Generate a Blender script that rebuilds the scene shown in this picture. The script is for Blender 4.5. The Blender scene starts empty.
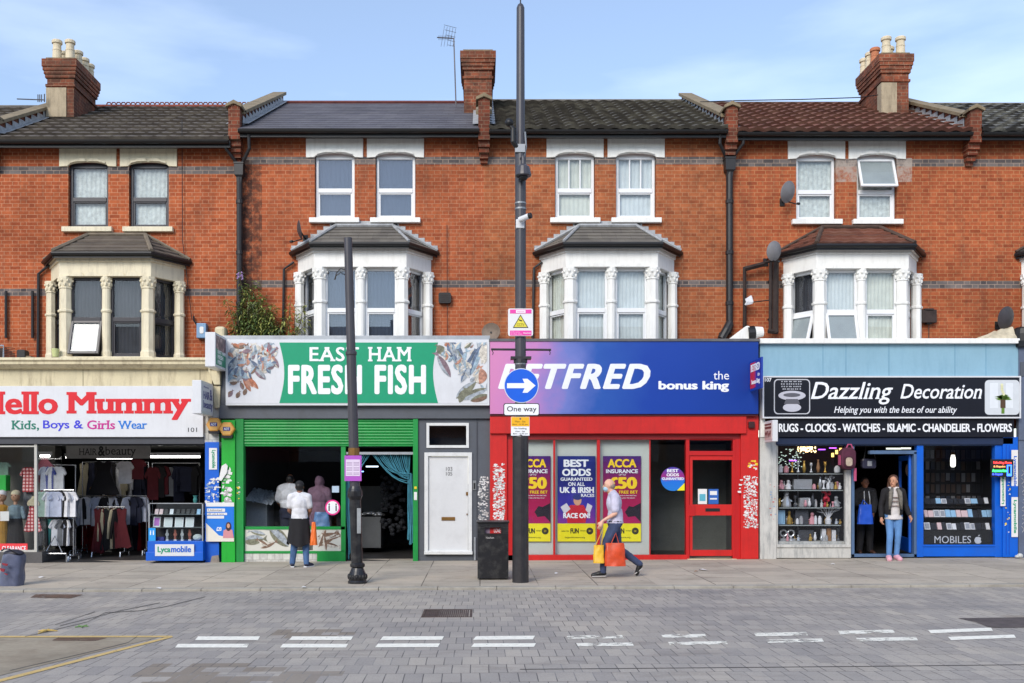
import bpy, math, random
from mathutils import Vector, Matrix, noise as mnoise
random.seed(7)
R = math.radians
S = bpy.context.scene
COL = S.collection
# ------------------------------------------------------------------ camera, sky, sun, exposure
XV, HZ, CAM = 480.0, 480.0, 1.6          # optical centre of the photograph (px) and eye height (m)
cam_d = bpy.data.cameras.new('camera'); cam = bpy.data.objects.new('camera', cam_d); COL.objects.link(cam)
cam.location = (0, 0, CAM); cam.rotation_euler = (R(90), 0, 0)
cam_d.lens = 36*1000/1024; cam_d.sensor_width = 36
cam_d.shift_x = (512-XV)/1024; cam_d.shift_y = (HZ-341.5)/1024
cam_d.clip_end = 3000; cam_d.clip_start = .05
S.camera = cam
W = bpy.data.worlds.new('World'); S.world = W; W.use_nodes = True
wt = W.node_tree; bg = wt.nodes['Background']
sky = wt.nodes.new('ShaderNodeTexSky'); sky.sky_type = 'NISHITA'; sky.sun_disc = False
SUN_EL, SUN_AZ = R(33), R(205)           # azimuth measured clockwise from +Y: behind the camera, a little to its left
sky.sun_elevation = SUN_EL; sky.sun_rotation = SUN_AZ
sky.air_density = 1.15; sky.dust_density = .5; sky.ozone_density = 1.8
# thin high cloud, denser low in the sky
tc = wt.nodes.new('ShaderNodeTexCoord'); mp = wt.nodes.new('ShaderNodeMapping'); mp.inputs['Scale'].default_value = (1.2, 1.2, 5)
nz = wt.nodes.new('ShaderNodeTexNoise'); nz.inputs['Scale'].default_value = 2.2; nz.inputs['Detail'].default_value = 6
rp = wt.nodes.new('ShaderNodeValToRGB'); rp.color_ramp.elements[0].position = .42; rp.color_ramp.elements[1].position = .8
rp.color_ramp.elements[1].color = (.45, .45, .45, 1); rp.color_ramp.elements[0].color = (.1, .1, .1, 1)
mx = wt.nodes.new('ShaderNodeMix'); mx.data_type = 'RGBA'; mx.inputs['B'].default_value = (9.0, 9.9, 11.4, 1)
L = wt.links
L.new(tc.outputs['Generated'], mp.inputs['Vector']); L.new(mp.outputs['Vector'], nz.inputs['Vector']); L.new(nz.outputs['Fac'], rp.inputs['Fac'])
L.new(rp.outputs['Color'], mx.inputs['Factor']); L.new(sky.outputs['Color'], mx.inputs['A']); tn = wt.nodes.new('ShaderNodeMix'); tn.data_type = 'RGBA'; tn.blend_type = 'MULTIPLY'; tn.inputs['Factor'].default_value = 1; tn.inputs['B'].default_value = (1.0, 1.02, 1.08, 1)
L.new(mx.outputs['Result'], tn.inputs['A']); L.new(tn.outputs['Result'], bg.inputs['Color'])
bg.inputs['Strength'].default_value = .133
sun_d = bpy.data.lights.new('sun', 'SUN'); sun_d.energy = 2.1; sun_d.angle = R(28); sun_d.color = (1, .93, .82)
sun = bpy.data.objects.new('sun', sun_d); COL.objects.link(sun); sun.location = (-10, -10, 30)
sv = Vector((math.sin(SUN_AZ)*math.cos(SUN_EL), math.cos(SUN_AZ)*math.cos(SUN_EL), math.sin(SUN_EL)))
sun.rotation_euler = sv.to_track_quat('Z', 'Y').to_euler()
S.view_settings.view_transform = 'Standard'; S.view_settings.look = 'None'; S.view_settings.gamma = 1
S.view_settings.exposure = .46
S.render.engine = 'CYCLES'
S.cycles.max_bounces = 6; S.cycles.diffuse_bounces = 3; S.cycles.glossy_bounces = 3; S.cycles.transparent_max_bounces = 10
S.cycles.caustics_reflective = False; S.cycles.caustics_refractive = False

# ------------------------------------------------------------------ helpers
def PX(px, Y=20.0): return (px-XV)*Y/1000
def PZ(py, Y=20.0): return CAM+(HZ-py)*Y/1000
def gz(x): return .0056*x-.004
def srgb(r, g, b):
    f = lambda c: (c/255/12.92) if c/255 <= .04045 else ((c/255+.055)/1.055)**2.4
    return (f(r), f(g), f(b), 1)

MATS = {}
def nodes(name):
    m = bpy.data.materials.new(name); m.use_nodes = True
    t = m.node_tree; return m, t, t.nodes['Principled BSDF']
def mixc(t, fac, a, b, mode='MIX'):
    n = t.nodes.new('ShaderNodeMix'); n.data_type = 'RGBA'; n.blend_type = mode
    for k, v in (('Factor', fac), ('A', a), ('B', b)):
        if hasattr(v, 'is_output') or isinstance(v, bpy.types.NodeSocket): t.links.new(v, n.inputs[k])
        elif k == 'Factor': n.inputs[k].default_value = v
        else: n.inputs[k].default_value = v
    return n.outputs['Result']
def ramp(t, fac, stops):
    n = t.nodes.new('ShaderNodeValToRGB'); t.links.new(fac, n.inputs['Fac']); e = n.color_ramp.elements
    while len(e) < len(stops): e.new(.5)
    for i, (p, c) in enumerate(stops):
        e[i].position = p; e[i].color = c if len(c) == 4 else (*c, 1)
    return n.outputs['Color']
def math_(t, op, a, b=None, c=None, clamp=False):
    n = t.nodes.new('ShaderNodeMath'); n.operation = op; n.use_clamp = clamp
    for i, v in enumerate((a, b, c)):
        if v is None: continue
        if isinstance(v, bpy.types.NodeSocket): t.links.new(v, n.inputs[i])
        else: n.inputs[i].default_value = v
    return n.outputs[0]
def objco(t, scale=(1, 1, 1), rot=(0, 0, 0), loc=(0, 0, 0)):
    c = t.nodes.new('ShaderNodeTexCoord'); m = t.nodes.new('ShaderNodeMapping')
    m.inputs['Scale'].default_value = scale; m.inputs['Rotation'].default_value = rot; m.inputs['Location'].default_value = loc
    t.links.new(c.outputs['Object'], m.inputs['Vector']); return m.outputs['Vector']
def noise_(t, vec, scale, detail=4, rough=.6):
    n = t.nodes.new('ShaderNodeTexNoise'); n.inputs['Scale'].default_value = scale; n.inputs['Detail'].default_value = detail
    n.inputs['Roughness'].default_value = rough; t.links.new(vec, n.inputs['Vector']); return n.outputs['Fac']
def bump_(t, b, h, strength=.3, dist=.01):
    n = t.nodes.new('ShaderNodeBump'); n.inputs['Strength'].default_value = strength; n.inputs['Distance'].default_value = dist
    t.links.new(h, n.inputs['Height']); t.links.new(n.outputs['Normal'], b.inputs['Normal'])
def dim(c, k): return (c[0]*k, c[1]*k, c[2]*k, 1)

def mat(name, c, rough=.6, metal=0, var=.18, vs=2.5, grime=0.0, gcol=(.05, .045, .035, 1), bump=.15, spec=.5, emit=0, streak=False):
    """painted / plastic / cloth surface: base colour with uneven tone, fine grain and optional grime with its own shapes"""
    if name in MATS: return MATS[name]
    c = c if len(c) == 4 else (*c, 1)
    m, t, b = nodes(name)
    v = objco(t)
    n1 = noise_(t, v, vs, 5); n2 = noise_(t, v, vs*14, 3)
    f = ramp(t, n1, [(.3, (0, 0, 0)), (.7, (1, 1, 1))])
    col = mixc(t, f, dim(c, 1-var), dim(c, 1+var*.5))
    f2 = ramp(t, n2, [(.3, (1-var*.6,)*3), (.7, (1, 1, 1))])
    col = mixc(t, 1.0, col, f2, 'MULTIPLY')
    if grime:
        vg = objco(t, (3, 3, .5) if streak else (1, 1, 1), loc=(3.1, 1.7, .3))
        n3 = noise_(t, vg, vs*1.4, 8, .7)
        g = ramp(t, n3, [(.48, (0, 0, 0)), (.72, (grime,)*3)])
        col = mixc(t, g, col, gcol)
    t.links.new(col, b.inputs['Base Color'])
    b.inputs['Roughness'].default_value = rough; b.inputs['Metallic'].default_value = metal
    b.inputs['Specular IOR Level'].default_value = spec
    if bump: bump_(t, b, n2, bump, .004)
    if emit:
        b.inputs['Emission Color'].default_value = c; b.inputs['Emission Strength'].default_value = emit
    MATS[name] = m; return m
def flat(name, c, rough=.5, spec=.4, emit=0):
    if name in MATS: return MATS[name]
    c = c if len(c) == 4 else (*c, 1)
    m, t, b = nodes(name)
    n = noise_(t, objco(t), 9, 4)
    f = ramp(t, n, [(.3, (.93,)*3), (.7, (1, 1, 1))])
    t.links.new(mixc(t, 1.0, c, f, 'MULTIPLY'), b.inputs['Base Color'])
    b.inputs['Roughness'].default_value = rough; b.inputs['Specular IOR Level'].default_value = spec
    if emit: b.inputs['Emission Color'].default_value = c; b.inputs['Emission Strength'].default_value = emit
    MATS[name] = m; return m
def glass(name, tint=(.9, .93, .93), ior=1.5, boost=1.0, rough=.01, ripple=0):
    if name in MATS: return MATS[name]
    m = bpy.data.materials.new(name); m.use_nodes = True; t = m.node_tree; t.nodes.remove(t.nodes['Principled BSDF'])
    o = t.nodes['Material Output']; tr = t.nodes.new('ShaderNodeBsdfTransparent'); tr.inputs['Color'].default_value = (*tint, 1)
    g = t.nodes.new('ShaderNodeBsdfGlossy'); g.inputs['Roughness'].default_value = rough
    fr = t.nodes.new('ShaderNodeFresnel'); ge = t.nodes.new('ShaderNodeNewGeometry')      # same reflectance from either face of the thin pane
    t.links.new(math_(t, 'ADD', math_(t, 'MULTIPLY', ge.outputs['Backfacing'], 1/ior-ior), ior), fr.inputs['IOR'])
    if ripple:
      n = noise_(t, objco(t), 1.3, 2); bp = t.nodes.new('ShaderNodeBump'); bp.inputs['Strength'].default_value = ripple; bp.inputs['Distance'].default_value = .05
      t.links.new(n, bp.inputs['Height']); t.links.new(bp.outputs['Normal'], g.inputs['Normal'])
    mxn = t.nodes.new('ShaderNodeMixShader'); t.links.new(math_(t, 'MULTIPLY', fr.outputs[0], boost, clamp=True), mxn.inputs[0])
    t.links.new(tr.outputs[0], mxn.inputs[1]); t.links.new(g.outputs[0], mxn.inputs[2]); t.links.new(mxn.outputs[0], o.inputs['Surface'])
    MATS[name] = m; return m

def uv_side(t):
    """(x+y, z) of object space, for brickwork on walls that face either way"""
    c = t.nodes.new('ShaderNodeTexCoord'); s = t.nodes.new('ShaderNodeSeparateXYZ'); t.links.new(c.outputs['Object'], s.inputs[0])
    k = t.nodes.new('ShaderNodeCombineXYZ'); t.links.new(math_(t, 'ADD', s.outputs[0], s.outputs[1]), k.inputs[0]); t.links.new(s.outputs[2], k.inputs[1])
    return k.outputs[0], s, c.outputs['Object']
def brick_mat(name, c1, c2, mortar, bands=(), patches=(), bw=.225, rh=.0765, ms=.012, dark=.0, soot=.34, flem=True):
    """stock brick: bands = [(z0,z1)] courses of blue-grey brick; patches = [(x0,x1,z0,z1,colour)] repaired or weathered brick"""
    m, t, b = nodes(name); vec, sep, ob = uv_side(t)
    su = t.nodes.new('ShaderNodeSeparateXYZ'); t.links.new(vec, su.inputs[0])
    def bond(c1_, c2_, mo_):
        """Flemish bond: stretcher and header alternate along each course"""
        P_ = bw*1.53 if flem else bw; Ls = bw if flem else 99.0
        row = math_(t, 'FLOOR', math_(t, 'DIVIDE', su.outputs[1], rh))
        off = math_(t, 'MULTIPLY', math_(t, 'MODULO', math_(t, 'ABSOLUTE', row), 2.0), P_*.5)
        uu = math_(t, 'ADD', math_(t, 'ADD', su.outputs[0], off), 200*P_)
        cell = math_(t, 'FLOOR', math_(t, 'DIVIDE', uu, P_)); mm = math_(t, 'SUBTRACT', uu, math_(t, 'MULTIPLY', cell, P_))
        head = math_(t, 'GREATER_THAN', mm, Ls)
        vj = math_(t, 'MAXIMUM', math_(t, 'LESS_THAN', mm, ms), math_(t, 'MULTIPLY', head, math_(t, 'LESS_THAN', mm, Ls+ms)))
        hj = math_(t, 'LESS_THAN', math_(t, 'SUBTRACT', su.outputs[1], math_(t, 'MULTIPLY', row, rh)), ms*.92)
        joint = math_(t, 'MAXIMUM', vj, hj)
        wn = t.nodes.new('ShaderNodeTexWhiteNoise'); cb = t.nodes.new('ShaderNodeCombineXYZ')
        t.links.new(math_(t, 'ADD', cell, math_(t, 'MULTIPLY', head, .5)), cb.inputs[0]); t.links.new(row, cb.inputs[1]); t.links.new(cb.outputs[0], wn.inputs['Vector'])
        bc_ = mixc(t, wn.outputs['Value'], c1_, c2_)
        dk = math_(t, 'MULTIPLY', math_(t, 'GREATER_THAN', wn.outputs['Value'], .97), .2)
        bc_ = mixc(t, dk, bc_, dim(c2_, .45))
        return mixc(t, joint, bc_, mo_), joint
    col, joint = bond(c1, c2, mortar)
    big = noise_(t, ob, .55, 5, .65); fine = noise_(t, ob, 9, 4)
    col = mixc(t, 1.0, col, ramp(t, big, [(.3, (1-soot,)*3), (.52, (1, 1, 1)), (.75, (1.12, 1.08, 1.0))]), 'MULTIPLY')
    vst = noise_(t, objco(t, (2.6, 2.6, .35), loc=(1.3, 0, .7)), 1.5, 7, .7)      # rain streaks and damp
    col = mixc(t, ramp(t, vst, [(.5, (0,)*3), (.74, (.42,)*3)]), col, (.085, .055, .04, 1))
    col = mixc(t, 1.0, col, ramp(t, fine, [(.25, (.74, .72, .72)), (.6, (1.05, 1.05, 1.05))]), 'MULTIPLY')
    def within(o, a, c):
        return math_(t, 'MULTIPLY', math_(t, 'GREATER_THAN', o, a), math_(t, 'LESS_THAN', o, c))
    for z0, z1 in bands:
        gcol_, _j = bond(srgb(118, 110, 108), srgb(80, 76, 78), srgb(150, 134, 122))
        gc = mixc(t, 1.0, gcol_, ramp(t, noise_(t, ob, 3.5, 4), [(.3, (.75,)*3), (.7, (1.25, 1.2, 1.15))]), 'MULTIPLY')
        col = mixc(t, within(sep.outputs[2], z0, z1), col, gc)
    for x0, x1, z0, z1, pc in patches:
        n = noise_(t, ob, 5, 6, .7)
        k = math_(t, 'MULTIPLY', within(sep.outputs[0], x0, x1), within(sep.outputs[2], z0, z1))
        k = math_(t, 'MULTIPLY', k, ramp(t, n, [(.38, (0, 0, 0)), (.56, (.8, .8, .8))]))
        col = mixc(t, k, col, pc)
    if dark: col = mixc(t, ramp(t, noise_(t, ob, 2.2, 7, .7), [(.36, (0,)*3), (.6, (dark,)*3)]), col, (.045, .034, .026, 1))
    t.links.new(col, b.inputs['Base Color']); b.inputs['Roughness'].default_value = .88; b.inputs['Specular IOR Level'].default_value = .2
    h = math_(t, 'ADD', math_(t, 'MULTIPLY', joint, -1.0), math_(t, 'MULTIPLY', fine, .5))
    bump_(t, b, h, .4, .01); return m
def tile_mat(name, c, c2, lich, amount=.5, joint=False, rows=15):
    if name in MATS: return MATS[name]
    m, t, b = nodes(name); ob = objco(t)
    sp = t.nodes.new('ShaderNodeSeparateXYZ'); t.links.new(ob, sp.inputs[0]); wn = t.nodes.new('ShaderNodeTexWhiteNoise'); cb = t.nodes.new('ShaderNodeCombineXYZ')
    row = math_(t, 'FLOOR', math_(t, 'DIVIDE', math_(t, 'SUBTRACT', sp.outputs[1], 20.42), 4.58/rows)); xx = math_(t, 'ADD', math_(t, 'DIVIDE', sp.outputs[0], .29), math_(t, 'MULTIPLY', math_(t, 'MODULO', row, 2.0), .5 if joint else 0.0))
    t.links.new(math_(t, 'FLOOR', xx), cb.inputs[0]); t.links.new(row, cb.inputs[1]); t.links.new(cb.outputs[0], wn.inputs['Vector'])
    base = mixc(t, wn.outputs['Value'], c, c2)
    if joint: base = mixc(t, math_(t, 'LESS_THAN', math_(t, 'FRACT', xx), .03), base, dim(c, .6))
    lap = math_(t, 'FRACT', math_(t, 'DIVIDE', math_(t, 'SUBTRACT', sp.outputs[1], 20.42), 4.58/rows))      # shadow under each tile course, painted into the colour
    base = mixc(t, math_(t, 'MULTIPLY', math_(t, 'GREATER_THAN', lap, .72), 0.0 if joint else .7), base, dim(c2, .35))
    k = ramp(t, noise_(t, ob, 3, 5, .6), [(.45, (0,)*3), (.75, (amount*.8,)*3)])
    col = mixc(t, k, base, lich)
    col = mixc(t, 1.0, col, ramp(t, noise_(t, ob, 1.1, 4), [(.3, (.75,)*3), (.7, (1.1,)*3)]), 'MULTIPLY')
    t.links.new(col, b.inputs['Base Color']); b.inputs['Roughness'].default_value = .8; b.inputs['Specular IOR Level'].default_value = .3
    bump_(t, b, noise_(t, ob, 40, 3), .3, .01); MATS[name] = m; return m

class M:
    """collects shapes (world metres) into ONE mesh"""
    def __init__(s): s.v = []; s.f = []; s.T = None; s.mi = []; s.cur = 0
    def add(s, vs, fs):
        o = len(s.v)
        for p in vs: s.v.append(tuple(s.T @ Vector(p)) if s.T else tuple(p))
        for f in fs: s.f.append([o+i for i in f]); s.mi.append(s.cur)
        return s
    def box(s, x0, x1, y0, y1, z0, z1):
        if x0 > x1: x0, x1 = x1, x0
        if y0 > y1: y0, y1 = y1, y0
        if z0 > z1: z0, z1 = z1, z0
        return s.add([(x0,y0,z0),(x1,y0,z0),(x1,y1,z0),(x0,y1,z0),(x0,y0,z1),(x1,y0,z1),(x1,y1,z1),(x0,y1,z1)],
                     [(3,2,1,0),(4,5,6,7),(0,1,5,4),(2,3,7,6),(1,2,6,5),(3,0,4,7)])
    def pb(s, px0, px1, py0, py1, y0, y1, Y=None):
        """box whose front (at depth y0) spans these columns and rows of the survey grid"""
        Y = Y or y0
        return s.box(PX(px0, Y), PX(px1, Y), y0, y1, PZ(py1, Y), PZ(py0, Y))
    def prism(s, poly, axis, a, b):
        n = len(poly)
        def P(p, t): return {'x': (t, p[0], p[1]), 'y': (p[0], t, p[1]), 'z': (p[0], p[1], t)}[axis]
        vs = [P(p, a) for p in poly]+[P(p, b) for p in poly]
        return s.add(vs, [list(range(n))[::-1], list(range(n, 2*n))]+[(i, (i+1) % n, n+(i+1) % n, n+i) for i in range(n)])
    def ring(s, x0, x1, z0, z1, t, y0, y1, tb=None):
        tb = tb or t
        s.box(x0, x0+t, y0, y1, z0, z1); s.box(x1-t, x1, y0, y1, z0, z1)
        s.box(x0+t, x1-t, y0, y1, z1-t, z1); s.box(x0+t, x1-t, y0, y1, z0, z0+tb); return s
    def tube(s, pts, r, n=8, close=True):
        pts = [Vector(p) for p in pts]; rs = r if isinstance(r, (list, tuple)) else [r]*len(pts)
        vs = []; up = None
        for i, p in enumerate(pts):
            d = (pts[min(i+1, len(pts)-1)]-pts[max(i-1, 0)]).normalized()
            if up is None: up = Vector((0, 0, 1)) if abs(d.z) < .9 else Vector((1, 0, 0))
            a = d.cross(up).normalized(); b = a.cross(d).normalized(); up = b
            vs += [p+a*math.cos(2*math.pi*k/n)*rs[i]+b*math.sin(2*math.pi*k/n)*rs[i] for k in range(n)]
        fs = [(i*n+k, i*n+(k+1) % n, (i+1)*n+(k+1) % n, (i+1)*n+k) for i in range(len(pts)-1) for k in range(n)]
        if close: fs += [list(range(n))[::-1], [(len(pts)-1)*n+k for k in range(n)]]
        return s.add(vs, fs)
    def lathe(s, prof, x, y, n=12, rot=0):
        """prof = [(r, z)]"""
        vs = [(x+r*math.cos(rot+2*math.pi*k/n), y+r*math.sin(rot+2*math.pi*k/n), z) for r, z in prof for k in range(n)]
        fs = [(i*n+k, i*n+(k+1) % n, (i+1)*n+(k+1) % n, (i+1)*n+k) for i in range(len(prof)-1) for k in range(n)]
        return s.add(vs, fs+[list(range(n))[::-1], [(len(prof)-1)*n+k for k in range(n)]])
    def ell(s, c, r, n=12, m=8):
        vs = [(c[0], c[1], c[2]-r[2])]
        for i in range(1, m):
            a = -math.pi/2+math.pi*i/m
            vs += [(c[0]+r[0]*math.cos(a)*math.cos(2*math.pi*k/n), c[1]+r[1]*math.cos(a)*math.sin(2*math.pi*k/n), c[2]+r[2]*math.sin(a)) for k in range(n)]
        vs.append((c[0], c[1], c[2]+r[2])); e = len(vs)-1
        fs = [(0, 1+(k+1) % n, 1+k) for k in range(n)]+[(1+i*n+k, 1+i*n+(k+1) % n, 1+(i+1)*n+(k+1) % n, 1+(i+1)*n+k) for i in range(m-2) for k in range(n)]
        fs += [(e, 1+(m-2)*n+k, 1+(m-2)*n+(k+1) % n) for k in range(n)]
        return s.add(vs, fs)
    def cap(s, p, q, r0, r1, n=10):
        p, q = Vector(p), Vector(q); d = q-p; l = d.length or 1e-4; d.normalize()
        prof = [(-r0*math.sin(a), r0*math.cos(a)) for a in (1.45, 1.0, .5, 0)]+[(l+r1*math.sin(a), r1*math.cos(a)) for a in (0, .5, 1.0, 1.45)]
        return s.tube([p+d*t for t, _ in prof], [r for _, r in prof], n)
    def grid(s, fn, nu, nv):
        vs = [fn(i/nu, j/nv) for j in range(nv+1) for i in range(nu+1)]
        return s.add(vs, [(j*(nu+1)+i, j*(nu+1)+i+1, (j+1)*(nu+1)+i+1, (j+1)*(nu+1)+i) for j in range(nv) for i in range(nu)])
    def disc(s, cx, cz, rx, rz, y0, y1, n=24):
        return s.prism([(cx+rx*math.cos(2*math.pi*k/n), cz+rz*math.sin(2*math.pi*k/n)) for k in range(n)], 'y', y0, y1)
    def build(s, name, mat_, parent=None, smooth=False, bevel=0, top=None, label=None):
        me = bpy.data.meshes.new(name); off = Vector((0, 0, 0))
        if top is not None and s.v:
            xs = [p[0] for p in s.v]; ys = [p[1] for p in s.v]; zs = [p[2] for p in s.v]
            off = Vector(((min(xs)+max(xs))/2, (min(ys)+max(ys))/2, min(zs)))
        me.from_pydata([tuple(Vector(p)-off) for p in s.v], [], s.f)
        ms = mat_ if isinstance(mat_, (list, tuple)) else [mat_]
        for q in ms: me.materials.append(q)
        if len(ms) > 1: me.polygons.foreach_set('material_index', s.mi)
        if smooth: me.polygons.foreach_set('use_smooth', [True]*len(me.polygons))
        me.update()
        o = bpy.data.objects.new(name, me); COL.objects.link(o); o.location = off
        if parent: attach(o, parent)
        if bevel:
            bm_ = o.modifiers.new('bevel', 'BEVEL'); bm_.width = bevel; bm_.segments = 2; bm_.limit_method = 'ANGLE'; bm_.angle_limit = R(40)
        if smooth:
            try: me.shade_auto_smooth if False else None
            except Exception: pass
        if top is not None: tag(o, *top)
        if label: o['label'] = label
        return o
def attach(o, parent):
    o.parent = parent
    if parent.type == 'EMPTY': o.matrix_parent_inverse = Matrix.Translation(-parent.location)
    elif parent.parent is None: o.matrix_parent_inverse = Matrix.Translation(-parent.location)
def tag(o, label, cat, group=None, kind=None):
    if label: o['label'] = label
    if cat: o['category'] = cat
    if group: o['group'] = group
    if kind: o['kind'] = kind
def thing(name, label, cat, loc=(0, 0, 0), group=None):
    o = bpy.data.objects.new(name, None); COL.objects.link(o); o.location = loc; o.empty_display_size = .2
    tag(o, label, cat, group); return o
def struct(o): o['kind'] = 'structure'; return o
def copy_tree(o, dx, label=None, parent=None):
    c = o.copy(); COL.objects.link(c)
    if parent: c.parent = parent
    else: c.location = o.location+Vector(dx)
    if label: c['label'] = label
    for ch in o.children: copy_tree(ch, None, None, c)
    return c

# lettering: Blender's own built-in face, fitted to a measured rectangle
def text_mesh(body, bold=0, shear=0, depth=.004, spacing=1.0, res=3):
    cu = bpy.data.curves.new('lettering', 'FONT'); cu.body = body; cu.size = 1; cu.offset = bold; cu.shear = shear
    cu.extrude = 0; cu.resolution_u = res; cu.space_character = spacing
    o = bpy.data.objects.new('lettering', cu); COL.objects.link(o)
    dg = bpy.context.evaluated_depsgraph_get(); dg.update()
    me = bpy.data.meshes.new_from_object(o.evaluated_get(dg)); bpy.data.objects.remove(o); bpy.data.curves.remove(cu)
    vs = [(v.co.x, v.co.y) for v in me.vertices]; fs = [list(p.vertices) for p in me.polygons]; bpy.data.meshes.remove(me)
    return vs, fs
def spans(vs, fs, z):
    """horizontal runs of ink at height z"""
    runs = []
    for f in fs:
        xs = []
        for i in range(len(f)):
            a, b = vs[f[i]], vs[f[(i+1) % len(f)]]
            if (a[1]-z)*(b[1]-z) < 0: xs.append(a[0]+(b[0]-a[0])*(z-a[1])/(b[1]-a[1]))
        if len(xs) > 1: runs.append([min(xs), max(xs)])
    runs.sort(); out = []
    for r in runs:
        if out and r[0] <= out[-1][1]+1e-4: out[-1][1] = max(out[-1][1], r[1])
        else: out.append(r)
    return out
def letters(parent, body, px0, px1, py0, py1, Y, m, bold=0, shear=0, serif=(), spacing=1.0, depth=.006, frame=None, name='lettering'):
    """body fitted to columns px0..px1 and rows py0..py1 of the plane at depth Y (front face at Y); frame=(origin, u, v, n) overrides in metres"""
    vs0, fs0 = text_mesh(body, 0, shear, spacing=spacing)
    if not vs0: return None
    vs, fs = [(x, z, 0) for x, z in vs0], [list(f) for f in fs0]
    if bold:                             # heavier face: the same outline a little to each side, each a hair further forward
        for q, (dx, dz) in enumerate(((1, 0), (-1, 0), (.7, .7), (-.7, .7), (.7, -.7), (-.7, -.7), (0, .8), (0, -.8))):
            o = len(vs); vs += [(x+dx*bold, z+dz*bold*.8, (q+1)*.0003) for x, z in vs0]; fs += [[o+i for i in f] for f in fs0]
    q = 0
    for z, dz, sw, sh in serif:          # (level, probe offset, half overhang, slab height)
        beyond = spans(vs0, fs0, z-dz*4)
        for a, b in spans(vs0, fs0, z+dz):
            if b-a < .2 and not any(c < b and d > a for c, d in beyond):
                lo, hi = (z-bold*.8, z+sh) if dz > 0 else (z-sh, z+bold*.8)
                o = len(vs); w = bold+sw; e = .003+(q % 2)*.0003; q += 1
                vs += [(a-w, lo, e), (b+w, lo, e), (b+w, hi, e), (a-w, hi, e)]; fs.append([o, o+1, o+2, o+3])
    xs = [v[0] for v in vs]; zs = [v[1] for v in vs]
    x0, x1, z0, z1 = min(xs), max(xs), min(zs), max(zs)
    if frame: O, U, V, N = frame; O, U, V, N = Vector(O), Vector(U), Vector(V), Vector(N)
    else:
        O = Vector((PX(px0, Y), Y, PZ(py1, Y))); U = Vector((PX(px1, Y)-PX(px0, Y), 0, 0)); V = Vector((0, 0, PZ(py0, Y)-PZ(py1, Y))); N = Vector((0, -1, 0))
    mb = M(); P = [O+U*((x-x0)/(x1-x0))+V*((z-z0)/(z1-z0))+N*e for x, z, e in vs]
    n = len(P); mb.add(P, fs)
    back = [p-N*depth for p in P]
    edges = {}
    for f in fs:
        for i in range(len(f)):
            e = (f[i], f[(i+1) % len(f)]); k = (min(e), max(e)); edges[k] = None if k in edges else e
    mb.add(P+back, [(e[1], e[0], n+e[0], n+e[1]) for e in edges.values() if e])
    return mb.build(name, m, parent)
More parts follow.
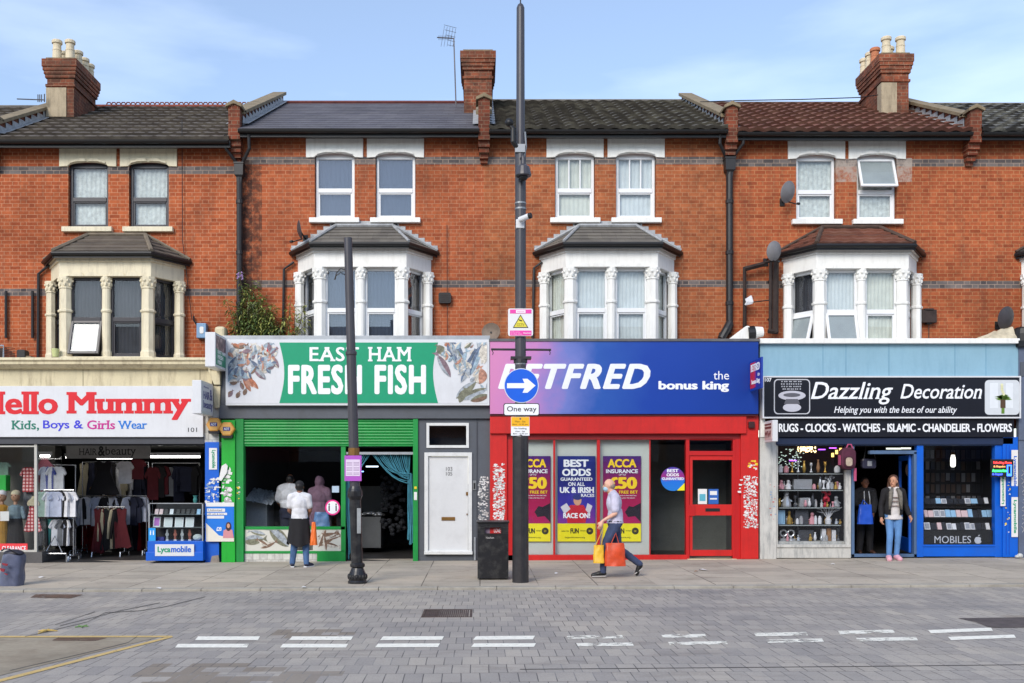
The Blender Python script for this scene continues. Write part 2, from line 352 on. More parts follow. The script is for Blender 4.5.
# ------------------------------------------------------------------ ground, road, pavement
YK = 15.6                                   # kerb line
ZR = -.095                                  # road below pavement level
def gq(x0, x1, y0, y1, d0, d1=None, n=1):
    d1 = d0 if d1 is None else d1
    return [(x0, y0, gz(x0)+d0), (x1, y0, gz(x1)+d0), (x1, y1, gz(x1)+d1), (x0, y1, gz(x0)+d1)]
def road_pt(px, py, lift=.0):
    Y = 12.0; x = 0
    for _ in range(5):
        Y = (CAM-ZR-gz(x))*1000/(py-HZ); x = PX(px, Y)
    return (x, Y, gz(x)+ZR+lift)
def mat_ground():
    m, t, b = nodes('bare earth'); ob = objco(t)
    t.links.new(ramp(t, noise_(t, ob, .2, 6), [(.3, (.10, .095, .08)), (.7, (.17, .16, .14))]), b.inputs['Base Color']); b.inputs['Roughness'].default_value = .95; return m
def mat_pavers():
    m, t, b = nodes('grey block paving'); ob = objco(t); v = objco(t)
    warp = t.nodes.new('ShaderNodeVectorMath'); warp.operation = 'ADD'
    nn = t.nodes.new('ShaderNodeTexNoise'); nn.inputs['Scale'].default_value = .7; t.links.new(v, nn.inputs['Vector'])
    sc = t.nodes.new('ShaderNodeVectorMath'); sc.operation = 'MULTIPLY_ADD'; sc.inputs[1].default_value = (.05, .12, 0); sc.inputs[2].default_value = (-.025, -.06, 0)
    t.links.new(nn.outputs['Color'], sc.inputs[0]); t.links.new(v, warp.inputs[0]); t.links.new(sc.outputs[0], warp.inputs[1])
    br = t.nodes.new('ShaderNodeTexBrick'); t.links.new(warp.outputs[0], br.inputs['Vector']); br.inputs['Scale'].default_value = 1
    br.inputs['Brick Width'].default_value = .165; br.inputs['Row Height'].default_value = .40; br.inputs['Mortar Size'].default_value = .005; br.inputs['Mortar Smooth'].default_value = .2
    br.inputs['Color1'].default_value = srgb(172, 164, 154); br.inputs['Color2'].default_value = srgb(153, 147, 141); br.inputs['Mortar'].default_value = srgb(98, 94, 92)
    sep = t.nodes.new('ShaderNodeSeparateXYZ'); t.links.new(ob, sep.inputs[0])
    col = br.outputs['Color']
    # joints filled with dirt in places, so they fade in and out
    fill = ramp(t, noise_(t, ob, 1.3, 5), [(.46, (0,)*3), (.6, (.75,)*3)])
    jm = math_(t, 'MULTIPLY', br.outputs['Fac'], fill); col = mixc(t, jm, col, srgb(154, 150, 146))
    col = mixc(t, 1.0, col, ramp(t, noise_(t, ob, .5, 6, .65), [(.3, (.8, .81, .84)), (.5, (1, 1, 1)), (.72, (1.16, 1.14, 1.08))]), 'MULTIPLY')
    col = mixc(t, ramp(t, noise_(t, objco(t, (.6, 1.6, 1)), 1.7, 8, .72), [(.52, (0,)*3), (.72, (.5,)*3)]), col, srgb(112, 104, 98))
    col = mixc(t, 1.0, col, ramp(t, noise_(t, ob, 60, 3, .8), [(.3, (.82,)*3), (.6, (1.05,)*3)]), 'MULTIPLY')
    # worn wheel tracks: smoother, slightly darker stone in long bands
    for y0, w, a in ((13.1, .3, .34), (11.3, .5, .12), (15.0, .3, .14)):
        d = math_(t, 'ABSOLUTE', math_(t, 'SUBTRACT', sep.outputs[1], y0))
        k = math_(t, 'MULTIPLY', math_(t, 'SUBTRACT', 1.0, math_(t, 'DIVIDE', d, w), clamp=True), ramp(t, noise_(t, objco(t, (.4, 2, 1)), 1.2, 4), [(.35, (.25*a,)*3), (.65, (a,)*3)]))
        col = mixc(t, k, col, srgb(96, 96, 102))
    # pavers of another colour let in during repairs
    for x0, x1, y0, y1, a in ((-3.1, -1.9, 8.0, 9.35, .75), (-2.35, -1.3, 10.85, 11.5, .75), (-5.5, -4.3, 8.2, 8.9, .6), (-2.0, -1.2, 8.2, 9.1, .6), (6.3, 8.6, 11.6, 12.2, .5)):
        def cell(o, s): return math_(t, 'MULTIPLY', math_(t, 'ROUND', math_(t, 'DIVIDE', o, s)), s)
        cx, cy = cell(sep.outputs[0], .185), cell(sep.outputs[1], .21)
        k = math_(t, 'MULTIPLY', math_(t, 'MULTIPLY', math_(t, 'GREATER_THAN', cx, x0), math_(t, 'LESS_THAN', cx, x1)), math_(t, 'MULTIPLY', math_(t, 'GREATER_THAN', cy, y0), math_(t, 'LESS_THAN', cy, y1)))
        wn = t.nodes.new('ShaderNodeTexWhiteNoise'); cb = t.nodes.new('ShaderNodeCombineXYZ'); t.links.new(cx, cb.inputs[0]); t.links.new(cy, cb.inputs[1]); t.links.new(cb.outputs[0], wn.inputs['Vector'])
        k = math_(t, 'MULTIPLY', k, math_(t, 'GREATER_THAN', wn.outputs['Value'], .3)); k = math_(t, 'MULTIPLY', k, math_(t, 'SUBTRACT', 1.0, br.outputs['Fac']))
        col = mixc(t, math_(t, 'MULTIPLY', k, a), col, srgb(128, 116, 102))
    # small dark spots (chewing gum, oil)
    vo = t.nodes.new('ShaderNodeTexVoronoi'); vo.inputs['Scale'].default_value = 3.1; t.links.new(ob, vo.inputs['Vector'])
    col = mixc(t, math_(t, 'MULTIPLY', math_(t, 'LESS_THAN', vo.outputs['Distance'], .035), .5), col, srgb(70, 68, 68))
    t.links.new(col, b.inputs['Base Color']); b.inputs['Roughness'].default_value = .78; b.inputs['Specular IOR Level'].default_value = .3
    bump_(t, b, math_(t, 'ADD', math_(t, 'MULTIPLY', br.outputs['Fac'], -1.0), math_(t, 'MULTIPLY', noise_(t, ob, 30, 4), .6)), .45, .008); return m
def mat_slabs():
    m, t, b = nodes('concrete paving slabs'); ob = objco(t)
    br = t.nodes.new('ShaderNodeTexBrick'); t.links.new(objco(t, rot=(0, 0, R(90)), loc=(.2, 0, 0)), br.inputs['Vector']); br.inputs['Scale'].default_value = 1
    br.inputs['Brick Width'].default_value = .62; br.inputs['Row Height'].default_value = .92; br.inputs['Mortar Size'].default_value = .009; br.inputs['Mortar Smooth'].default_value = .2
    br.inputs['Color1'].default_value = srgb(186, 175, 159); br.inputs['Color2'].default_value = srgb(170, 160, 146); br.inputs['Mortar'].default_value = srgb(92, 86, 80)
    fill = ramp(t, noise_(t, ob, .9, 5), [(.42, (0,)*3), (.58, (.85,)*3)])
    col = mixc(t, math_(t, 'MULTIPLY', br.outputs['Fac'], fill), br.outputs['Color'], srgb(176, 166, 151))
    col = mixc(t, 1.0, col, ramp(t, noise_(t, ob, .8, 7, .7), [(.3, (.78, .77, .76)), (.5, (1, 1, 1)), (.7, (1.12, 1.1, 1.06))]), 'MULTIPLY')
    col = mixc(t, ramp(t, noise_(t, ob, 2.6, 8, .75), [(.56, (0,)*3), (.7, (.45,)*3)]), col, srgb(96, 84, 74))
    col = mixc(t, 1.0, col, ramp(t, noise_(t, ob, 70, 3, .8), [(.3, (.86,)*3), (.6, (1.04,)*3)]), 'MULTIPLY')
    vo = t.nodes.new('ShaderNodeTexVoronoi'); vo.inputs['Scale'].default_value = 2.6; t.links.new(ob, vo.inputs['Vector'])
    col = mixc(t, math_(t, 'MULTIPLY', math_(t, 'LESS_THAN', vo.outputs['Distance'], .06), .45), col, srgb(84, 80, 76))
    t.links.new(col, b.inputs['Base Color']); b.inputs['Roughness'].default_value = .85; b.inputs['Specular IOR Level'].default_value = .25
    bump_(t, b, math_(t, 'ADD', math_(t, 'MULTIPLY', br.outputs['Fac'], -1.0), math_(t, 'MULTIPLY', noise_(t, ob, 25, 4), .5)), .35, .006); return m
def mat_worn(name, paint, keep=.5):
    """paint worn through to the stone: transparent where it has gone"""
    m, t, b = nodes(name); ob = objco(t)
    n = noise_(t, ob, 7, 8, .75); b.inputs['Base Color'].default_value = paint; b.inputs['Roughness'].default_value = .7
    t.links.new(ramp(t, n, [(keep-.05, (0,)*3), (keep+.04, (1,)*3)]), b.inputs['Alpha'])
    t.links.new(mixc(t, 1.0, paint, ramp(t, noise_(t, ob, 20, 4), [(.3, (.8,)*3), (.6, (1,)*3)]), 'MULTIPLY'), b.inputs['Base Color']); return m

g = M(); g.add(gq(-400, 400, -300, 500, -.35), [(0, 1, 2, 3)]); struct(g.build('ground', mat_ground()))
g = M(); g.add(gq(-80, 80, -9, YK-.14, ZR), [(0, 1, 2, 3)]); struct(g.build('road', mat_pavers()))
g = M(); g.add(gq(-80, 80, YK, 20.5, -.05, 0), [(0, 1, 2, 3)]); struct(g.build('pavement', mat_slabs()))
g = M()                                      # kerb stones, one after another
x = -40
while x < 40:
    w = .915; e = .003
    z0, z1 = gz(x), gz(x+w)
    vs = [(x+e, YK-.14, z0-.3), (x+w-e, YK-.14, z1-.3), (x+w-e, YK-.004, z1-.3), (x+e, YK-.004, z0-.3), (x+e, YK-.135, z0-.055), (x+w-e, YK-.135, z1-.055), (x+w-e, YK-.004, z1-.047), (x+e, YK-.004, z0-.047)]
    g.add(vs, [(0, 1, 5, 4), (1, 2, 6, 5), (2, 3, 7, 6), (3, 0, 4, 7), (4, 5, 6, 7)]); x += w
struct(g.build('kerb', mat('kerb concrete', srgb(168, 162, 150), .85, var=.2, vs=1.5, grime=.5, gcol=srgb(110, 104, 96)), bevel=.01))
g = M(); g.add(gq(-80, 80, -14, -9, .02), [(0, 1, 2, 3)]); g.add(gq(-80, 80, -9, -9.01, .02, ZR-.1), [(0, 1, 2, 3)]); struct(g.build('pavement', mat_slabs()))
def strip(mb, pts, lift=.004):
    mb.add([road_pt(px, py, lift) for px, py in pts], [(3, 2, 1, 0)] if len(pts) == 4 else [list(range(len(pts)))[::-1]])
g = M(); k = M(); w3 = M()
D1 = [(198, 260, 638.5, 638.5), (292, 353, 638.5, 638.5), (383, 444, 638.5, 638.3), (476, 535, 638.3, 637.8)]
D2 = [(178, 249, 646, 646), (283, 348, 646, 646), (378, 440, 645.8, 645.5), (474, 536, 645.5, 645.3)]
for a, b_, y0, y1 in D1+D2: strip(g, [(a, y0-1.8), (b_, y1-1.8), (b_-2, y1+1.9), (a-3, y0+1.9)])
E = [(566, 622, 637.5, 637), (661, 705, 636.5, 636), (754, 806, 635, 634), (838, 893, 633, 631.5), (576, 632, 645, 644.5), (668, 726, 644, 643), (766, 822, 641.5, 640.5), (856, 916, 640, 639)]
for a, b_, y0, y1 in E: strip(k, [(a, y0-1.7), (b_, y1-1.7), (b_+2, y1+1.7), (a+2, y0+1.7)])
for a, b_, y0, y1 in ((928, 991, 632, 629.5), (948, 1014, 638.8, 636.5)): strip(g, [(a, y0-1.6), (b_, y1-1.6), (b_+2, y1+1.6), (a+3, y0+1.6)])
struct(g.build('road_marking', mat_worn('white road paint', srgb(244, 240, 226), .36)))
struct(k.build('road_marking', mat_worn('worn white road paint', srgb(238, 234, 220), .47)))
y_ = M(); strip(y_, [(0-60, 636.2), (172, 636.0), (173, 637.4), (-60, 637.9)])
strip(y_, [(165, 637.6), (173, 637.4), (1-80, 703), (-92, 703)], .0044)
struct(y_.build('road_marking', mat_worn('worn yellow road paint', srgb(206, 176, 112), .38)))
cpt = M(); strip(cpt, [(-60, 638.3), (158, 637.6), (-100, 700)], .0035)
struct(cpt.build('road_patch', mat('poured concrete patch', srgb(160, 148, 128), .85, var=.25, vs=1.1, grime=.6, gcol=srgb(104, 84, 66))))
ck = M()                                      # sealed cracks in the concrete and beside it
for pts in ([(205, 597), (165, 607), (140, 611), (105, 613), (88, 622), (25, 637)], [(160, 603), (120, 611), (60, 626)], [(137, 637), (128, 643), (100, 650), (10, 671)], [(95, 612), (55, 625)]):
    for (a, b_), (c, d) in zip(pts, pts[1:]): strip(ck, [(a, b_-.16), (c, d-.16), (c, d+.2), (a, b_+.2)], .0062)
struct(ck.build('road_crack', mat('bitumen sealed crack', srgb(74, 72, 72), .8)))
for a, b_, y0, y1 in ((52, 107, 637.8, 641.5), (30, 83, 594.5, 598.5)):
    s_ = M(); strip(s_, [(a+6, y0), (b_, y0+.4), (b_-12, y1), (a, y1-.5)], .0066); struct(s_.build('road_patch', mat_worn('rusty dirt on the road', srgb(104, 80, 64), .45)))
s_ = M(); strip(s_, [(958, 618.5), (1040, 617.5), (1060, 627.5), (990, 628), (975, 622)], .005); struct(s_.build('road_patch', mat('dark tarmac repair', srgb(92, 82, 80), .9, var=.4, vs=8)))
ln = M()                                      # long saw cut that runs along the carriageway
for (a, b_), (c, d) in zip([(520, 669.5), (700, 668), (870, 666.5), (1060, 664.5)], [(700, 668), (870, 666.5), (1060, 664.5), (1100, 664)]): strip(ln, [(a, b_-.25), (c, d-.25), (c, d+.25), (a, b_+.25)], .003)
struct(ln.build('road_crack', MATS['bitumen sealed crack']))

# drain grates
def grate(px0, px1, py0, py1, label, n=20, lift=0):
    a, b_, c, d = road_pt(px0, py1), road_pt(px1, py1), road_pt(px1+1, py0), road_pt(px0+3, py0)
    x0, x1, y0, y1, z = a[0], b_[0], a[1], c[1], a[2]+lift
    iron = mat('rusted cast iron', srgb(92, 76, 70), .7, .3, var=.35, vs=12)
    t_ = thing('drain_grate', label, 'drain grate', ((x0+x1)/2, (y0+y1)/2, z))
    f = M(); f.box(x0, x1, y0, y0+.03, z-.02, z+.008); f.box(x0, x1, y1-.03, y1, z-.02, z+.008); f.box(x0, x0+.03, y0+.03, y1-.03, z-.02, z+.008); f.box(x1-.03, x1, y0+.03, y1-.03, z-.02, z+.008)
    f.build('frame', iron, t_)
    s = M()
    for i in range(n):
        u = x0+.04+(x1-x0-.08)*(i+.5)/n; s.box(u-.010, u+.008, y0+.032, y1-.032, z-.01, z+.006)
    s.box(x0+.031, x1-.031, y0+.031, y1-.031, z+.0005, z+.0012)
    s.build('grate_slats', iron, t_)
grate(421, 472, 609.5, 617.5, 'rusty iron drain grate set in the road paving beyond the dashed lines', 22)
grate(384, 398, 577, 580.5, 'small square iron cover in the pavement beside the lamp post foot', 6, lift=.048)

# ------------------------------------------------------------------ terraced houses
YW, YE, YR = 20.8, 20.42, 25.0
plaster_w = mat('white painted stucco', srgb(236, 235, 230), .6, var=.05, vs=3, grime=.22, gcol=srgb(150, 142, 128), streak=True)
plaster_c = mat('cream painted stucco', srgb(228, 217, 188), .65, var=.08, vs=3, grime=.35, gcol=srgb(120, 106, 84), streak=True)
pvc_w = mat('white window frame', srgb(232, 233, 234), .35, var=.04)
pvc_d = mat('anthracite window frame', srgb(52, 50, 56), .4, var=.1)
gut = mat('black gutter plastic', srgb(18, 17, 18), .45, var=.25, vs=5)
lead = mat('lead flashing', srgb(178, 180, 182), .55, .1, var=.25, vs=6, grime=.4)
coping_s = mat('weathered coping stone', srgb(142, 126, 100), .9, var=.3, vs=5, grime=.6, gcol=srgb(84, 74, 56))
render_c = mat('stained cement render', srgb(176, 160, 134), .9, var=.2, vs=3, grime=.6, gcol=srgb(96, 84, 68), streak=True)
pipe_m = mat('black downpipe', srgb(34, 32, 34), .5, var=.3, vs=6)
room_m = mat('dim room wall', srgb(96, 94, 92), .9)
g_open = glass('opened pane glass', (1, 1, 1), boost=.5); reflect_open = mat('pale reflected sky', srgb(146, 156, 158), .5, var=.12)  # pale sheet standing in for sky mirrored in the opened panes
g_up = glass('upper window glass', (1, 1, 1), boost=1.2)
g_b = glass('plain dark window glass', (.8, .84, .9), boost=2.8)
net_w = mat('white net curtain', srgb(206, 212, 208), .9, var=.3, vs=12)
net_g = mat('grey green voile curtain', srgb(204, 208, 198), .9, var=.15, vs=4)
net_b = mat('pale blue curtain', srgb(202, 210, 212), .9, var=.12, vs=4)
reflect_b = mat('blue grey reflected sky', srgb(88, 96, 106), .85, var=.1)  # sheet behind the panes, coloured as sky mirrored in the glass
dark_c = mat('dark curtain', srgb(52, 54, 62), .9, var=.3, vs=4)

def curtain(x0, x1, z0, z1, y, m, parent, folds=8, amp=.008, label=None, T=None, shape=None):
    c = M(); c.T = T
    nu = folds*6
    def fn(u, v):
        sag = shape(u, v) if shape else 0
        return (x0+(x1-x0)*(u+sag), y+amp*math.sin(u*folds*2*math.pi+.7*math.sin(v*3))*(.6+.4*v), z0+(z1-z0)*v)
    c.grid(fn, nu, 4)
    return c.build('curtain', m, parent, smooth=True, label=label)

def sash(house, x0, x1, z0, z1, y, fm, gm, split=.5, style='plain', T=None, cur=None, t=.055, ft=.05, name='window', open_=None, curk=None):
    """two-light window between x0..x1, z0..z1 in a wall plane at y; frame is a part, panes and curtain its sub-parts"""
    f = M(); f.T = T; f.ring(x0, x1, z0, z1, t, y, y+.07)
    zm = z0+(z1-z0)*split
    f.box(x0+t, x1-t, y-.012, y+.06, zm-.045, zm+.045)
    if style != 'open_low': f.ring(x0+t, x1-t, z0+t, zm-.045, .03, y+.01, y+.055)
    if style == 'bars':
        for k in (1, 2):
            xx = x0+t+(x1-x0-2*t)*k/3; f.box(xx-.014, xx+.014, y+.012, y+.05, zm+.045, z1-t)
    w = f.build(name, fm, house, bevel=.006)
    deep = house.type != 'EMPTY'
    par = house if deep else w
    p = M(); p.T = T; p.box(x0+t*.8, x1-t*.8, y+.03, y+.036, zm+.03, z1-t*.8); 
    if style == 'open_high':
        pass
    else: p.build('glass_pane', gm, par)
    if style != 'open_low':
        p = M(); p.T = T; p.box(x0+t*.8, x1-t*.8, y+.03, y+.036, z0+t*.8, zm-.03); p.build('glass_pane', gm, par)
    if style in ('open_low', 'open_high'):
        za, zb = (z0+.02, zm-.03) if style == 'open_low' else (zm+.02, z1-.03)
        ang = open_ or R(17)
        Tl = Matrix.Translation((0, y-.02, zb)) @ Matrix.Rotation(-ang, 4, 'X') @ Matrix.Translation((0, -(y-.02), -zb))
        Tf = (T @ Tl) if T else Tl
        s = M(); s.T = Tf; s.ring(x0+.02, x1-.02, za, zb, .05, y-.03, y+.02); s.build('open_sash', fm, par, bevel=.005)
        s = M(); s.T = Tf; s.box(x0+.06, x1-.06, y-.008, y-.002, za+.04, zb-.04); s.build('glass_pane', g_open, par); s = M(); s.T = Tf; s.box(x0+.07, x1-.07, y+.006, y+.008, za+.05, zb-.05); s.build('reflection_sheet', reflect_open, par)
    if cur:
        kw = curk or {}
        curtain(x0+t*.5, x1-t*.5, z0+.03, z1-.03, y+.10, cur, par, T=T, **kw)
    return w

def arch_poly(x0, x1, z0, z1, cx, hw, zs, zt):
    """lintel block with a segmental arch cut from its lower edge, as a polygon in x-z"""
    arc = [(cx+hw*math.cos(a), zs+(zt-zs)*math.sin(a)) for a in [math.pi*i/10 for i in range(11)]]
    return [(x0, z0), (x0, z1), (x1, z1), (x1, z0)]+arc

def roof_slab(house, name, xa, xb, ze, zr, m, kind, y0=YE, y1=YR):
    """courses of tiles as real steps; pantiles get their roll"""
    rows = {'slate': 15, 'tile': 11, 'pan': 12}[kind]; g_ = M()
    L_ = math.hypot(y1-y0, zr-ze); ux, uz = (y1-y0)/L_, (zr-ze)/L_
    step = L_/rows
    th = {'slate': .012, 'tile': .055, 'pan': .055}[kind]
    per = .29
    for i in range(rows):
        s0, s1 = i*step, (i+1)*step+.05
        def P(x, s, lift):
            wv = 0
            if kind == 'pan': wv = .04*abs(math.sin(math.pi*x/per))
            elif kind == 'tile': wv = .012*(1 if (x/per*1.0) % 1 < .22 else 0)
            return (x, y0+ux*s-uz*(lift+wv), ze+uz*s+ux*(lift+wv))
        n = 1 if kind == 'slate' else int((xb-xa)/per*(6 if kind == 'pan' else 8))
        xs = [xa+(xb-xa)*k/n for k in range(n+1)]
        jit = [0]*len(xs)
        vs = [P(x_, s0, th+j) for x_, j in zip(xs, jit)]+[P(x_, s1, .0) for x_ in xs]+[P(x_, s0, -.02) for x_ in xs]
        N = n+1
        g_.add(vs, [(k, k+1, N+k+1, N+k) for k in range(n)]+[(2*N+k, 2*N+k+1, k+1, k) for k in range(n)])
    return g_.build(name, m, house)

def chimney(house, cx, w, ztop, zbase, y0, y1, mb, pots=(), render=None, cap_m=None):
    g_ = M(); hw = w/2
    g_.box(cx-hw, cx+hw, y0+.08, y1-.08, zbase, ztop-.62)
    for k, (dz0, dz1, o) in enumerate(((.62, .56, .03), (.56, .42, .0), (.42, .34, .035), (.34, .26, .055), (.26, .18, .075), (.18, 0, .09))):
        g_.box(cx-hw-o, cx+hw+o, y0+.08-o, y1-.08+o, ztop-dz0, ztop-dz1)
    c = g_.build('chimney', mb, house, bevel=.006)
    f = M(); f.box(cx-hw-.02, cx+hw+.02, y0+.06, y1-.06, ztop+.001, ztop+.05); f.build('flaunching', cap_m or coping_s, c)
    if render:
        f = M(); f.box(cx-hw-.015, cx-hw+w*render, y0+.06, y0+.3, zbase, ztop-.62-.02); f.box(cx-hw-.016, cx-hw+.0, y0+.3, y1-.3, zbase, ztop-1.3); f.build('render_patch', render_c, c)
    for px_, py_, h, m in pots:
        p = M(); r = .105
        z = ztop+.04
        p.lathe([(r*1.05, z), (r, z+.04), (r*.92, z+h*.45), (r*.98, z+h*.47), (r*.98, z+h*.53), (r*.88, z+h*.55), (r*.86, z+h-.09), (r*1.12, z+h-.08), (r*1.14, z+h-.02), (r*.95, z+h), (r*.7, z+h), (r*.68, z+h-.15)], px_, py_, 14)
        p.build('chimney_pot', m, c, smooth=False)
    return c

def party(house, xc, ze, zr, mb, top_dz=.33, w=.235, side_m=None, coping=True, front_top=None, flash=0):
    """parapet between two roofs with coping, gabled kneeler and corbelled foot"""
    sl = (zr-ze)/(YR-YE)
    g_ = M()
    zf = front_top
    y_f = 20.46
    zl = lambda y: ze+(y-YE)*sl
    poly = [(YW-.19, ze-.4), (YR+.1, ze-.4), (YR+.1, zr+top_dz-.08), (YW+.35, zl(YW+.35)+top_dz-.08), (YW-.2, zl(YW-.2)+top_dz-.08)]
    g_.prism(poly, 'x', xc-w/2+.02, xc+w/2-.02)
    g_.box(xc-w/2, xc+w/2, y_f, YW-.2, ze-.2, zf-.09)
    for k, (z0, z1, d) in enumerate(((.2, .32, .08), (.32, .42, .13), (.42, .52, .2), (.52, .6, .27))):
        g_.box(xc-w/2+.015*k, xc+w/2-.015*k, y_f+d, YW, ze-z1, ze-z0)
    p = g_.build('party_wall', [mb], house)
    c = M()
    hw = w/2+.05
    if coping:
        z0 = zl(YW-.1)+top_dz-.08
        c.prism([(YW-.12, z0), (YR+.15, zr+top_dz-.06), (YR+.15, zr+top_dz+.02), (YW-.12, z0+.08)], 'x', xc-hw, xc+hw)
    c.prism([(xc-hw, zf-.09), (xc, zf), (xc+hw, zf-.09), (xc+hw, zf-.15), (xc, zf-.08), (xc-hw, zf-.15)], 'y', y_f-.05, YW+.05)
    c.build('coping', coping_s, p, bevel=.008)
    for s in (-1, 1):
        f = M(); xs = xc+s*(w/2-.012)
        for j in range(14):
            ya, yb = YE+.3+j*.3, YE+.3+(j+1)*.3
            a, b_ = sorted((xs, xs+s*.014))
            f.add([(b_ if s > 0 else a, ya, zl(ya)+.02), (b_ if s > 0 else a, yb, zl(yb)+.02), (b_ if s > 0 else a, yb, zl(yb)+.12), (b_ if s > 0 else a, ya, zl(yb)+.12-.03)], [(0, 1, 2, 3)])
            f.add([(xs, ya, zl(ya)+.07), (xs, yb, zl(yb)+.07), (xs+s*.13, yb, zl(yb)+.062), (xs+s*.13, ya, zl(ya)+.062)], [(0, 1, 2, 3)])
        f.build('flashing', lead, p)
    return p

def bay(house, cx, dz, pm, roof_m, kind, fm, gm, hip_m, curs, opens=(), grimy=False):
    """canted bay: stucco body, piers with capitals, four sashes, hipped roof"""
    YF = 20.1; hw, hf = 1.385, .925
    z = lambda py: PZ(py, YF)+dz
    zb, zh, zt, ze = z(350), z(267), z(250), z(246)
    b_ = M()
    def plan(o, top=0):        # trapezium grown by o
        return [(cx-hw-o, YW), (cx-hf-o*.75, YF-o), (cx+hf+o*.75, YF-o), (cx+hw+o, YW)]
    def band(z0, z1, o, depth=.24):
        P = plan(o); Q = [(cx-hw+depth, YW), (cx-hf+depth*.6, YF+depth), (cx+hf-depth*.6, YF+depth), (cx+hw-depth, YW)]
        n = 4; vs = [(*p, z0) for p in P]+[(*p, z0) for p in Q]+[(*p, z1) for p in P]+[(*p, z1) for p in Q]
        fs = []
        for i in range(3): fs += [(i, i+1, 8+i+1, 8+i), (4+i+1, 4+i, 12+i, 12+i+1), (i+1, i, 4+i, 4+i+1), (8+i, 8+i+1, 12+i+1, 12+i)]
        b_.add(vs, fs)
    band(zb-.35, zb, .03); band(zb, zb+.05, .07); bb_ = b_; b_ = M()
    band(zh, zt, .0, .2); band(zt-.05, zt+.03, .035, .2); band(zt+.03, ze+.04, .06, .2)
    body = b_.build('bay_window', pm, house, bevel=.008); bb_.build('bay_base', pm, body, bevel=.008)
    # floor/ceiling inside the bay so nothing shows through
    k = M(); k.add([(cx-hw+.05, YW+.1, zh+.005), (cx-hf, YF+.1, zh+.005), (cx+hf, YF+.1, zh+.005), (cx+hw-.05, YW+.1, zh+.005)], [(0, 1, 2, 3)]); k.build('bay_ceiling', room_m, body)
    # piers
    def pier(x_, y_, r, n, rot, ornate=True):
        p = M(); q = 1.0
        prof = [(r*1.18, zb+.05), (r*1.18, zb+.15), (r*1.02, zb+.19), (r, zb+.22), (r, z(303)), (r*1.22, z(302.2)), (r*1.25, z(300.6)), (r*1.0, z(299.4)), (r*.96, z(279)), (r*1.1, z(278.5)), (r*1.1, z(277.4)), (r*.98, z(277)), (r*1.12, z(273.5)), (r*1.24, z(270)), (r*1.28, z(268.4)), (r*1.28, zh)]
        p.lathe(prof, x_, y_, n, rot)
        if ornate:                       # carved leaves of the capital
            for a in range(8):
                t_ = a*math.pi/4+.2
                p.ell((x_+r*1.03*math.cos(t_), y_+r*1.03*math.sin(t_), z(274.6)), (.026, .026, .045), 6, 4)
                p.ell((x_+r*1.16*math.cos(t_+.39), y_+r*1.16*math.sin(t_+.39), z(271)), (.028, .028, .028), 6, 4)
        p.build('pier', pm, body, smooth=False)
    pier(cx-.83, YF+.12, .128, 8, R(22.5)); pier(cx+.83, YF+.12, .128, 8, R(22.5)); pier(cx, YF+.09, .088, 12, 0)
    pier(cx-hw+.06, YW-.12, .10, 8, R(22.5)); pier(cx+hw-.06, YW-.12, .10, 8, R(22.5))
    # carved heads over the lights
    h = M()
    for sx in (-1, 1):
        c0 = cx+sx*.41
        for e in (-1, 1): h.prism([(c0+e*.02, zh+.035), (c0+e*.05, zh+.075), (c0+e*.2, zh+.085), (c0+e*.27, zh+.03), (c0+e*.36, zh+.015), (c0+e*.36, zh+.001), (c0, zh+.001)][::e], 'y', YF-.028, YF+.02)
    h.build('carved_head', pm, body)
    # sashes: front pair then the two canted sides
    i = 0
    zs0, zs1 = zb+.05, zh
    for sx in (-1, 1):
        x0, x1 = (cx-.735, cx-.07) if sx < 0 else (cx+.07, cx+.735)
        st = 'open_low' if ('f%d' % sx) in opens else 'plain'
        sash(body, x0, x1, zs0, zs1, YF+.12, fm, gm, .475, st, cur=curs[i], name='sash_window'); i += 1
    for sx in (-1, 1):
        A_ = Vector((cx+sx*hw, YW, 0)); B_ = Vector((cx+sx*hf, YF, 0)); d = (B_-A_); Ls = d.length
        if sx > 0: A_, B_ = B_, A_; d = -d
        ang = math.atan2(d.y, d.x)
        T = Matrix.Translation((A_.x, A_.y, 0)) @ Matrix.Rotation(ang, 4, 'Z')
        st = 'open_low' if ('s%d' % sx) in opens else 'plain'
        sash(body, .11, Ls-.13, zs0, zs1, .10, fm, gm, .475, st, T=T, cur=curs[i], name='sash_window'); i += 1
    # roof
    ew, ef, yf = 1.52, .985, YF-.14
    zt_ = ze+.56; rt = .585
    r_ = M(); rows = 5
    eav = [(cx-ew, YW, ze+.035), (cx-ef, yf, ze+.035), (cx+ef, yf, ze+.035), (cx+ew, YW, ze+.035)]
    top = [(cx-rt, YW, zt_), (cx-rt, YW-.02, zt_), (cx+rt, YW-.02, zt_), (cx+rt, YW, zt_)]
    th = .03 if kind != 'slate' else .014
    for j in range(rows):
        for s in range(3):
            def lerp(a, b, t): return tuple(a[q]+(b[q]-a[q])*t for q in range(3))
            t0, t1 = j/rows, min(1, (j+1.12)/rows)
            A0, B0 = lerp(eav[s], top[s], t0), lerp(eav[s+1], top[s+1], t0)
            A1, B1 = lerp(eav[s], top[s], t1), lerp(eav[s+1], top[s+1], t1)
            nn = int((Vector(A0)-Vector(B0)).length/.15)+1 if kind == 'pan' else 1
            lo = [lerp(A0, B0, q/nn) for q in range(nn+1)]; hi = [lerp(A1, B1, q/nn) for q in range(nn+1)]
            up = [(p[0], p[1]-.01, p[2]+th+(.022*(q % 2) if nn > 1 else 0)) for q, p in enumerate(lo)]
            N = nn+1
            r_.add(up+hi+lo, [(q, q+1, N+q+1, N+q) for q in range(nn)]+[(2*N+q, 2*N+q+1, q+1, q) for q in range(nn)])
    rf = r_.build('bay_roof', roof_m, body)
    hp = M()
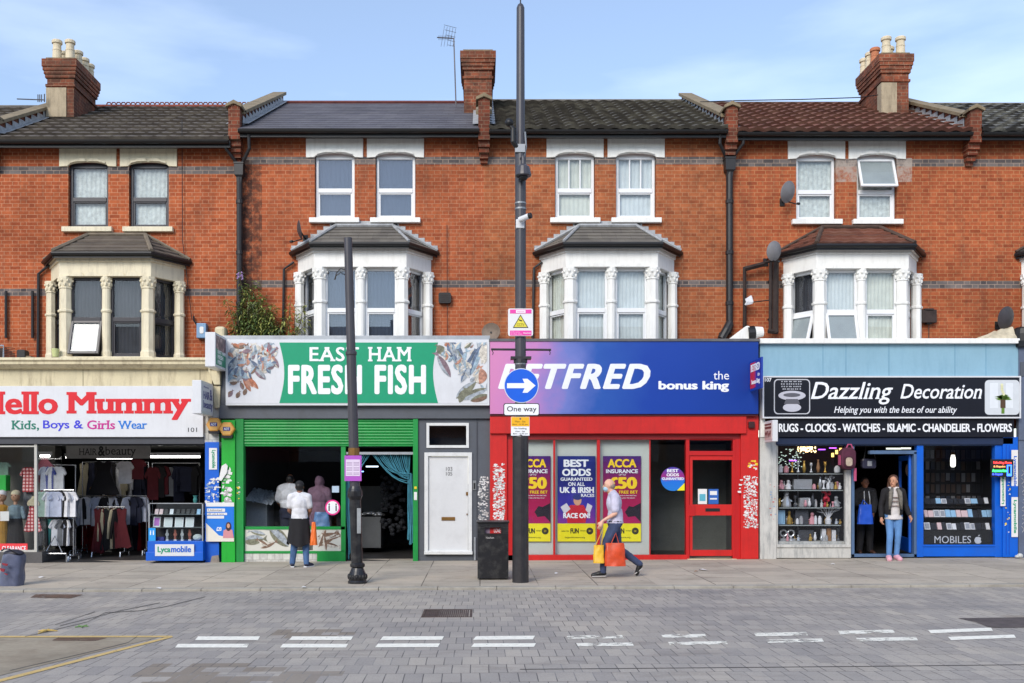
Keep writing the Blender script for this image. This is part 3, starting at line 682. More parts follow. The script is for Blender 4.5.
    for s in (1, 2): hp.tube([(eav[s][0], eav[s][1]-.01, eav[s][2]+.03), (top[s][0], top[s][1]-.01, top[s][2]+.03)], .045 if kind != 'slate' else .03, 6)
    for s in (0, 3): hp.tube([(eav[s][0], YW-.04, eav[s][2]+.03), (top[s][0], YW-.04, top[s][2]+.03)], .035, 6)
    hp.tube([(top[0][0]-.02, YW-.05, zt_+.02), (top[3][0]+.02, YW-.05, zt_+.02)], .04, 6)
    hp.build('hip_ridge', hip_m, body)
    if kind == 'slate':      # stepped flashing let into the brickwork
        f = M()
        for s in (-1, 1):
            for j in range(7):
                t0 = j/7; xa = cx+s*(ew+(rt-ew)*t0); xb = cx+s*(ew+(rt-ew)*(j+1)/7); zz = ze+(zt_-ze)*(j+1)/7
                f.box(xa, xb, YW-.012, YW-.003, zz-.12, zz+.09)
        f.box(cx-rt-.1, cx+rt+.1, YW-.012, YW-.003, zt_+.02, zt_+.12)
        f.build('flashing', lead, body)
    g_ = M(); gp = [(cx-ew-.01, YW-.03, ze+.0), (cx-ef, yf-.03, ze+.0), (cx+ef, yf-.03, ze+.0), (cx+ew+.01, YW-.03, ze+.0)]
    g_.tube(gp, .045, 8)
    for a_, c_ in zip(gp, gp[1:]):
        a_, c_ = Vector(a_), Vector(c_)
        n_ = (c_-a_).cross(Vector((0, 0, 1))).normalized()
        g_.add([a_-n_*.02+Vector((0, 0, -.085)), c_-n_*.02+Vector((0, 0, -.085)), c_-n_*.02+Vector((0, 0, .04)), a_-n_*.02+Vector((0, 0, .04))], [(0, 1, 2, 3)])
    so = M()
    so.add([(cx-ew, YW, ze-.03), (cx-ef, yf, ze-.03), (cx+ef, yf, ze-.03), (cx+ew, YW, ze-.03)], [(0, 1, 2, 3)])
    g_.build('gutter', gut, body); so.build('soffit', gut, body)
    return body

def wall_with_holes(x0, x1, z0, z1, y, holes, thick=.24):
    g_ = M()
    xs = sorted({x0, x1}|{h[0] for h in holes}|{h[1] for h in holes}); zs = sorted({z0, z1}|{h[2] for h in holes}|{h[3] for h in holes})
    for a, b_ in zip(xs, xs[1:]):
        for c, d in zip(zs, zs[1:]):
            mx_, mz = (a+b_)/2, (c+d)/2
            if any(h[0] < mx_ < h[1] and h[2] < mz < h[3] for h in holes): continue
            g_.add([(a, y, c), (b_, y, c), (b_, y, d), (a, y, d)], [(0, 1, 2, 3)])
    for h in holes:
        a, b_, c, d = h; t_ = y+thick
        g_.add([(a, y, c), (a, t_, c), (a, t_, d), (a, y, d)], [(0, 1, 2, 3)]); g_.add([(b_, y, c), (b_, t_, c), (b_, t_, d), (b_, y, d)], [(3, 2, 1, 0)])
        g_.add([(a, y, d), (b_, y, d), (b_, t_, d), (a, t_, d)], [(0, 1, 2, 3)][::1]); g_.add([(a, y, c), (b_, y, c), (b_, t_, c), (a, t_, c)], [(3, 2, 1, 0)])
    # rear and flank walls
    g_.box(x0, x1, 29.2, 29.4, z0, z1-.3); g_.box(x0, x0+.01, y+.01, 29.2, z0, z1-.4); g_.box(x1-.01, x1, y+.01, 29.2, z0, z1-.4)
    return g_
def room(x0, x1, y0, y1, z0, z1, name, m, parent, open_front=True):
    g_ = M(); vs = [(x0,y0,z0),(x1,y0,z0),(x1,y1,z0),(x0,y1,z0),(x0,y0,z1),(x1,y0,z1),(x1,y1,z1),(x0,y1,z1)]
    g_.add(vs, [(0, 1, 2, 3), (7, 6, 5, 4), (6, 7, 3, 2), (5, 6, 2, 1), (7, 4, 0, 3)]); return g_.build(name, m, parent)

def house(label, pxl, pxr, dpy, wc, bc, brick, roof_kind, roof_m, eave_py, ridge_py, front_py, stucco, fm, gm, upper, curs_up, curs_bay, hip_m, ridge_m, opens=(), wl=True, coping=True, bk=None):
    x0, x1 = PX(pxl, YW), PX(pxr, YW); dz = -dpy*.0208
    h = thing('terraced_house', label, 'house', ((x0+x1)/2, YW, 0), 'terraced houses over the shops')
    ze, zr = PZ(eave_py, YE), PZ(ridge_py, YR)
    holes = []
    zw0, zw1 = PZ(219, YW)+dz, PZ(156, YW)+dz
    for c in wc: holes.append((PX(c-20, YW), PX(c+20, YW), zw0, zw1+.07))
    if bc: bx = PX(bc, YW); holes.append((bx-1.25, bx+1.25, PZ(349, YW)+dz, PZ(266, YW)+dz))
    else: bx = None
    wall_with_holes(x0, x1, PZ(352, YW)-1.2, ze, YW, holes).build('brick_wall', brick, h)
    room(x0+.1, x1-.1, YW+.24, YW+3.5, PZ(240, YW)+dz, PZ(140, YW)+dz, 'upper_room', room_m, h)
    if bc: room(x0+.1, x1-.1, YW+.24, YW+3.5, PZ(350, YW)+dz, PZ(250, YW)+dz, 'first_floor_room', room_m, h)
    roof_slab(h, 'roof', x0+(.1 if wl else 0), x1-.1, ze, zr, roof_m, roof_kind)
    rr = M(); rr.add([(x0, YR, zr-.02), (x1, YR, zr-.02), (x1, 29.6, ze), (x0, 29.6, ze)], [(0, 1, 2, 3)]); rr.build('rear_roof_slope', roof_m, h)
    rd = M()
    if ridge_m == 'crest':
        n = 34
        for k in range(n):
            cx = x0+.75+(x1-x0-.95)*(k+.5)/n
            pts = [(cx-.055, YR, zr+.02), (cx-.055, YR, zr+.07), (cx-.03, YR, zr+.115), (cx+.03, YR, zr+.115), (cx+.055, YR, zr+.07), (cx+.055, YR, zr+.02)]
            rd.tube(pts, .016, 5)
        rd.tube([(x0+.1, YR, zr+.01), (x1-.1, YR, zr+.01)], .05, 6); rm = mat('terracotta ridge', srgb(132, 66, 50), .85, var=.3, vs=8)
    else:
        rd.tube([(x0+.1, YR, zr+.02), (x1-.1, YR, zr+.02)], .05, 6); rm = ridge_m
    rd.build('ridge_tiles', rm, h)
    g_ = M(); g_.box(x0+.08, x1-.08, YE+.05, YE+.13, ze-.155, ze-.01); g_.box(x0+.08, x1-.08, YE+.13, YW, ze-.055, ze-.02)
    prof = [(YE+.05+(-.055)+.07*math.cos(a), ze-.03+.07*math.sin(a)) for a in [math.pi+math.pi*i/6 for i in range(7)]]
    g_.prism([(p[0], p[1]) for p in prof], 'x', x0+.1, x1-.1); g_.build('gutter', gut, h)
    for i, c in enumerate(wc):
        cx = PX(c, YW)
        zA, zB = PZ(158, YW)+dz, PZ(139, YW)+dz
        lt = M(); lt.prism(arch_poly(cx-.593, cx+.593, zA, zB, cx, .418, zA+.01, zA+.095), 'y', YW-.035, YW+.02)
        ll = lt.build('lintel', stucco, h, bevel=.006)
        cv = M()                                                        # carved keystone curls
        for e in (-1, 1):
            cv.prism([(cx+e*.02, zA+.105), (cx+e*.05, zA+.16), (cx+e*.2, zA+.165), (cx+e*.26, zA+.125), (cx+e*.37, zA+.09), (cx+e*.37, zA+.06), (cx+e*.22, zA+.1)][::e], 'y', YW-.07, YW-.03)
        cv.build('carving', stucco, ll)
        sl = M(); sl.box(cx-.52, cx+.52, YW-.1, YW+.1, PZ(223.5, YW)+dz, PZ(218.5, YW)+dz); sl.box(cx-.42, cx+.42, YW+.0, YW+.2, PZ(218.6, YW)+dz, PZ(217.5, YW)+dz)
        sl.build('window_sill', stucco, h, bevel=.01)
        st = upper[i]
        w = sash(h, cx-.405, cx+.405, PZ(218.4, YW)+dz, PZ(155.5, YW)+dz, YW+.09, fm, gm, .46, st, cur=curs_up[i], open_=R(20))
        hd = M(); hd.prism([(cx-.405, PZ(155.5, YW)+dz), (cx+.405, PZ(155.5, YW)+dz)]+[(cx+.405*math.cos(a), PZ(155.5, YW)+dz+.085*math.sin(a)) for a in [math.pi*i/8 for i in range(1, 8)]], 'y', YW+.1, YW+.15)
        hd.build('window_head', fm, w)
    if bc: bay(h, bx, dz, stucco, bk[1] if bk else roof_m, bk[0] if bk else roof_kind, fm, gm, hip_m, curs_bay, opens)
    if wl: party(h, x0, ze, zr, brick_party, front_top=PZ(front_py, 20.45), coping=coping)
    return h, x0, x1, ze, zr

o1, o2, mo = srgb(186, 84, 46), srgb(158, 66, 38), srgb(196, 132, 98)
brk = {
 'A': brick_mat('red stock brick with pale pointing', srgb(180, 97, 60), srgb(158, 80, 50), srgb(190, 134, 102), [(PZ(174, YW), PZ(166.2, YW)), (PZ(296, YW), PZ(288.8, YW))], ms=.012),
 'B': brick_mat('orange stock brick', srgb(179, 98, 62), srgb(157, 81, 52), srgb(184, 128, 96), [(PZ(164.5, YW), PZ(156.8, YW)), (PZ(287.5, YW), PZ(280.2, YW))],
        patches=[(PX(238, YW), PX(262, YW), PZ(290, YW), PZ(166, YW), srgb(66, 46, 40)), (PX(238, YW), PX(252, YW), PZ(300, YW), PZ(160, YW), srgb(58, 42, 38))]),
 'C': brick_mat('brown orange stock brick', srgb(173, 101, 64), srgb(152, 84, 54), srgb(176, 126, 92), [(PZ(164.5, YW), PZ(156.8, YW)), (PZ(287, YW), PZ(279.8, YW))]),
 'D': brick_mat('weathered orange stock brick', srgb(174, 95, 60), srgb(152, 77, 49), srgb(178, 126, 88), [(PZ(166.5, YW), PZ(159, YW)), (PZ(288.5, YW), PZ(281, YW))],
        patches=[(PX(798, YW), PX(912, YW), PZ(182, YW), PZ(158, YW), srgb(170, 158, 148))]),
}
brick_party = brick_mat('party wall brick', srgb(150, 76, 52), srgb(112, 56, 40), srgb(150, 118, 96), soot=.3, dark=.5)
brick_ch = brick_mat('chimney brick', srgb(166, 92, 64), srgb(124, 66, 48), srgb(168, 132, 108), soot=.45, dark=.72)
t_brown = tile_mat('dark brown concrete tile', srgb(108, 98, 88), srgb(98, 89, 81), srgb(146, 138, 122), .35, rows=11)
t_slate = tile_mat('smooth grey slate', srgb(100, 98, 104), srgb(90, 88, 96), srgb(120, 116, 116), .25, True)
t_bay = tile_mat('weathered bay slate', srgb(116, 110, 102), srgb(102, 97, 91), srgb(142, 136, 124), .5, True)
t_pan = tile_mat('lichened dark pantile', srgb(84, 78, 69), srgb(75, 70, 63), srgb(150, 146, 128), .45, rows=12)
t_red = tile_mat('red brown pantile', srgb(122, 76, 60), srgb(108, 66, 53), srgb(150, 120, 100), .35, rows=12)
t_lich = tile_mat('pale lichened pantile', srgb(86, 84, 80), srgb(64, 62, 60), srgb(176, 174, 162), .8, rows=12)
ridge_grey = mat('grey ridge', srgb(110, 104, 96), .85, var=.3, vs=8); ridge_red = mat('dark red ridge', srgb(104, 52, 46), .8, var=.3, vs=8)
ridge_dk = mat('brown ridge', srgb(84, 66, 56), .85, var=.3, vs=8); ridge_hip = mat('worn hip tile', srgb(128, 116, 100), .85, var=.3, vs=8)
G2, G3 = glass('sash glass', (.99,1,1), boost=1.1), g_b
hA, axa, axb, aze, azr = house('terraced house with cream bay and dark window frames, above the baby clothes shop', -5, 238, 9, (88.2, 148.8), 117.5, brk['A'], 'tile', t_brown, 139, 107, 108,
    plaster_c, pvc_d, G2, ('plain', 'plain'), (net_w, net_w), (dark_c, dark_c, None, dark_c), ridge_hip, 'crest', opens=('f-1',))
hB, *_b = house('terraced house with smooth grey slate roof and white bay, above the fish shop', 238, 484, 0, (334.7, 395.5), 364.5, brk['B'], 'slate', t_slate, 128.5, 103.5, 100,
    plaster_w, pvc_w, g_b, ('plain', 'plain'), (reflect_b, reflect_b), (reflect_b, reflect_b, None, dark_c), lead, ridge_red, bk=('slate', t_bay))  # upper and front bay curtain sheets carry the painted sky reflection
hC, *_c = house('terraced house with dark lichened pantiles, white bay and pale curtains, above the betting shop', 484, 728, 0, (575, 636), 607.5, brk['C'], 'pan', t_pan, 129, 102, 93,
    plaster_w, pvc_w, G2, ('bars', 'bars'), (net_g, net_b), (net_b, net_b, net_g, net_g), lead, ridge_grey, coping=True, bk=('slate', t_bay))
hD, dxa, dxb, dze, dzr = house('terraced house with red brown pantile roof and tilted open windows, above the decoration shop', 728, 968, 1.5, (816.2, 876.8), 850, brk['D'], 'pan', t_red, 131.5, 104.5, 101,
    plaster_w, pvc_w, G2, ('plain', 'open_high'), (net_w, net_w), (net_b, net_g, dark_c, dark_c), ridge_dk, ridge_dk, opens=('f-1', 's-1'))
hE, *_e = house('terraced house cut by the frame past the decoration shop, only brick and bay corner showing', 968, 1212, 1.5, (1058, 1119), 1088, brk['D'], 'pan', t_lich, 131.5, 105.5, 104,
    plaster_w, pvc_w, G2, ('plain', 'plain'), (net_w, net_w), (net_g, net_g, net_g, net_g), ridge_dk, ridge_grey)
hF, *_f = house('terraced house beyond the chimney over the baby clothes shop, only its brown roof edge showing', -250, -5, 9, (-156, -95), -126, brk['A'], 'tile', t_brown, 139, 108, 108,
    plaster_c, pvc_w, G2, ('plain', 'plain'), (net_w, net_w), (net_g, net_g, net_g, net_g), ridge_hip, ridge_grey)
# chimneys
pot_c = mat('cream clay chimney pot', srgb(214, 200, 172), .8, var=.08, vs=3, grime=.25, bump=.03); pot_o = mat('orange clay chimney pot', srgb(190, 120, 84), .8, var=.08, vs=3, grime=.25, bump=.03)
chx = PX(60, 22.9)
chimney(hA, chx, .62, PZ(57.5, 22.8), PZ(118, 23), 22.85, 24.3, brick_ch, [(chx-.13, 23.05, .46, pot_c), (chx+.17, 23.05, .46, pot_c), (chx-.1, 23.45, .36, pot_c), (chx+.19, 23.45, .38, pot_c), (chx+.2, 23.8, .36, pot_c), (chx+.21, 24.1, .34, pot_c)], render=.72)
chm = PX(478, 23)
chimney(hC, chm, .64, PZ(49.5, 22.8), PZ(118, 23), 22.85, 24.3, brick_ch)
chr_ = PX(894, 23)
chimney(hE, chr_, .62, PZ(52.5, 22.8), PZ(118, 23), 22.85, 24.3, brick_ch, [(chr_-.16, 23.05, .42, pot_c), (chr_+.17, 23.05, .42, pot_c), (chr_+.05, 23.4, .34, pot_c), (chr_-.22, 23.55, .38, pot_o), (chr_-.24, 23.8, .38, pot_c), (chr_-.26, 24.1, .36, pot_c)], render=.55)

# downpipes
def pipe(h, px, py0, py1, r=.06, hopper=True, elbow=0):
    x_ = PX(px, YW-.12); y_ = YW-.12
    g_ = M()
    g_.tube([(x_, y_, PZ(py1, y_)), (x_, y_, PZ(py0, y_))], r, 10)
    if hopper:
        zt = PZ(py0, y_)
        g_.lathe([(r, zt-.32), (r*1.3, zt-.2), (r*2.0, zt-.16), (r*2.1, zt+.06), (r*2.3, zt+.07), (r*2.3, zt+.1), (r*1.9, zt+.1)], x_, y_, 4, R(45))
        for s in (-1, 1): g_.tube([(x_+s*.24, YE+.05, zt+.62), (x_+s*.24, YE+.1, zt+.35), (x_+s*.07, y_, zt+.12)], .035, 8)
    z = PZ(py1, y_)
    for j in range(5):
        zz = z+.4+j*1.05
        if zz < PZ(py0, y_)-.4: g_.lathe([(r, zz), (r*1.22, zz+.01), (r*1.22, zz+.08), (r, zz+.09)], x_, y_, 10)
    if elbow: g_.tube([(x_, y_, z+.02), (x_+elbow*.3, y_, z-.14), (x_+elbow*1.0, y_, z-.2), (x_+elbow*1.3, y_, z-.38)], r*1.25, 10)
    g_.build('downpipe', pipe_m, h, smooth=False)
pipe(hB, 239.5, 168, 325, .062, elbow=.12); pipe(hD, 729.5, 163, 325, .07, elbow=-.14)
def thin_pipe(h, pts, r=.028, name='waste_pipe', y=YW-.06):
    g_ = M(); g_.tube([(PX(a, y), y, PZ(b, y)) for a, b in pts], r, 8); g_.build(name, pipe_m, h)
thin_pipe(hB, [(294, 262), (284, 269), (283, 335)]); thin_pipe(hC, [(542, 262), (534, 268), (532.5, 338)])
thin_pipe(hA, [(49, 265), (38.5, 274), (38, 358)], .032); thin_pipe(hA, [(6, 291), (6, 338)], .03); thin_pipe(hA, [(32.5, 291), (32.5, 338)], .03)
thin_pipe(hD, [(744, 338), (744.5, 267)], .03); thin_pipe(hA, [(182, 120), (182.5, 240), (192, 320)], .008, 'cable')
thin_pipe(hB, [(447, 225), (447.3, 338)], .007, 'cable'); thin_pipe(hD, [(929, 318), (928.8, 338)], .008, 'cable')

# the other side of the street: never in frame, but it is what the shop windows mirror
op = thing('brick_terrace', 'brick terrace across the street, present only as a reflection in the shop windows', 'building', (0, -15, 0))
g_ = M(); g_.box(-45, 45, -24, -15, -.1, 8.4); g_.build('wall', brk['C'], op)
g_ = M(); g_.prism([(-24.2, 8.3), (-19.5, 10.8), (-14.7, 8.3)], 'x', -45.2, 45.2); g_.build('roof', t_brown, op)
g_ = M(); g_.box(-44.9, 44.9, -15, -14.95, .0, 2.6); g_.build('shopfront_glazing', mat('dark street glazing', srgb(40, 42, 48), .3), op)
for i in range(18):
    x_ = -43+i*5.05; M().box(x_-2.3, x_+2.3, -14.95, -14.8, 2.6, 3.9).build('fascia', (sky_op := [mat('fascia maroon', srgb(110, 40, 44), .5), mat('fascia white', srgb(200, 200, 196), .5), mat('fascia navy', srgb(40, 56, 100), .5)])[i % 3], op)
    for z_ in (4.6, 6.6): M().box(x_-1.3, x_+1.3, -14.97, -14.93, z_, z_+1.4).build('window', mat('pale sash', srgb(190, 194, 196), .3), op)
# ------------------------------------------------------------------ shopfronts
white_b = mat('white sign board', srgb(216, 217, 220), .35, var=.05, vs=2, bump=.03, grime=.12, gcol=srgb(150, 146, 138), streak=True)
alu = mat('grey aluminium trim', srgb(170, 174, 178), .4, .4, var=.12, grime=.3)
cream_p = mat('old cream fascia paint', srgb(214, 202, 168), .7, var=.12, vs=2, grime=.6, gcol=srgb(120, 102, 76), streak=True)
dark_g = mat('dark grey shopfront paint', srgb(84, 88, 96), .5, var=.12, vs=2, grime=.35)
charcoal = mat('charcoal shutter box', srgb(66, 68, 76), .45, var=.15, vs=3)
green_p = mat('bright green paint', srgb(8, 144, 60), .45, var=.15, vs=2, grime=.35, gcol=srgb(10, 90, 44), streak=True)
green_l = mat('light green pier paint', srgb(12, 170, 44), .45, var=.12, vs=2, grime=.3, gcol=srgb(14, 110, 34), streak=True)
red_p = mat('bright red paint', srgb(204, 34, 30), .4, var=.12, vs=2, grime=.3, gcol=srgb(130, 30, 26), streak=True)
red_d = mat('red frame paint', srgb(190, 24, 26), .4, var=.1)
blue_v = mat('vivid blue paint', srgb(0, 94, 204), .4, var=.08, vs=2, grime=.15)
blue_d = mat('deep blue paint', srgb(10, 60, 170), .4, var=.12, vs=2, grime=.2)
sky_p = mat('pale blue fascia paint', srgb(136, 174, 192), .55, var=.06, vs=1.5, grime=.3, gcol=srgb(96, 136, 160), streak=True)
black_s = mat('black sign board', srgb(22, 23, 32), .3, var=.15, vs=2, bump=.02)
black_p = mat('matt black paint', srgb(18, 18, 20), .5, var=.2)
white_l = flat('white lettering', srgb(238, 240, 244)); red_l = flat('red lettering', srgb(214, 22, 38)); black_l = flat('black lettering', srgb(26, 26, 30))
blue_l = flat('violet blue lettering', srgb(56, 58, 206)); green_lt = flat('teal green lettering', srgb(12, 118, 98)); mag_l = flat('magenta lettering', srgb(196, 34, 140)); cyan_l = flat('sky blue lettering', srgb(0, 116, 206))
yel_l = flat('yellow lettering', srgb(246, 208, 40)); grey_l = flat('grey lettering', srgb(196, 198, 204))
shop_glass = glass('shop window glass', (.96, .97, .97), boost=.6)
shop_glass_d = glass('dark shop window glass', (.95, .96, .97), boost=.6)
cab_glass = glass('display case glass', (.94, .97, .97), boost=.5)
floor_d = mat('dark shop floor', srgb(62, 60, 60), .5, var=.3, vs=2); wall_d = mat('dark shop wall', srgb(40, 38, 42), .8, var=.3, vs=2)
wall_m = mat('shop wall grey', srgb(128, 126, 120), .8, var=.1); chrome = mat('chrome rail', srgb(190, 192, 196), .25, .8, var=.05)
steel = mat('brushed steel', srgb(150, 152, 154), .4, .6, var=.1)
tile_w = brick_mat('white glazed tiles', srgb(206, 206, 200), srgb(190, 190, 186), srgb(140, 138, 132), bw=.15, rh=.15, ms=.006, soot=.12, flem=False)
gold = mat('gold', srgb(200, 160, 80), .3, .7, var=.1); silver = mat('silver ornament', srgb(196, 198, 202), .25, .5, var=.15)
def poly_px(pts, Y): return [(PX(a, Y), PZ(b, Y)) for a, b in pts]
def plate(px0, px1, py0, py1, y0, th, m, parent=None, name='panel', bevel=0, top=None, label=None):
    return M().pb(px0, px1, py0, py1, y0, y0+th).build(name, m, parent, bevel=bevel, top=top, label=label)
def interior(shop, px0, px1, ztop, depth, mw, mf, mc=None, y0=20.06):
    x0, x1 = PX(px0), PX(px1); y1 = y0+depth; za = gz((x0+x1)/2)+.003
    g_ = M(); vs = [(x0,y0,za),(x1,y0,za),(x1,y1,za),(x0,y1,za),(x0,y0,ztop),(x1,y0,ztop),(x1,y1,ztop),(x0,y1,ztop)]
    g_.add(vs, [(6, 7, 3, 2), (5, 6, 2, 1), (7, 4, 0, 3)]); g_.build('room_wall', mw, shop)
    M().add(vs, [(0, 1, 2, 3)]).build('shop_floor', mf, shop)
    M().add(vs, [(7, 6, 5, 4)]).build('shop_ceiling', mc or mw, shop)
def shutter_slats(px0, px1, py0, py1, y, m, parent, n):
    g_ = M(); x0, x1 = PX(px0, y), PX(px1, y); z0, z1 = PZ(py1, y), PZ(py0, y)
    prof = []
    for i in range(n):
        a = z0+(z1-z0)*i/n; h = (z1-z0)/n
        prof += [(y+.02, a), (y+.004, a+h*.15), (y, a+h*.5), (y+.006, a+h*.85), (y+.02, a+h*.97)]
    prof = prof+[(y+.06, z1), (y+.06, z0)]
    g_.prism(prof, 'x', x0, x1); return g_.build('shutter_slats', m, parent)
def roof_ledge(shop, px0, px1, pyz):
    M().box(PX(px0), PX(px1), 20.02, YW, PZ(pyz)-.1, PZ(pyz)).build('flat_roof', lead_d, shop)
lead_d = mat('grey roofing felt', srgb(104, 104, 106), .9, var=.3, vs=4)
def stickers(px0, px1, py0, py1, y, n, parent, mats, name='sticker', dens=None, smin=.02, smax=.06):
    """torn scraps of paper left on a pillar"""
    for m in mats:
        g_ = M()
        for _ in range(n//len(mats)):
            a, b_ = random.uniform(px0, px1), random.uniform(py0, py1)
            x_, z_ = PX(a, y), PZ(b_, y); w, h = random.uniform(smin, smax)/2, random.uniform(smin, smax)/2
            k = 4; t0 = random.uniform(-.5, .5)+.78; e = random.uniform(.35, 1.3)
            pts = [(x_+w*1.3*math.cos(t0+2*math.pi*i/k)*random.uniform(.6, 1.2), z_+h*e*math.sin(t0+2*math.pi*i/k)*random.uniform(.6, 1.2)) for i in range(k)]
            yy = y-.001-random.random()*.003
            g_.add([(p[0], yy, p[1]) for p in pts], [list(range(k))])
            if n < 20: g_.build(name, m, parent); g_ = M()
        if n >= 20: g_.build('torn_paper', m, parent)['kind'] = 'stuff'
paper_w = flat('torn white paper', srgb(226, 224, 222)); paper_g = flat('dirty paper', srgb(176, 172, 170)); paper_y = flat('yellow sticker', srgb(232, 200, 50))
def fish_shape(parent, px, py, L_, ang, m, m2, Y, fat=.26):
    """a printed fish: body, tail and fin lying flat on the board"""
    c, s = math.cos(ang), math.sin(ang); cx, cz = PX(px, Y), PZ(py, Y); L_ *= .02
    def T(u, v): return (cx+(u*c-v*s)*L_, cz+(u*s+v*c)*L_)
    x_lo, x_hi, z_lo, z_hi = (PX(228, Y), PX(487, Y), PZ(403, Y), PZ(342.5, Y)) if Y < 19.9 else (PX(245.5, Y), PX(340.5, Y), PZ(550.5, Y), PZ(530, Y))
    T0 = T
    def T(u, v): p = T0(u, v); return (min(x_hi, max(x_lo, p[0])), min(z_hi, max(z_lo, p[1])))
    body = [T(-.5+i/10, fat*.5*math.sin(math.pi*(i/10))**.7) for i in range(11)]+[T(.5-i/10, -fat*.5*math.sin(math.pi*(i/10))**.7) for i in range(1, 10)]
    g_ = M(); y_ = Y-random.uniform(.001, .004)
    g_.add([(p[0], y_, p[1]) for p in body], [list(range(len(body)))]); g_.add([(T(*q)[0], y_-.0003, T(*q)[1]) for q in ((.42, 0), (.66, .16), (.6, 0), (.66, -.16))], [(0, 1, 2, 3)])
    g_.build('printed_fish', m, parent)
    g_ = M(); up = [T(-.5+i/10, fat*.5*math.sin(math.pi*(i/10))**.7) for i in range(11)]+[T(.5-i/10, fat*.1*math.sin(math.pi*(i/10))) for i in range(1, 10)]
    g_.add([(p[0], y_-.0006, p[1]) for p in up], [list(range(len(up)))]); g_.build('printed_fish', m2, parent)

# ---------- baby clothes shop
sA = thing('shopfront', 'cream corniced shopfront with white sign in red letters and open clothes-filled entrance', 'shop', (PX(75), 20, 0), 'shopfronts in the parade')
g_ = M(); x0, x1 = PX(-90), PX(212)
zc = PZ(357.5, 19.8)
g_.prism([(20.05, zc), (19.78, zc), (19.76, zc-.05), (19.80, zc-.08), (19.80, zc-.13), (19.86, zc-.17), (19.90, zc-.20), (20.05, zc-.22)], 'x', x0, x1)
g_.build('cornice', cream_p, sA, bevel=.004)
plate(-90, 212, 368, 386, 20.0, .1, cream_p, sA, 'fascia')
roof_ledge(sA, -90, 217, 360)
for px in (83, 200): M().pb(px-.25, px+.25, 368.5, 386, 19.996, 20.0).build('joint', mat('dark joint', srgb(120, 108, 84), .8), sA)
sg = plate(-90, 203, 386, 437, 19.9, .1, white_b, sA, 'sign_board', bevel=.005)
SL = ((0, .012, .05, .10), (.0, .012, .05, .10))
TOPS = (.682, .447)
def serifed(parent, body, *a, m, bold=.03, **k):
    return letters(parent, body, *a, m, bold=bold, serif=((0, .02, .05, .07),)+tuple((z, -.02, .05, .07) for z in TOPS), **k)
serifed(sg, 'Hello', -22, 58, 391.5, 414.3, 19.897, m=red_l, bold=.035)
serifed(sg, 'Mummy', 66.5, 191, 392, 420, 19.897, m=red_l, bold=.035)
for b_, a, c, d, e, m in (('Kids,', 11.5, 39, 420.5, 430.8, green_lt), ('Boys &', 43, 83, 420.3, 431, blue_l), ('Girls', 87, 115, 420.3, 429.2, mag_l), ('Wear', 118, 147, 420.8, 428.8, cyan_l)):
    serifed(sg, b_, a, c, d, e, 19.897, m=m, bold=.015)
letters(sg, '101', 188, 197, 427.6, 432, 19.897, black_l)
plate(-90, 204, 437, 444, 19.96, .3, charcoal, sA, 'shutter_box', bevel=.004)
plate(-90, 204, 443.5, 445.5, 20.02, .1, black_p, sA, 'shutter_foot')
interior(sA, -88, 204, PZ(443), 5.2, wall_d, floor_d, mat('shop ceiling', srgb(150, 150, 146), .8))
# pier beside it
g_ = M().pb(204, 219, 386, 443, 19.98, 20.2); g_.build('pier', tile_w, sA)
plate(205, 219, 442, 563, 19.95, .2, blue_v, sA, 'pier_panel', bevel=.004)
g_ = M(); g_.prism(poly_px([(209.5, 366), (221, 366), (221, 385), (215, 385), (209.5, 372)], 19.93), 'y', 19.85, 20.0)
g_.pb(208.5, 221, 366, 369, 19.8, 19.99); g_.prism(poly_px([(214, 386), (221, 386), (220, 408), (215, 408)], 19.95), 'y', 19.9, 20.0); g_.build('console_bracket', cream_p, sA, bevel=.006)
# window and its dark plinth
g_ = M(); g_.pb(-90, 42, 552, 563.5, 19.99, 20.1); g_.box(PX(36), PX(42), 20.1, 21.1, -.05, PZ(552)); g_.build('plinth', mat('dark plinth tiles', srgb(86, 84, 84), .5, var=.2), sA)
g_ = M(); g_.pb(34.2, 36.8, 444, 552, 19.99, 20.05); g_.pb(-90, 34.2, 550, 552, 19.99, 20.05); g_.pb(-90, 34.2, 445.5, 447, 20.0, 20.05); wf = g_.build('window_frame', mat('dull white frame', srgb(190, 188, 180), .4, var=.1), sA)
M().pb(-90, 34.2, 447, 550, 20.02, 20.028).build('glass_pane', shop_glass, wf)
g_ = M(); g_.box(PX(36)-.004, PX(36)+.004, 20.06, 21.2, PZ(552), PZ(446)); g_.build('glass_pane', shop_glass, wf)
M().box(PX(-90), PX(36), 21.2, 21.25, -.05, PZ(444)).build('window_backing', wall_m, sA)
M().box(PX(-90), PX(36)-.02, 20.1, 21.2, PZ(554)-.05, PZ(554)).build('display_floor', wall_m, sA)
M().box(PX(36), PX(55, 21.2), 21.2, 21.25, -.05, PZ(444)).build('entrance_panel', mat('greenish board', srgb(148, 150, 138), .7, var=.1), sA)
cl = letters(sA, 'CLEARANCE', 2, 26, 546, 550.5, 20.005, white_l, bold=.02)
plate(-12, 27.5, 543.5, 551.5, 20.008, .004, flat('clearance sticker red', srgb(226, 60, 66)), sA, 'window_sticker')
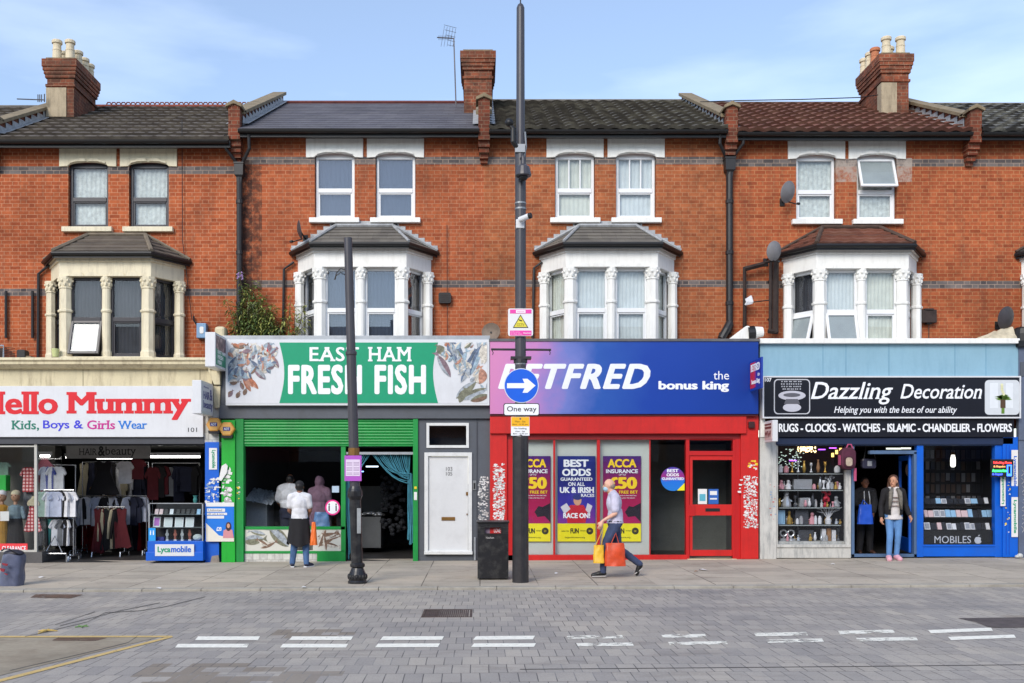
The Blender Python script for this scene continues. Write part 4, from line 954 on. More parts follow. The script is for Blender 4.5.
# hanging panel and tubes
hp = M().pb(66, 150, 441, 458.5, 21.3, 21.34).build('hanging_sign', mat('grey sign board', srgb(150, 148, 146), .5), sA)
letters(hp, 'HAIR', 79, 97, 448.5, 455, 21.297, black_l, bold=.0, serif=((0, .02, .05, .05), (.682, -.02, .05, .05)))
letters(hp, '&', 98, 105, 446, 456, 21.297, black_l, bold=.03); letters(hp, 'beauty', 105.5, 136, 446.5, 457.5, 21.297, black_l, serif=((0, .02, .05, .05), (.447, -.02, .04, .05)))
tube_m = mat('fluorescent tube', (1, .98, .94, 1), .4, emit=5.5)
for a, c, y_, b_ in ((40, 50, 20.7, 456), (66, 93, 22.0, 457.5), (97, 132, 22.2, 458), (143, 200, 21.6, 456.8)):
    t_ = thing('ceiling_light', {40: 'short glowing tube light above the red dresses', 66: 'lit strip light under the start of the hair and beauty panel', 97: 'lit strip light under the end of the hair and beauty panel', 143: 'long lit strip light over the phone counter'}[a], 'light', (PX((a+c)/2, y_), y_, PZ(b_, y_)))
    M().tube([(PX(a, y_), y_, PZ(b_, y_)), (PX(c, y_), y_, PZ(b_, y_))], .022, 8).build('tube', tube_m, t_)
    M().box(PX(a, y_)-.03, PX(c, y_)+.03, y_-.04, y_+.04, PZ(b_, y_)+.03, PZ(b_, y_)+.09).build('housing', white_b, t_)

# ---------- fish shop
sB = thing('shopfront', 'grey framed fish shopfront with green sign, green shutter and teal string curtain', 'shop', (PX(355), 20, 0), 'shopfronts in the parade')
plate(219, 490, 405, 418.5, 19.92, .2, dark_g, sB, 'fascia', bevel=.005)
plate(219, 227, 338, 418, 19.95, .1, dark_g, sB, 'fascia_end')
plate(222, 490, 335.5, 340, 19.86, .5, alu, sB, 'capping', bevel=.006)
roof_ledge(sB, 217, 490, 346)
plate(217, 490, 340, 406, 19.98, .1, dark_g, sB, 'backing')
sg = M().pb(225.5, 489.5, 339.5, 405.5, 19.8, 19.98).build('sign_board', mat('light box frame', srgb(214, 216, 218), .35, var=.05), sB, bevel=.01)
M().pb(227.5, 487.5, 342, 403.5, 19.795, 19.80).build('sign_face', white_b, sg)
Ys = 19.79
arcL = [(279.3+5*math.sin(math.pi*i/10), 342.5+60.5*i/10) for i in range(11)]; arcR = [(438-5*math.sin(math.pi*i/10), 342.5+60.5*i/10) for i in range(11)]
M().prism(poly_px(arcL+arcR[::-1], Ys), 'y', Ys, Ys+.004).build('sign_panel', flat('sea green sign vinyl', srgb(0, 150, 108)), sg)
def sl(b_, a, c, d, e, bold=.03): return letters(sg, b_, a, c, d, e, Ys-.003, white_l, bold=bold, serif=((0, .02, .05, .07), (.682, -.02, .05, .07)) if d < 350 else (), spacing=1.12)
sl('EAST', 309.5, 359, 347, 361.3, .02); sl('HAM', 368, 411.5, 347, 361.3, .02); sl('FRESH', 288, 362, 364.5, 394.5, .05); sl('FISH', 374.5, 426, 364.5, 394.5, .05)
letters(sg, '103', 267, 277.5, 347.3, 351.8, Ys-.003, red_l, bold=.02)
pf = lambda n, c_: mat(n, c_, .45, var=.55, vs=16, bump=0)
fm_ = [pf('print silver', srgb(178, 186, 194)), pf('print slate blue', srgb(104, 122, 150)), pf('print salmon', srgb(206, 150, 126)), pf('print brown', srgb(140, 110, 90)), pf('print cream', srgb(226, 218, 204)), pf('print rust', srgb(190, 116, 82)), pf('print mauve', srgb(146, 120, 130)), pf('print pale blue', srgb(166, 190, 206)), pf('print olive', srgb(136, 136, 114))]
Yp = 19.791
for px, py, L_, an, i, j, ft in ((234, 352, 12, .9, 4, 0, .8), (241, 346, 12, .2, 3, 2, .5), (232, 366, 22, 1.1, 0, 1, .35), (239, 368, 24, 1.2, 0, 1, .3), (229, 376, 20, 1.0, 7, 1, .35), (236, 379, 18, .8, 0, 7, .4), (245, 357, 16, .3, 2, 4, .5), (250, 352, 14, 1.3, 4, 5, .4), (258, 350, 12, 2, 4, 7, .6), (262, 362, 20, 1.9, 0, 1, .4), (266, 366, 18, 2.1, 7, 1, .35), (256, 368, 20, 2.2, 1, 0, .35), (260, 374, 16, 2.4, 0, 6, .4), (249, 379, 18, 2.0, 5, 2, .35), (253, 383, 16, 2.3, 5, 2, .3), (247, 385, 15, 2.1, 2, 5, .3), (242, 386, 8, 1.9, 3, 6, .5), (271, 356, 12, 2.2, 2, 4, .5), (275, 362, 14, 2.1, 6, 4, .4), (245, 392, 7, 1.2, 3, 3, .6), (238, 395, 7, 1.1, 3, 3, .6), (230, 394, 8, .9, 6, 3, .6), (236, 346, 8, 2.6, 5, 3, .6), (268, 345, 10, .3, 7, 0, .5)):
    fish_shape(sg, px, py, L_, an, fm_[i], fm_[j], Yp, ft)
for px, py, L_, an, i, j, ft in ((441, 350, 12, 2.3, 8, 8, .7), (444, 366, 26, 2.1, 6, 0, .3), (452, 352, 20, 2.0, 0, 1, .4), (456, 348, 22, 2.3, 1, 0, .35), (461, 360, 20, 1.0, 7, 0, .4), (470, 365, 40, 1.1, 0, 1, .22), (476, 360, 34, 1.2, 7, 1, .18), (480, 376, 16, 1.5, 2, 4, .9), (484, 352, 24, 1.6, 4, 4, .4), (466, 390, 26, .7, 8, 0, .35), (474, 394, 28, .4, 0, 8, .3), (480, 398, 20, .3, 3, 8, .35), (462, 396, 14, 1.2, 8, 8, .5), (448, 344, 8, .3, 5, 2, .6)):
    fish_shape(sg, px, py, L_, an, fm_[i], fm_[j], Yp, ft)
random.seed(17)
for _ in range(46):
    a = random.random(); px, py = 229+a*46, 344+random.random()*(44-a*26)+a*4
    fish_shape(sg, px, py, random.uniform(4, 9), random.uniform(0, 3.1), fm_[random.choice((0, 0, 1, 4, 4, 6, 7, 2, 3, 4))], fm_[random.choice((0, 4, 7, 6))], Yp-.0045, random.uniform(.4, .8))
for _ in range(34):
    a = random.random(); px, py = 441+a*44, 345+random.random()*(10+a*44)
    fish_shape(sg, px, py, random.uniform(4, 9), random.uniform(.6, 2.4), fm_[random.choice((0, 0, 1, 4, 4, 7, 2, 8))], fm_[random.choice((0, 4, 7, 4))], Yp-.0045, random.uniform(.3, .7))
# shutter and posts
shutter_slats(243.5, 413, 419, 445, 19.97, green_p, sB, 9)
plate(235, 243.5, 418.5, 562, 19.94, .2, green_p, sB, 'post', bevel=.004); plate(413, 418, 418.5, 562, 19.94, .2, green_p, sB, 'post', bevel=.004)
plate(221.5, 235, 420, 563, 19.9, .3, green_l, sB, 'pier_panel', bevel=.004)
plate(243.5, 413, 444, 446.3, 19.985, .12, green_p, sB, 'shutter_foot', bevel=.003)
g_ = M(); g_.pb(243.5, 345, 526.5, 529.5, 20.0, 20.06); g_.pb(243.5, 345, 551, 553.5, 20.0, 20.06); g_.pb(243.5, 245, 446, 551, 20.0, 20.06); g_.pb(341, 345.5, 446, 563, 20.0, 20.08); wf = g_.build('window_frame', green_p, sB)
M().pb(245, 341, 446, 526.5, 20.03, 20.038).build('glass_pane', shop_glass_d, wf)
M().pb(317, 345, 551.5, 563, 19.985, 20.1).build('green_board', green_p, sB)
M().pb(243.5, 317, 553.5, 563.5, 20.01, 20.1).build('stallriser', tile_w, sB)
fp = M().pb(245, 341, 529.5, 551, 20.01, 20.06).build('fish_panel', mat('white printed panel', srgb(208, 206, 196), .5, var=.06), sB)
for px, py, L_, an, i, j, ft in ((253, 540, 22, .1, 8, 0, .45), (258, 533, 16, 2.9, 0, 8, .3), (268, 545, 16, .4, 3, 4, .3), (263, 543, 12, 2.6, 3, 4, .3), (279, 538, 26, 2.4, 0, 8, .4), (283, 536, 22, 2.2, 8, 1, .25), (322, 538, 20, 1.2, 3, 4, .3), (328, 540, 22, .6, 3, 4, .25), (326, 535, 18, .2, 3, 3, .2), (330, 545, 18, -.2, 4, 3, .25), (325, 543, 16, 1.7, 3, 4, .25), (334, 538, 12, .3, 3, 4, .2)):
    fish_shape(fp, px, py, L_, an, fm_[i], fm_[j], 20.009, ft)
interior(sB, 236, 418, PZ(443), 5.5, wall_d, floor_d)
plate(346, 413, 452, 454.5, 20.02, .05, alu, sB, 'door_head')
plate(342, 346, 454, 562, 20.09, .04, steel, sB, 'door_jamb')
# teal string curtain gathered to the sides
sc_ = M(); teal = mat('teal string curtain', srgb(70, 140, 160), .8, var=.25, vs=8)
random.seed(3)
for i in range(30):
    u = i/29; top = 352+58*u
    side = 1 if u > .32 else -1
    if side > 0: tie = (409.5+random.uniform(-2, 3), 478+random.uniform(-6, 6)); sag = 8
    else: tie = (347.5+random.uniform(-1, 2), 474+random.uniform(-5, 5)); sag = 5
    y_ = 20.10+random.uniform(-.03, .03); pts = []
    for k in range(7):
        t = k/6; px = top+(tie[0]-top)*t; py = 454+(tie[1]-454)*(t**.8)+sag*math.sin(math.pi*t)*.7
        pts.append((PX(px, y_), y_, PZ(py, y_)))
    end = 545 if side > 0 else 560
    pts += [(PX(tie[0]+random.uniform(-1, 2), y_), y_, PZ(510, y_)), (PX(tie[0]+random.uniform(-1, 3), y_), y_, PZ(end-random.random()*12, y_))]
    sc_.tube(pts, .010, 4)
sc_.build('string_curtain', teal, sB)
# side door part
g_ = M(); g_.pb(418, 426, 417, 563, 19.99, 20.15); g_.pb(469, 490, 417, 563, 19.99, 20.15); g_.pb(426, 469, 417, 423.5, 19.99, 20.15); g_.pb(426, 469, 447.5, 453, 19.99, 20.15); g_.pb(426, 469, 554.5, 563, 19.99, 20.15); g_.build('side_wall', dark_g, sB)
g_ = M(); g_.pb(476.5, 477.5, 417, 562, 19.975, 19.99); g_.build('joint', charcoal, sB)
fr_w = mat('worn white gloss paint', srgb(222, 222, 220), .35, var=.05, vs=3, grime=.2)
g_ = M(); g_.ring(PX(426.5), PX(469), PZ(448), PZ(423), .055, 19.96, 20.1); tw = g_.build('transom_window', fr_w, sB, bevel=.004)
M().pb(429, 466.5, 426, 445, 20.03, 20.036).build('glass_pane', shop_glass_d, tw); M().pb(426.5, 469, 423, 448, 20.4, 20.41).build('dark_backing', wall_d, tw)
g_ = M(); g_.ring(PX(424.5), PX(472), PZ(554), PZ(452.5), .075, 19.95, 20.12); g_.pb(424, 472.5, 551.5, 554.5, 19.9, 19.96)
dfm = g_.build('door_frame', fr_w, sB, bevel=.005)
dr = M().pb(428.5, 468, 456.5, 551.5, 20.0, 20.05).build('door', mat('plain white door', srgb(214, 214, 214), .4, var=.05, vs=2, grime=.12), dfm, bevel=.004)
letters(dfm, '103', 446, 452.3, 467, 470.8, 19.998, black_l); letters(dfm, '105', 446, 452.3, 471.8, 475.6, 19.998, black_l)
brass = mat('tarnished brass', srgb(150, 112, 62), .4, .7, var=.2)
M().pb(441.5, 455, 517, 520.5, 19.985, 20.0).build('letterbox', brass, dfm, bevel=.003); M().pb(466, 468.2, 492, 495.5, 19.98, 20.0).build('lock', brass, dfm); M().pb(466.5, 467.6, 513.5, 515, 19.98, 20.0).build('lock', brass, dfm)
ep = M().pb(472.8, 476.2, 480.5, 490, 19.965, 19.99).build('entry_panel', steel, sB); M().pb(473.6, 475.4, 483, 489, 19.962, 19.965).build('buttons', black_p, ep)
M().tube([(PX(475), 19.95, PZ(560)), (PX(475), 19.95, PZ(537))], .022, 8).build('pipe', alu, sB)

# ---------- betting shop
sC = thing('shopfront', 'red framed betting shopfront under a pink to deep blue sign', 'shop', (PX(624), 20, 0), 'shopfronts in the parade')
def mat_fade():
    m, t, b = nodes('pink to blue sign print'); ob = objco(t); s_ = t.nodes.new('ShaderNodeSeparateXYZ'); t.links.new(ob, s_.inputs[0])
    n = noise_(t, ob, 1.6, 4); xx = math_(t, 'ADD', s_.outputs[0], math_(t, 'MULTIPLY', math_(t, 'SUBTRACT', n, .5), 1.0))
    f = math_(t, 'DIVIDE', math_(t, 'SUBTRACT', xx, PX(490)), PX(758)-PX(490), clamp=True)
    c = ramp(t, f, [(0, srgb(206, 130, 178)), (.14, srgb(192, 126, 184)), (.27, srgb(110, 122, 192)), (.42, srgb(36, 84, 168)), (.6, srgb(12, 60, 156)), (1, srgb(2, 50, 138))])
    t.links.new(c, b.inputs['Base Color']); b.inputs['Roughness'].default_value = .35; return m
def wedge_board(px0, px1, py0, py1, y_top, y_bot, yb, m, parent, name):
    g_ = M(); g_.prism([(y_top, PZ(py0, y_top)), (yb, PZ(py0, y_top)), (yb, PZ(py1, y_bot)), (y_bot, PZ(py1, y_bot))], 'x', PX(px0, y_top), PX(px1, y_top)); return g_.build(name, m, parent, bevel=.006)
sg = plate(490, 758.5, 341, 414, 19.8, .2, mat_fade(), sC, 'sign_board', bevel=.006)
plate(489, 760, 338.6, 341.2, 19.78, .9, lead_d, sC, 'capping'); roof_ledge(sC, 490, 760, 347)
letters(sg, 'BETFRED', 498, 650.5, 363.8, 389, 19.796, white_l, bold=.045, shear=.32, spacing=1.14)
letters(sg, 'the', 713.5, 729, 371, 379.5, 19.796, white_l); letters(sg, 'bonus king', 658.5, 729, 381, 392, 19.796, white_l, bold=.045)
plate(490, 758, 414, 416, 19.84, .15, mat('dark red shadow gap', srgb(90, 20, 24), .5), sC, 'bead')
plate(490, 746.5, 416, 433.5, 19.86, .15, red_p, sC, 'fascia', bevel=.006); plate(746.5, 758.5, 416, 434, 19.93, .1, red_p, sC, 'fascia_end')
plate(490, 507, 433.5, 562, 19.92, .2, red_p, sC, 'pilaster', bevel=.005); plate(741, 758.5, 433.5, 559, 19.92, .2, red_p, sC, 'pilaster', bevel=.005)
g_ = M(); g_.pb(507, 741, 433.5, 439.5, 19.98, 20.12); g_.build('window_head', mat('deep red shaded frame', srgb(150, 24, 26), .45, var=.1), sC)
plate(507, 513, 439.5, 562, 19.97, .15, red_d, sC, 'jamb'); plate(507, 687, 555, 561.5, 19.97, .15, red_p, sC, 'window_sill', bevel=.004)
plate(735.5, 741, 439, 560, 19.97, .15, red_d, sC, 'jamb')
g_ = M(); g_.pb(597, 600, 439.5, 555, 19.99, 20.07); g_.pb(553.3, 555.2, 439.5, 555, 20.0, 20.06); g_.pb(649.5, 650.5, 439.5, 555, 20.01, 20.06); wf = g_.build('window_frame', red_d, sC)
M().pb(513, 686, 439.5, 555, 20.03, 20.038).build('glass_pane', glass('clear shop glass', (.97, .98, .98), boost=.4), wf)
back_p = mat('pale grey backing board', srgb(190, 198, 192), .6, var=.05)
wb = plate(513, 649.5, 439.5, 556, 20.14, .04, back_p, sC, 'window_backing')
def poster_mat(name, stops, vertical=True):
    if name in MATS: return MATS[name]
    m, t, b = nodes(name); c = t.nodes.new('ShaderNodeTexCoord'); s_ = t.nodes.new('ShaderNodeSeparateXYZ'); t.links.new(c.outputs['Generated'], s_.inputs[0])
    n = noise_(t, c.outputs['Generated'], 3, 3); f = math_(t, 'ADD', s_.outputs[2 if vertical else 0], math_(t, 'MULTIPLY', math_(t, 'SUBTRACT', n, .5), .4))
    t.links.new(ramp(t, f, stops), b.inputs['Base Color']); b.inputs['Roughness'].default_value = .35; MATS[name] = m; return m
navy, purple, crim, yel = srgb(30, 30, 96), srgb(90, 40, 130), srgb(160, 24, 60), srgb(238, 224, 30)
pm1 = poster_mat('poster crimson print', [(.0, srgb(120, 20, 110)), (.3, srgb(170, 20, 80)), (.6, srgb(150, 24, 70)), (1, srgb(70, 26, 110))]); pm2 = poster_mat('poster navy print', [(0, srgb(170, 30, 80)), (.18, srgb(140, 40, 140)), (.4, srgb(60, 50, 160)), (.75, srgb(24, 34, 110)), (1, srgb(24, 40, 120))])
yel_m = flat('yellow poster strip', yel); skin = mat('skin tone', srgb(206, 152, 122), .6, var=.08, vs=10, bump=.02)
def poster(px0, px1, kind, y=20.10):
    p = M().pb(px0, px1, 456, 541.5, y, y+.01).build('poster', pm2 if kind == 'odds' else pm1, sC)
    M().pb(px0, px1, 523.5, 541.5, y-.003, y).build('poster_strip', yel_m, p)
    w = px1-px0; cx = (px0+px1)/2; yy = y-.006
    def t(b_, fx0, fx1, y0, y1, m=white_l, bold=.03, sp=1): letters(p, b_, px0+w*fx0, px0+w*fx1, y0, y1, yy, m, bold=bold)
    if kind == 'odds':
        t('BEST', .16, .82, 459.5, 467, bold=.05); t('ODDS', .12, .88, 468.7, 476, bold=.05); t('GUARANTEED', .08, .92, 477.5, 480.8); t('ON ALL', .28, .72, 482.2, 486); t('UK & IRISH', .06, .96, 487, 493, bold=.05); t('RACES', .62, .97, 493.8, 497); t('RACE ON!', .15, .86, 513, 518.2, bold=.05)
        j = M(); c_ = PX(cx+1, yy); z = lambda q: PZ(q, yy)     # jockey in red silks and blue cap, printed
        j.prism(poly_px([(cx-9, 523), (cx-11, 510), (cx-6, 505), (cx+7, 505), (cx+11, 512), (cx+9, 523)], yy), 'y', yy+.001, yy+.003); j.build('printed_figure', flat('print red silks', srgb(196, 30, 50)), p)
        M().disc(c_, z(500.5), .08, .1, yy, yy+.003).build('printed_figure', skin, p); j = M(); j.disc(c_, z(497), .095, .06, yy-.001, yy+.002); j.build('printed_figure', flat('print cap', srgb(40, 50, 120)), p)
        j = M(); j.prism(poly_px([(cx-16, 507), (cx-10, 503), (cx-6, 509), (cx-12, 514)], yy), 'y', yy-.001, yy+.002); j.prism(poly_px([(cx+11, 503), (cx+16, 506), (cx+13, 514), (cx+9, 510)], yy), 'y', yy-.001, yy+.002); j.build('printed_figure', flat('print white sleeve', srgb(210, 206, 214)), p)
    else:
        t('ACCA', .12, .88, 459, 467.5, yel_l, .05); t('INSURANCE', .08, .92, 469.3, 473.2); t('UP TO', .42, .6, 474, 475.6, bold=.01); t('£50', .12, .9, 477, 489, yel_l, .06); t('AS A FREE BET', .12, .92, 490.6, 493.6, yel_l, .02)
        t('Get your stake back as a free bet if one', .15, .88, 494.8, 496.4, bold=0); t('selection lets your bet down', .2, .84, 497.3, 498.8, bold=0)
        j = M(); j.prism(poly_px([(px1-.3, 503), (px1-8, 507), (px1-12, 506), (px1-16, 512), (px1-13, 517), (px1-6, 516), (px1-.3, 522)], yy), 'y', yy, yy+.003); j.build('printed_figure', flat('print dark glove', srgb(34, 24, 40)), p)
    st = flat('olive black print', srgb(50, 50, 30))
    t('when the', .1, .3, 530, 531.8, st, 0); letters(p, 'FUN', px0+w*.34, px0+w*.56, 528.3, 533.5, yy, st, bold=.05); t('stops', .6, .74, 530, 531.8, st, 0)
    M().disc(PX(px0+w*.85, yy), PZ(531, yy), .07, .07, yy, yy+.003, 18).build('logo', st, p); letters(p, '18+', px0+w*.82, px0+w*.885, 530.2, 531.8, yy-.002, yel_l); t('begambleaware.org', .2, .72, 536.5, 538.6, st, 0)
poster(515, 550.5, 'acca'); poster(557.5, 595.5, 'odds'); poster(603, 641, 'acca')
# dark pane, round sticker
stk = M(); stk.disc(PX(673), PZ(479), .24, .24, 20.018, 20.024, 32); sr = stk.build('window_sticker', poster_mat('round sticker print', [(0, srgb(30, 120, 200)), (.4, srgb(30, 110, 210)), (.6, srgb(150, 40, 120)), (1, srgb(70, 60, 160))]), sC)
for b_, a, c, d, e in (('BEST', 667, 678.5, 469, 472.3), ('ODDS', 666.5, 679, 473.3, 476.3), ('GUARANTEED', 662, 684, 477.4, 480)): letters(sr, b_, a, c, d, e, 20.016, white_l, bold=.04)
M().prism(poly_px([(677, 490.5), (684.5, 483), (684.5, 490.5)], 20.02), 'y', 20.012, 20.016).build('sticker_corner', yel_m, sr)
interior(sC, 509, 757, PZ(437), 5.0, mat('dark betting shop wall', srgb(112, 112, 112), .8), floor_d, y0=20.2)
# door
g_ = M(); g_.pb(686, 689.5, 439, 560, 19.98, 20.12); g_.pb(733, 736, 439, 560, 19.98, 20.12); g_.pb(689.5, 733, 438.5, 440, 19.98, 20.12); g_.pb(689.5, 733, 451, 455.5, 19.975, 20.12); dfc = g_.build('door_frame', red_d, sC, bevel=.004)
M().pb(689.5, 733, 440, 451, 20.04, 20.046).build('glass_pane', shop_glass, dfc)
g_ = M(); g_.pb(689.8, 692.6, 455.7, 556, 20.0, 20.06); g_.pb(732, 735.6, 455.7, 556, 20.0, 20.06); g_.pb(692.6, 732, 455.7, 460, 20.0, 20.06); g_.pb(692.6, 732, 504.5, 515.5, 20.0, 20.06); g_.pb(692.6, 732, 550, 556, 20.0, 20.06)
dc = g_.build('door', red_p, sC, bevel=.004)
M().pb(692.6, 732, 460, 504.5, 20.03, 20.036).build('glass_pane', shop_glass, dc); M().pb(692.6, 732, 515.5, 550, 20.03, 20.036).build('glass_pane', shop_glass, dc)
M().pb(705.5, 720, 508.3, 511.5, 19.99, 20.0).build('letterbox', black_p, dc, bevel=.003); M().pb(689, 695, 505, 516, 19.97, 20.0).build('handle_plate', red_d, dc, bevel=.004)
n1 = M().pb(698, 707, 489, 504, 20.02, 20.026).build('door_notice', paper_w, dc); M().pb(699.5, 705.5, 494, 501, 20.017, 20.02).build('notice_print', flat('teal print', srgb(90, 170, 190)), dc)
n2 = M().pb(708.5, 718.5, 489, 504, 20.02, 20.026).build('door_notice', flat('blue notice', srgb(44, 96, 176)), dc); M().pb(710, 717, 491, 495, 20.017, 20.02).build('notice_print', paper_w, dc); M().pb(710, 717, 498, 499.5, 20.017, 20.02).build('notice_print', paper_w, dc)
plate(688, 737, 559, 560.3, 19.9, .3, cream_p, sC, 'doorstep')
M().box(PX(641), PX(757), 22.5, 22.6, 0, 2.4).build('partition', mat('mid grey partition', srgb(128, 132, 128), .7), sC)
stickers(493.5, 504.5, 464, 522, 19.92, 330, sC, (paper_w, paper_w, paper_g), smin=.02, smax=.065); stickers(478.5, 488, 476, 522, 19.99, 150, sC, (paper_w, paper_g), smin=.02, smax=.06)
stickers(744, 757, 476, 528, 19.92, 340, sC, (paper_w, paper_w, paper_g), smin=.018, smax=.055); stickers(744, 757, 460, 472, 19.92, 12, sC, (paper_w, paper_y), smin=.04, smax=.08); stickers(739.5, 742, 478, 492, 19.90, 5, sC, (paper_w,), smin=.04, smax=.08)
al = M().pb(749, 755, 421.5, 428, 19.86, 19.93).build('alarm_unit', mat('dark maroon plastic', srgb(60, 28, 28), .4), sC, bevel=.01)

# ---------- decoration shop
sD = thing('shopfront', 'pale blue and black decoration shopfront with two display windows', 'shop', (PX(889), 20, 0), 'shopfronts in the parade')
plate(760, 1018.5, 343, 377, 19.92, .1, sky_p, sD, 'fascia'); plate(759.5, 1020, 338.3, 343.3, 19.82, .6, plaster_w, sD, 'capping', bevel=.008); roof_ledge(sD, 760, 1018, 346)
for px in (823, 846, 889, 955, 986): M().pb(px-.3, px+.3, 344, 376, 19.917, 19.92).build('joint', mat('blue grey joint', srgb(104, 150, 176), .7), sD)
plate(760.5, 765, 377, 437, 19.93, .1, plaster_w, sD, 'fascia_end')
sg = M().pb(763, 1020.5, 376.5, 417.8, 19.8, 19.92).build('sign_board', black_s, sD, bevel=.004)
g_ = M(); x0, x1 = PX(762.6, 19.79), PX(1021, 19.79); z0, z1 = PZ(418.3, 19.79), PZ(376, 19.79); g_.ring(x0, x1, z0, z1, .028, 19.785, 19.93); g_.build('sign_frame', white_b, sg)
def al_(b_, a, c, d, e, bold=.01, m=white_l): letters(sg, b_, a, c, d, e, 19.796, m, bold=bold, shear=.28, serif=((0, .02, .03, .04),))
al_('Dazzling', 811, 893, 382, 404.5, .012); al_('Decoration', 900.5, 982, 384, 398.7, .012); al_('Helping you with the best of our ability', 834, 957, 406.3, 414.8, .004)
letters(sg, '107', 764.8, 771.5, 377.9, 381.7, 19.796, white_l, bold=.03)
def rrect(px0, px1, py0, py1, r, Y):
    pts = []
    for cx, cy, a0 in ((px1-r, py0+r, 0), (px0+r, py0+r, 90), (px0+r, py1-r, 180), (px1-r, py1-r, 270)):
        for k in range(5): a = R(a0+22.5*k); pts.append((cx+r*math.cos(a), cy-r*math.sin(a)))
    return poly_px(pts, Y)
M().prism(rrect(774, 810.2, 379, 414.2, 4, 19.79), 'y', 19.796, 19.8).build('picture_frame', grey_l, sg); M().prism(rrect(775, 809.2, 380, 413.2, 3.5, 19.79), 'y', 19.793, 19.796).build('picture_ground', black_s, sg)
pc = M(); cz = lambda q: PZ(q, 19.79)
for k, (yy_, rx) in enumerate(((381.5, 9), (384, 9.5), (386.5, 9), (389, 8.5))):
    for q in range(9): pc.disc(PX(791.5-rx+2*rx*q/8, 19.79)+random.uniform(-.01, .01), cz(yy_), .017, .015, 19.79, 19.793, 6)
pc.build('printed_crystals', flat('print crystal', srgb(170, 172, 180)), sg)
pc = M(); pc.disc(PX(792, 19.79), cz(395.5), .27, .095, 19.7895, 19.793, 28); pc.disc(PX(792, 19.79), cz(407.5), .18, .085, 19.7895, 19.793, 28); pc.build('printed_chandelier', flat('print lamp grey', srgb(190, 190, 200)), sg)
pc = M(); pc.disc(PX(792, 19.78), cz(395), .17, .04, 19.787, 19.789, 20); pc.prism(poly_px([(786, 399), (798, 399), (800, 404), (784, 404)], 19.79), 'y', 19.788, 19.79); pc.build('printed_shade', flat('print lamp dark', srgb(92, 92, 100)), sg)
M().prism(rrect(985, 1019.5, 380, 414.8, 4, 19.79), 'y', 19.793, 19.8).build('picture_ground', flat('print pale grey', srgb(206, 210, 214)), sg)
pc = M(); pc.pb(990, 998, 383, 408, 19.7915, 19.793); pc.pb(1006, 1013, 383, 408, 19.7915, 19.793); pc.build('printed_wall', flat('print paler grey', srgb(222, 226, 230)), sg)
pc = M()
for a in range(15):
    t = math.pi*(.02+.96*a/14); l = random.uniform(7, 10); x_, y_ = 1003, 400
    pc.prism(poly_px([(x_-1, y_), (x_+l*math.cos(t)*.5, y_-l*math.sin(t)*.6-1.2), (x_+l*math.cos(t), y_-l*math.sin(t)*.65), (x_+l*math.cos(t)*.5+.8, y_-l*math.sin(t)*.6+.4)], 19.79), 'y', 19.787, 19.79)
pc.pb(1001.5, 1004.5, 408, 413.5, 19.787, 19.789); pc.build('printed_plant', flat('print leaf green', srgb(96, 130, 48)), sg)
pc = M(); pc.pb(1000.5, 1005.5, 399.5, 408, 19.786, 19.787); pc.build('printed_pot', flat('print brown pot', srgb(84, 62, 44)), sg)
pc = M()
for q in range(5): pc.disc(PX(1003+random.uniform(-1.5, 1.5), 19.78), cz(385+q*2.3), .028, .03, 19.784, 19.786, 8)
pc.build('printed_flowers', flat('print cream flower', srgb(226, 224, 180)), sg)
st2 = M().pb(776, 1014, 418.8, 437, 19.88, 20.0).build('sign_board', black_s, sD, bevel=.003)
letters(st2, 'RUGS - CLOCKS - WATCHES - ISLAMIC - CHANDELIER - FLOWERS', 778.7, 1012, 423.6, 432, 19.877, white_l, bold=.035, spacing=.98)
plate(776, 1014, 437, 445, 19.93, .35, mat('navy shutter box', srgb(30, 44, 74), .4, var=.15), sD, 'shutter_box', bevel=.02)
M().pb(776, 996, 442.5, 445.5, 19.96, 20.0).build('shutter_foot', mat('blue steel', srgb(50, 78, 116), .4), sD)
old_w = mat('peeling white post', srgb(198, 196, 190), .7, var=.12, vs=3, grime=.75, gcol=srgb(112, 116, 118), streak=True)
plate(760, 776.5, 437, 559, 19.95, .2, old_w, sD, 'pilaster', bevel=.004); stickers(770, 776, 480, 520, 19.948, 14, sD, (flat('pale blue scrap', srgb(120, 150, 190)), flat('red scrap', srgb(190, 60, 50))), smin=.015, smax=.05)
g_ = M(); g_.pb(776.5, 851, 546, 558, 19.985, 20.12); g_.pb(845.5, 851, 470, 546, 19.985, 20.08); g_.pb(776.5, 778, 445, 546, 19.99, 20.06); g_.pb(776.5, 851, 544.5, 547.5, 19.96, 20.06)
wf = g_.build('window_frame', old_w, sD, bevel=.004); M().pb(778, 846, 445, 545, 20.03, 20.036).build('glass_pane', shop_glass_d, wf)
M().pb(845.5, 851, 445, 470, 19.99, 20.06).build('window_post', black_p, sD)
blue_w = mat('blue grey door frame', srgb(86, 112, 146), .4, var=.15, grime=.3)
g_ = M(); g_.pb(851.5, 854.5, 445, 557, 19.985, 20.1); g_.pb(914, 917, 452, 557, 19.985, 20.1); g_.pb(851.5, 917, 554, 557, 19.985, 20.1); g_.pb(870, 917, 450.5, 454, 19.985, 20.1); g_.build('door_frame', blue_w, sD, bevel=.004)
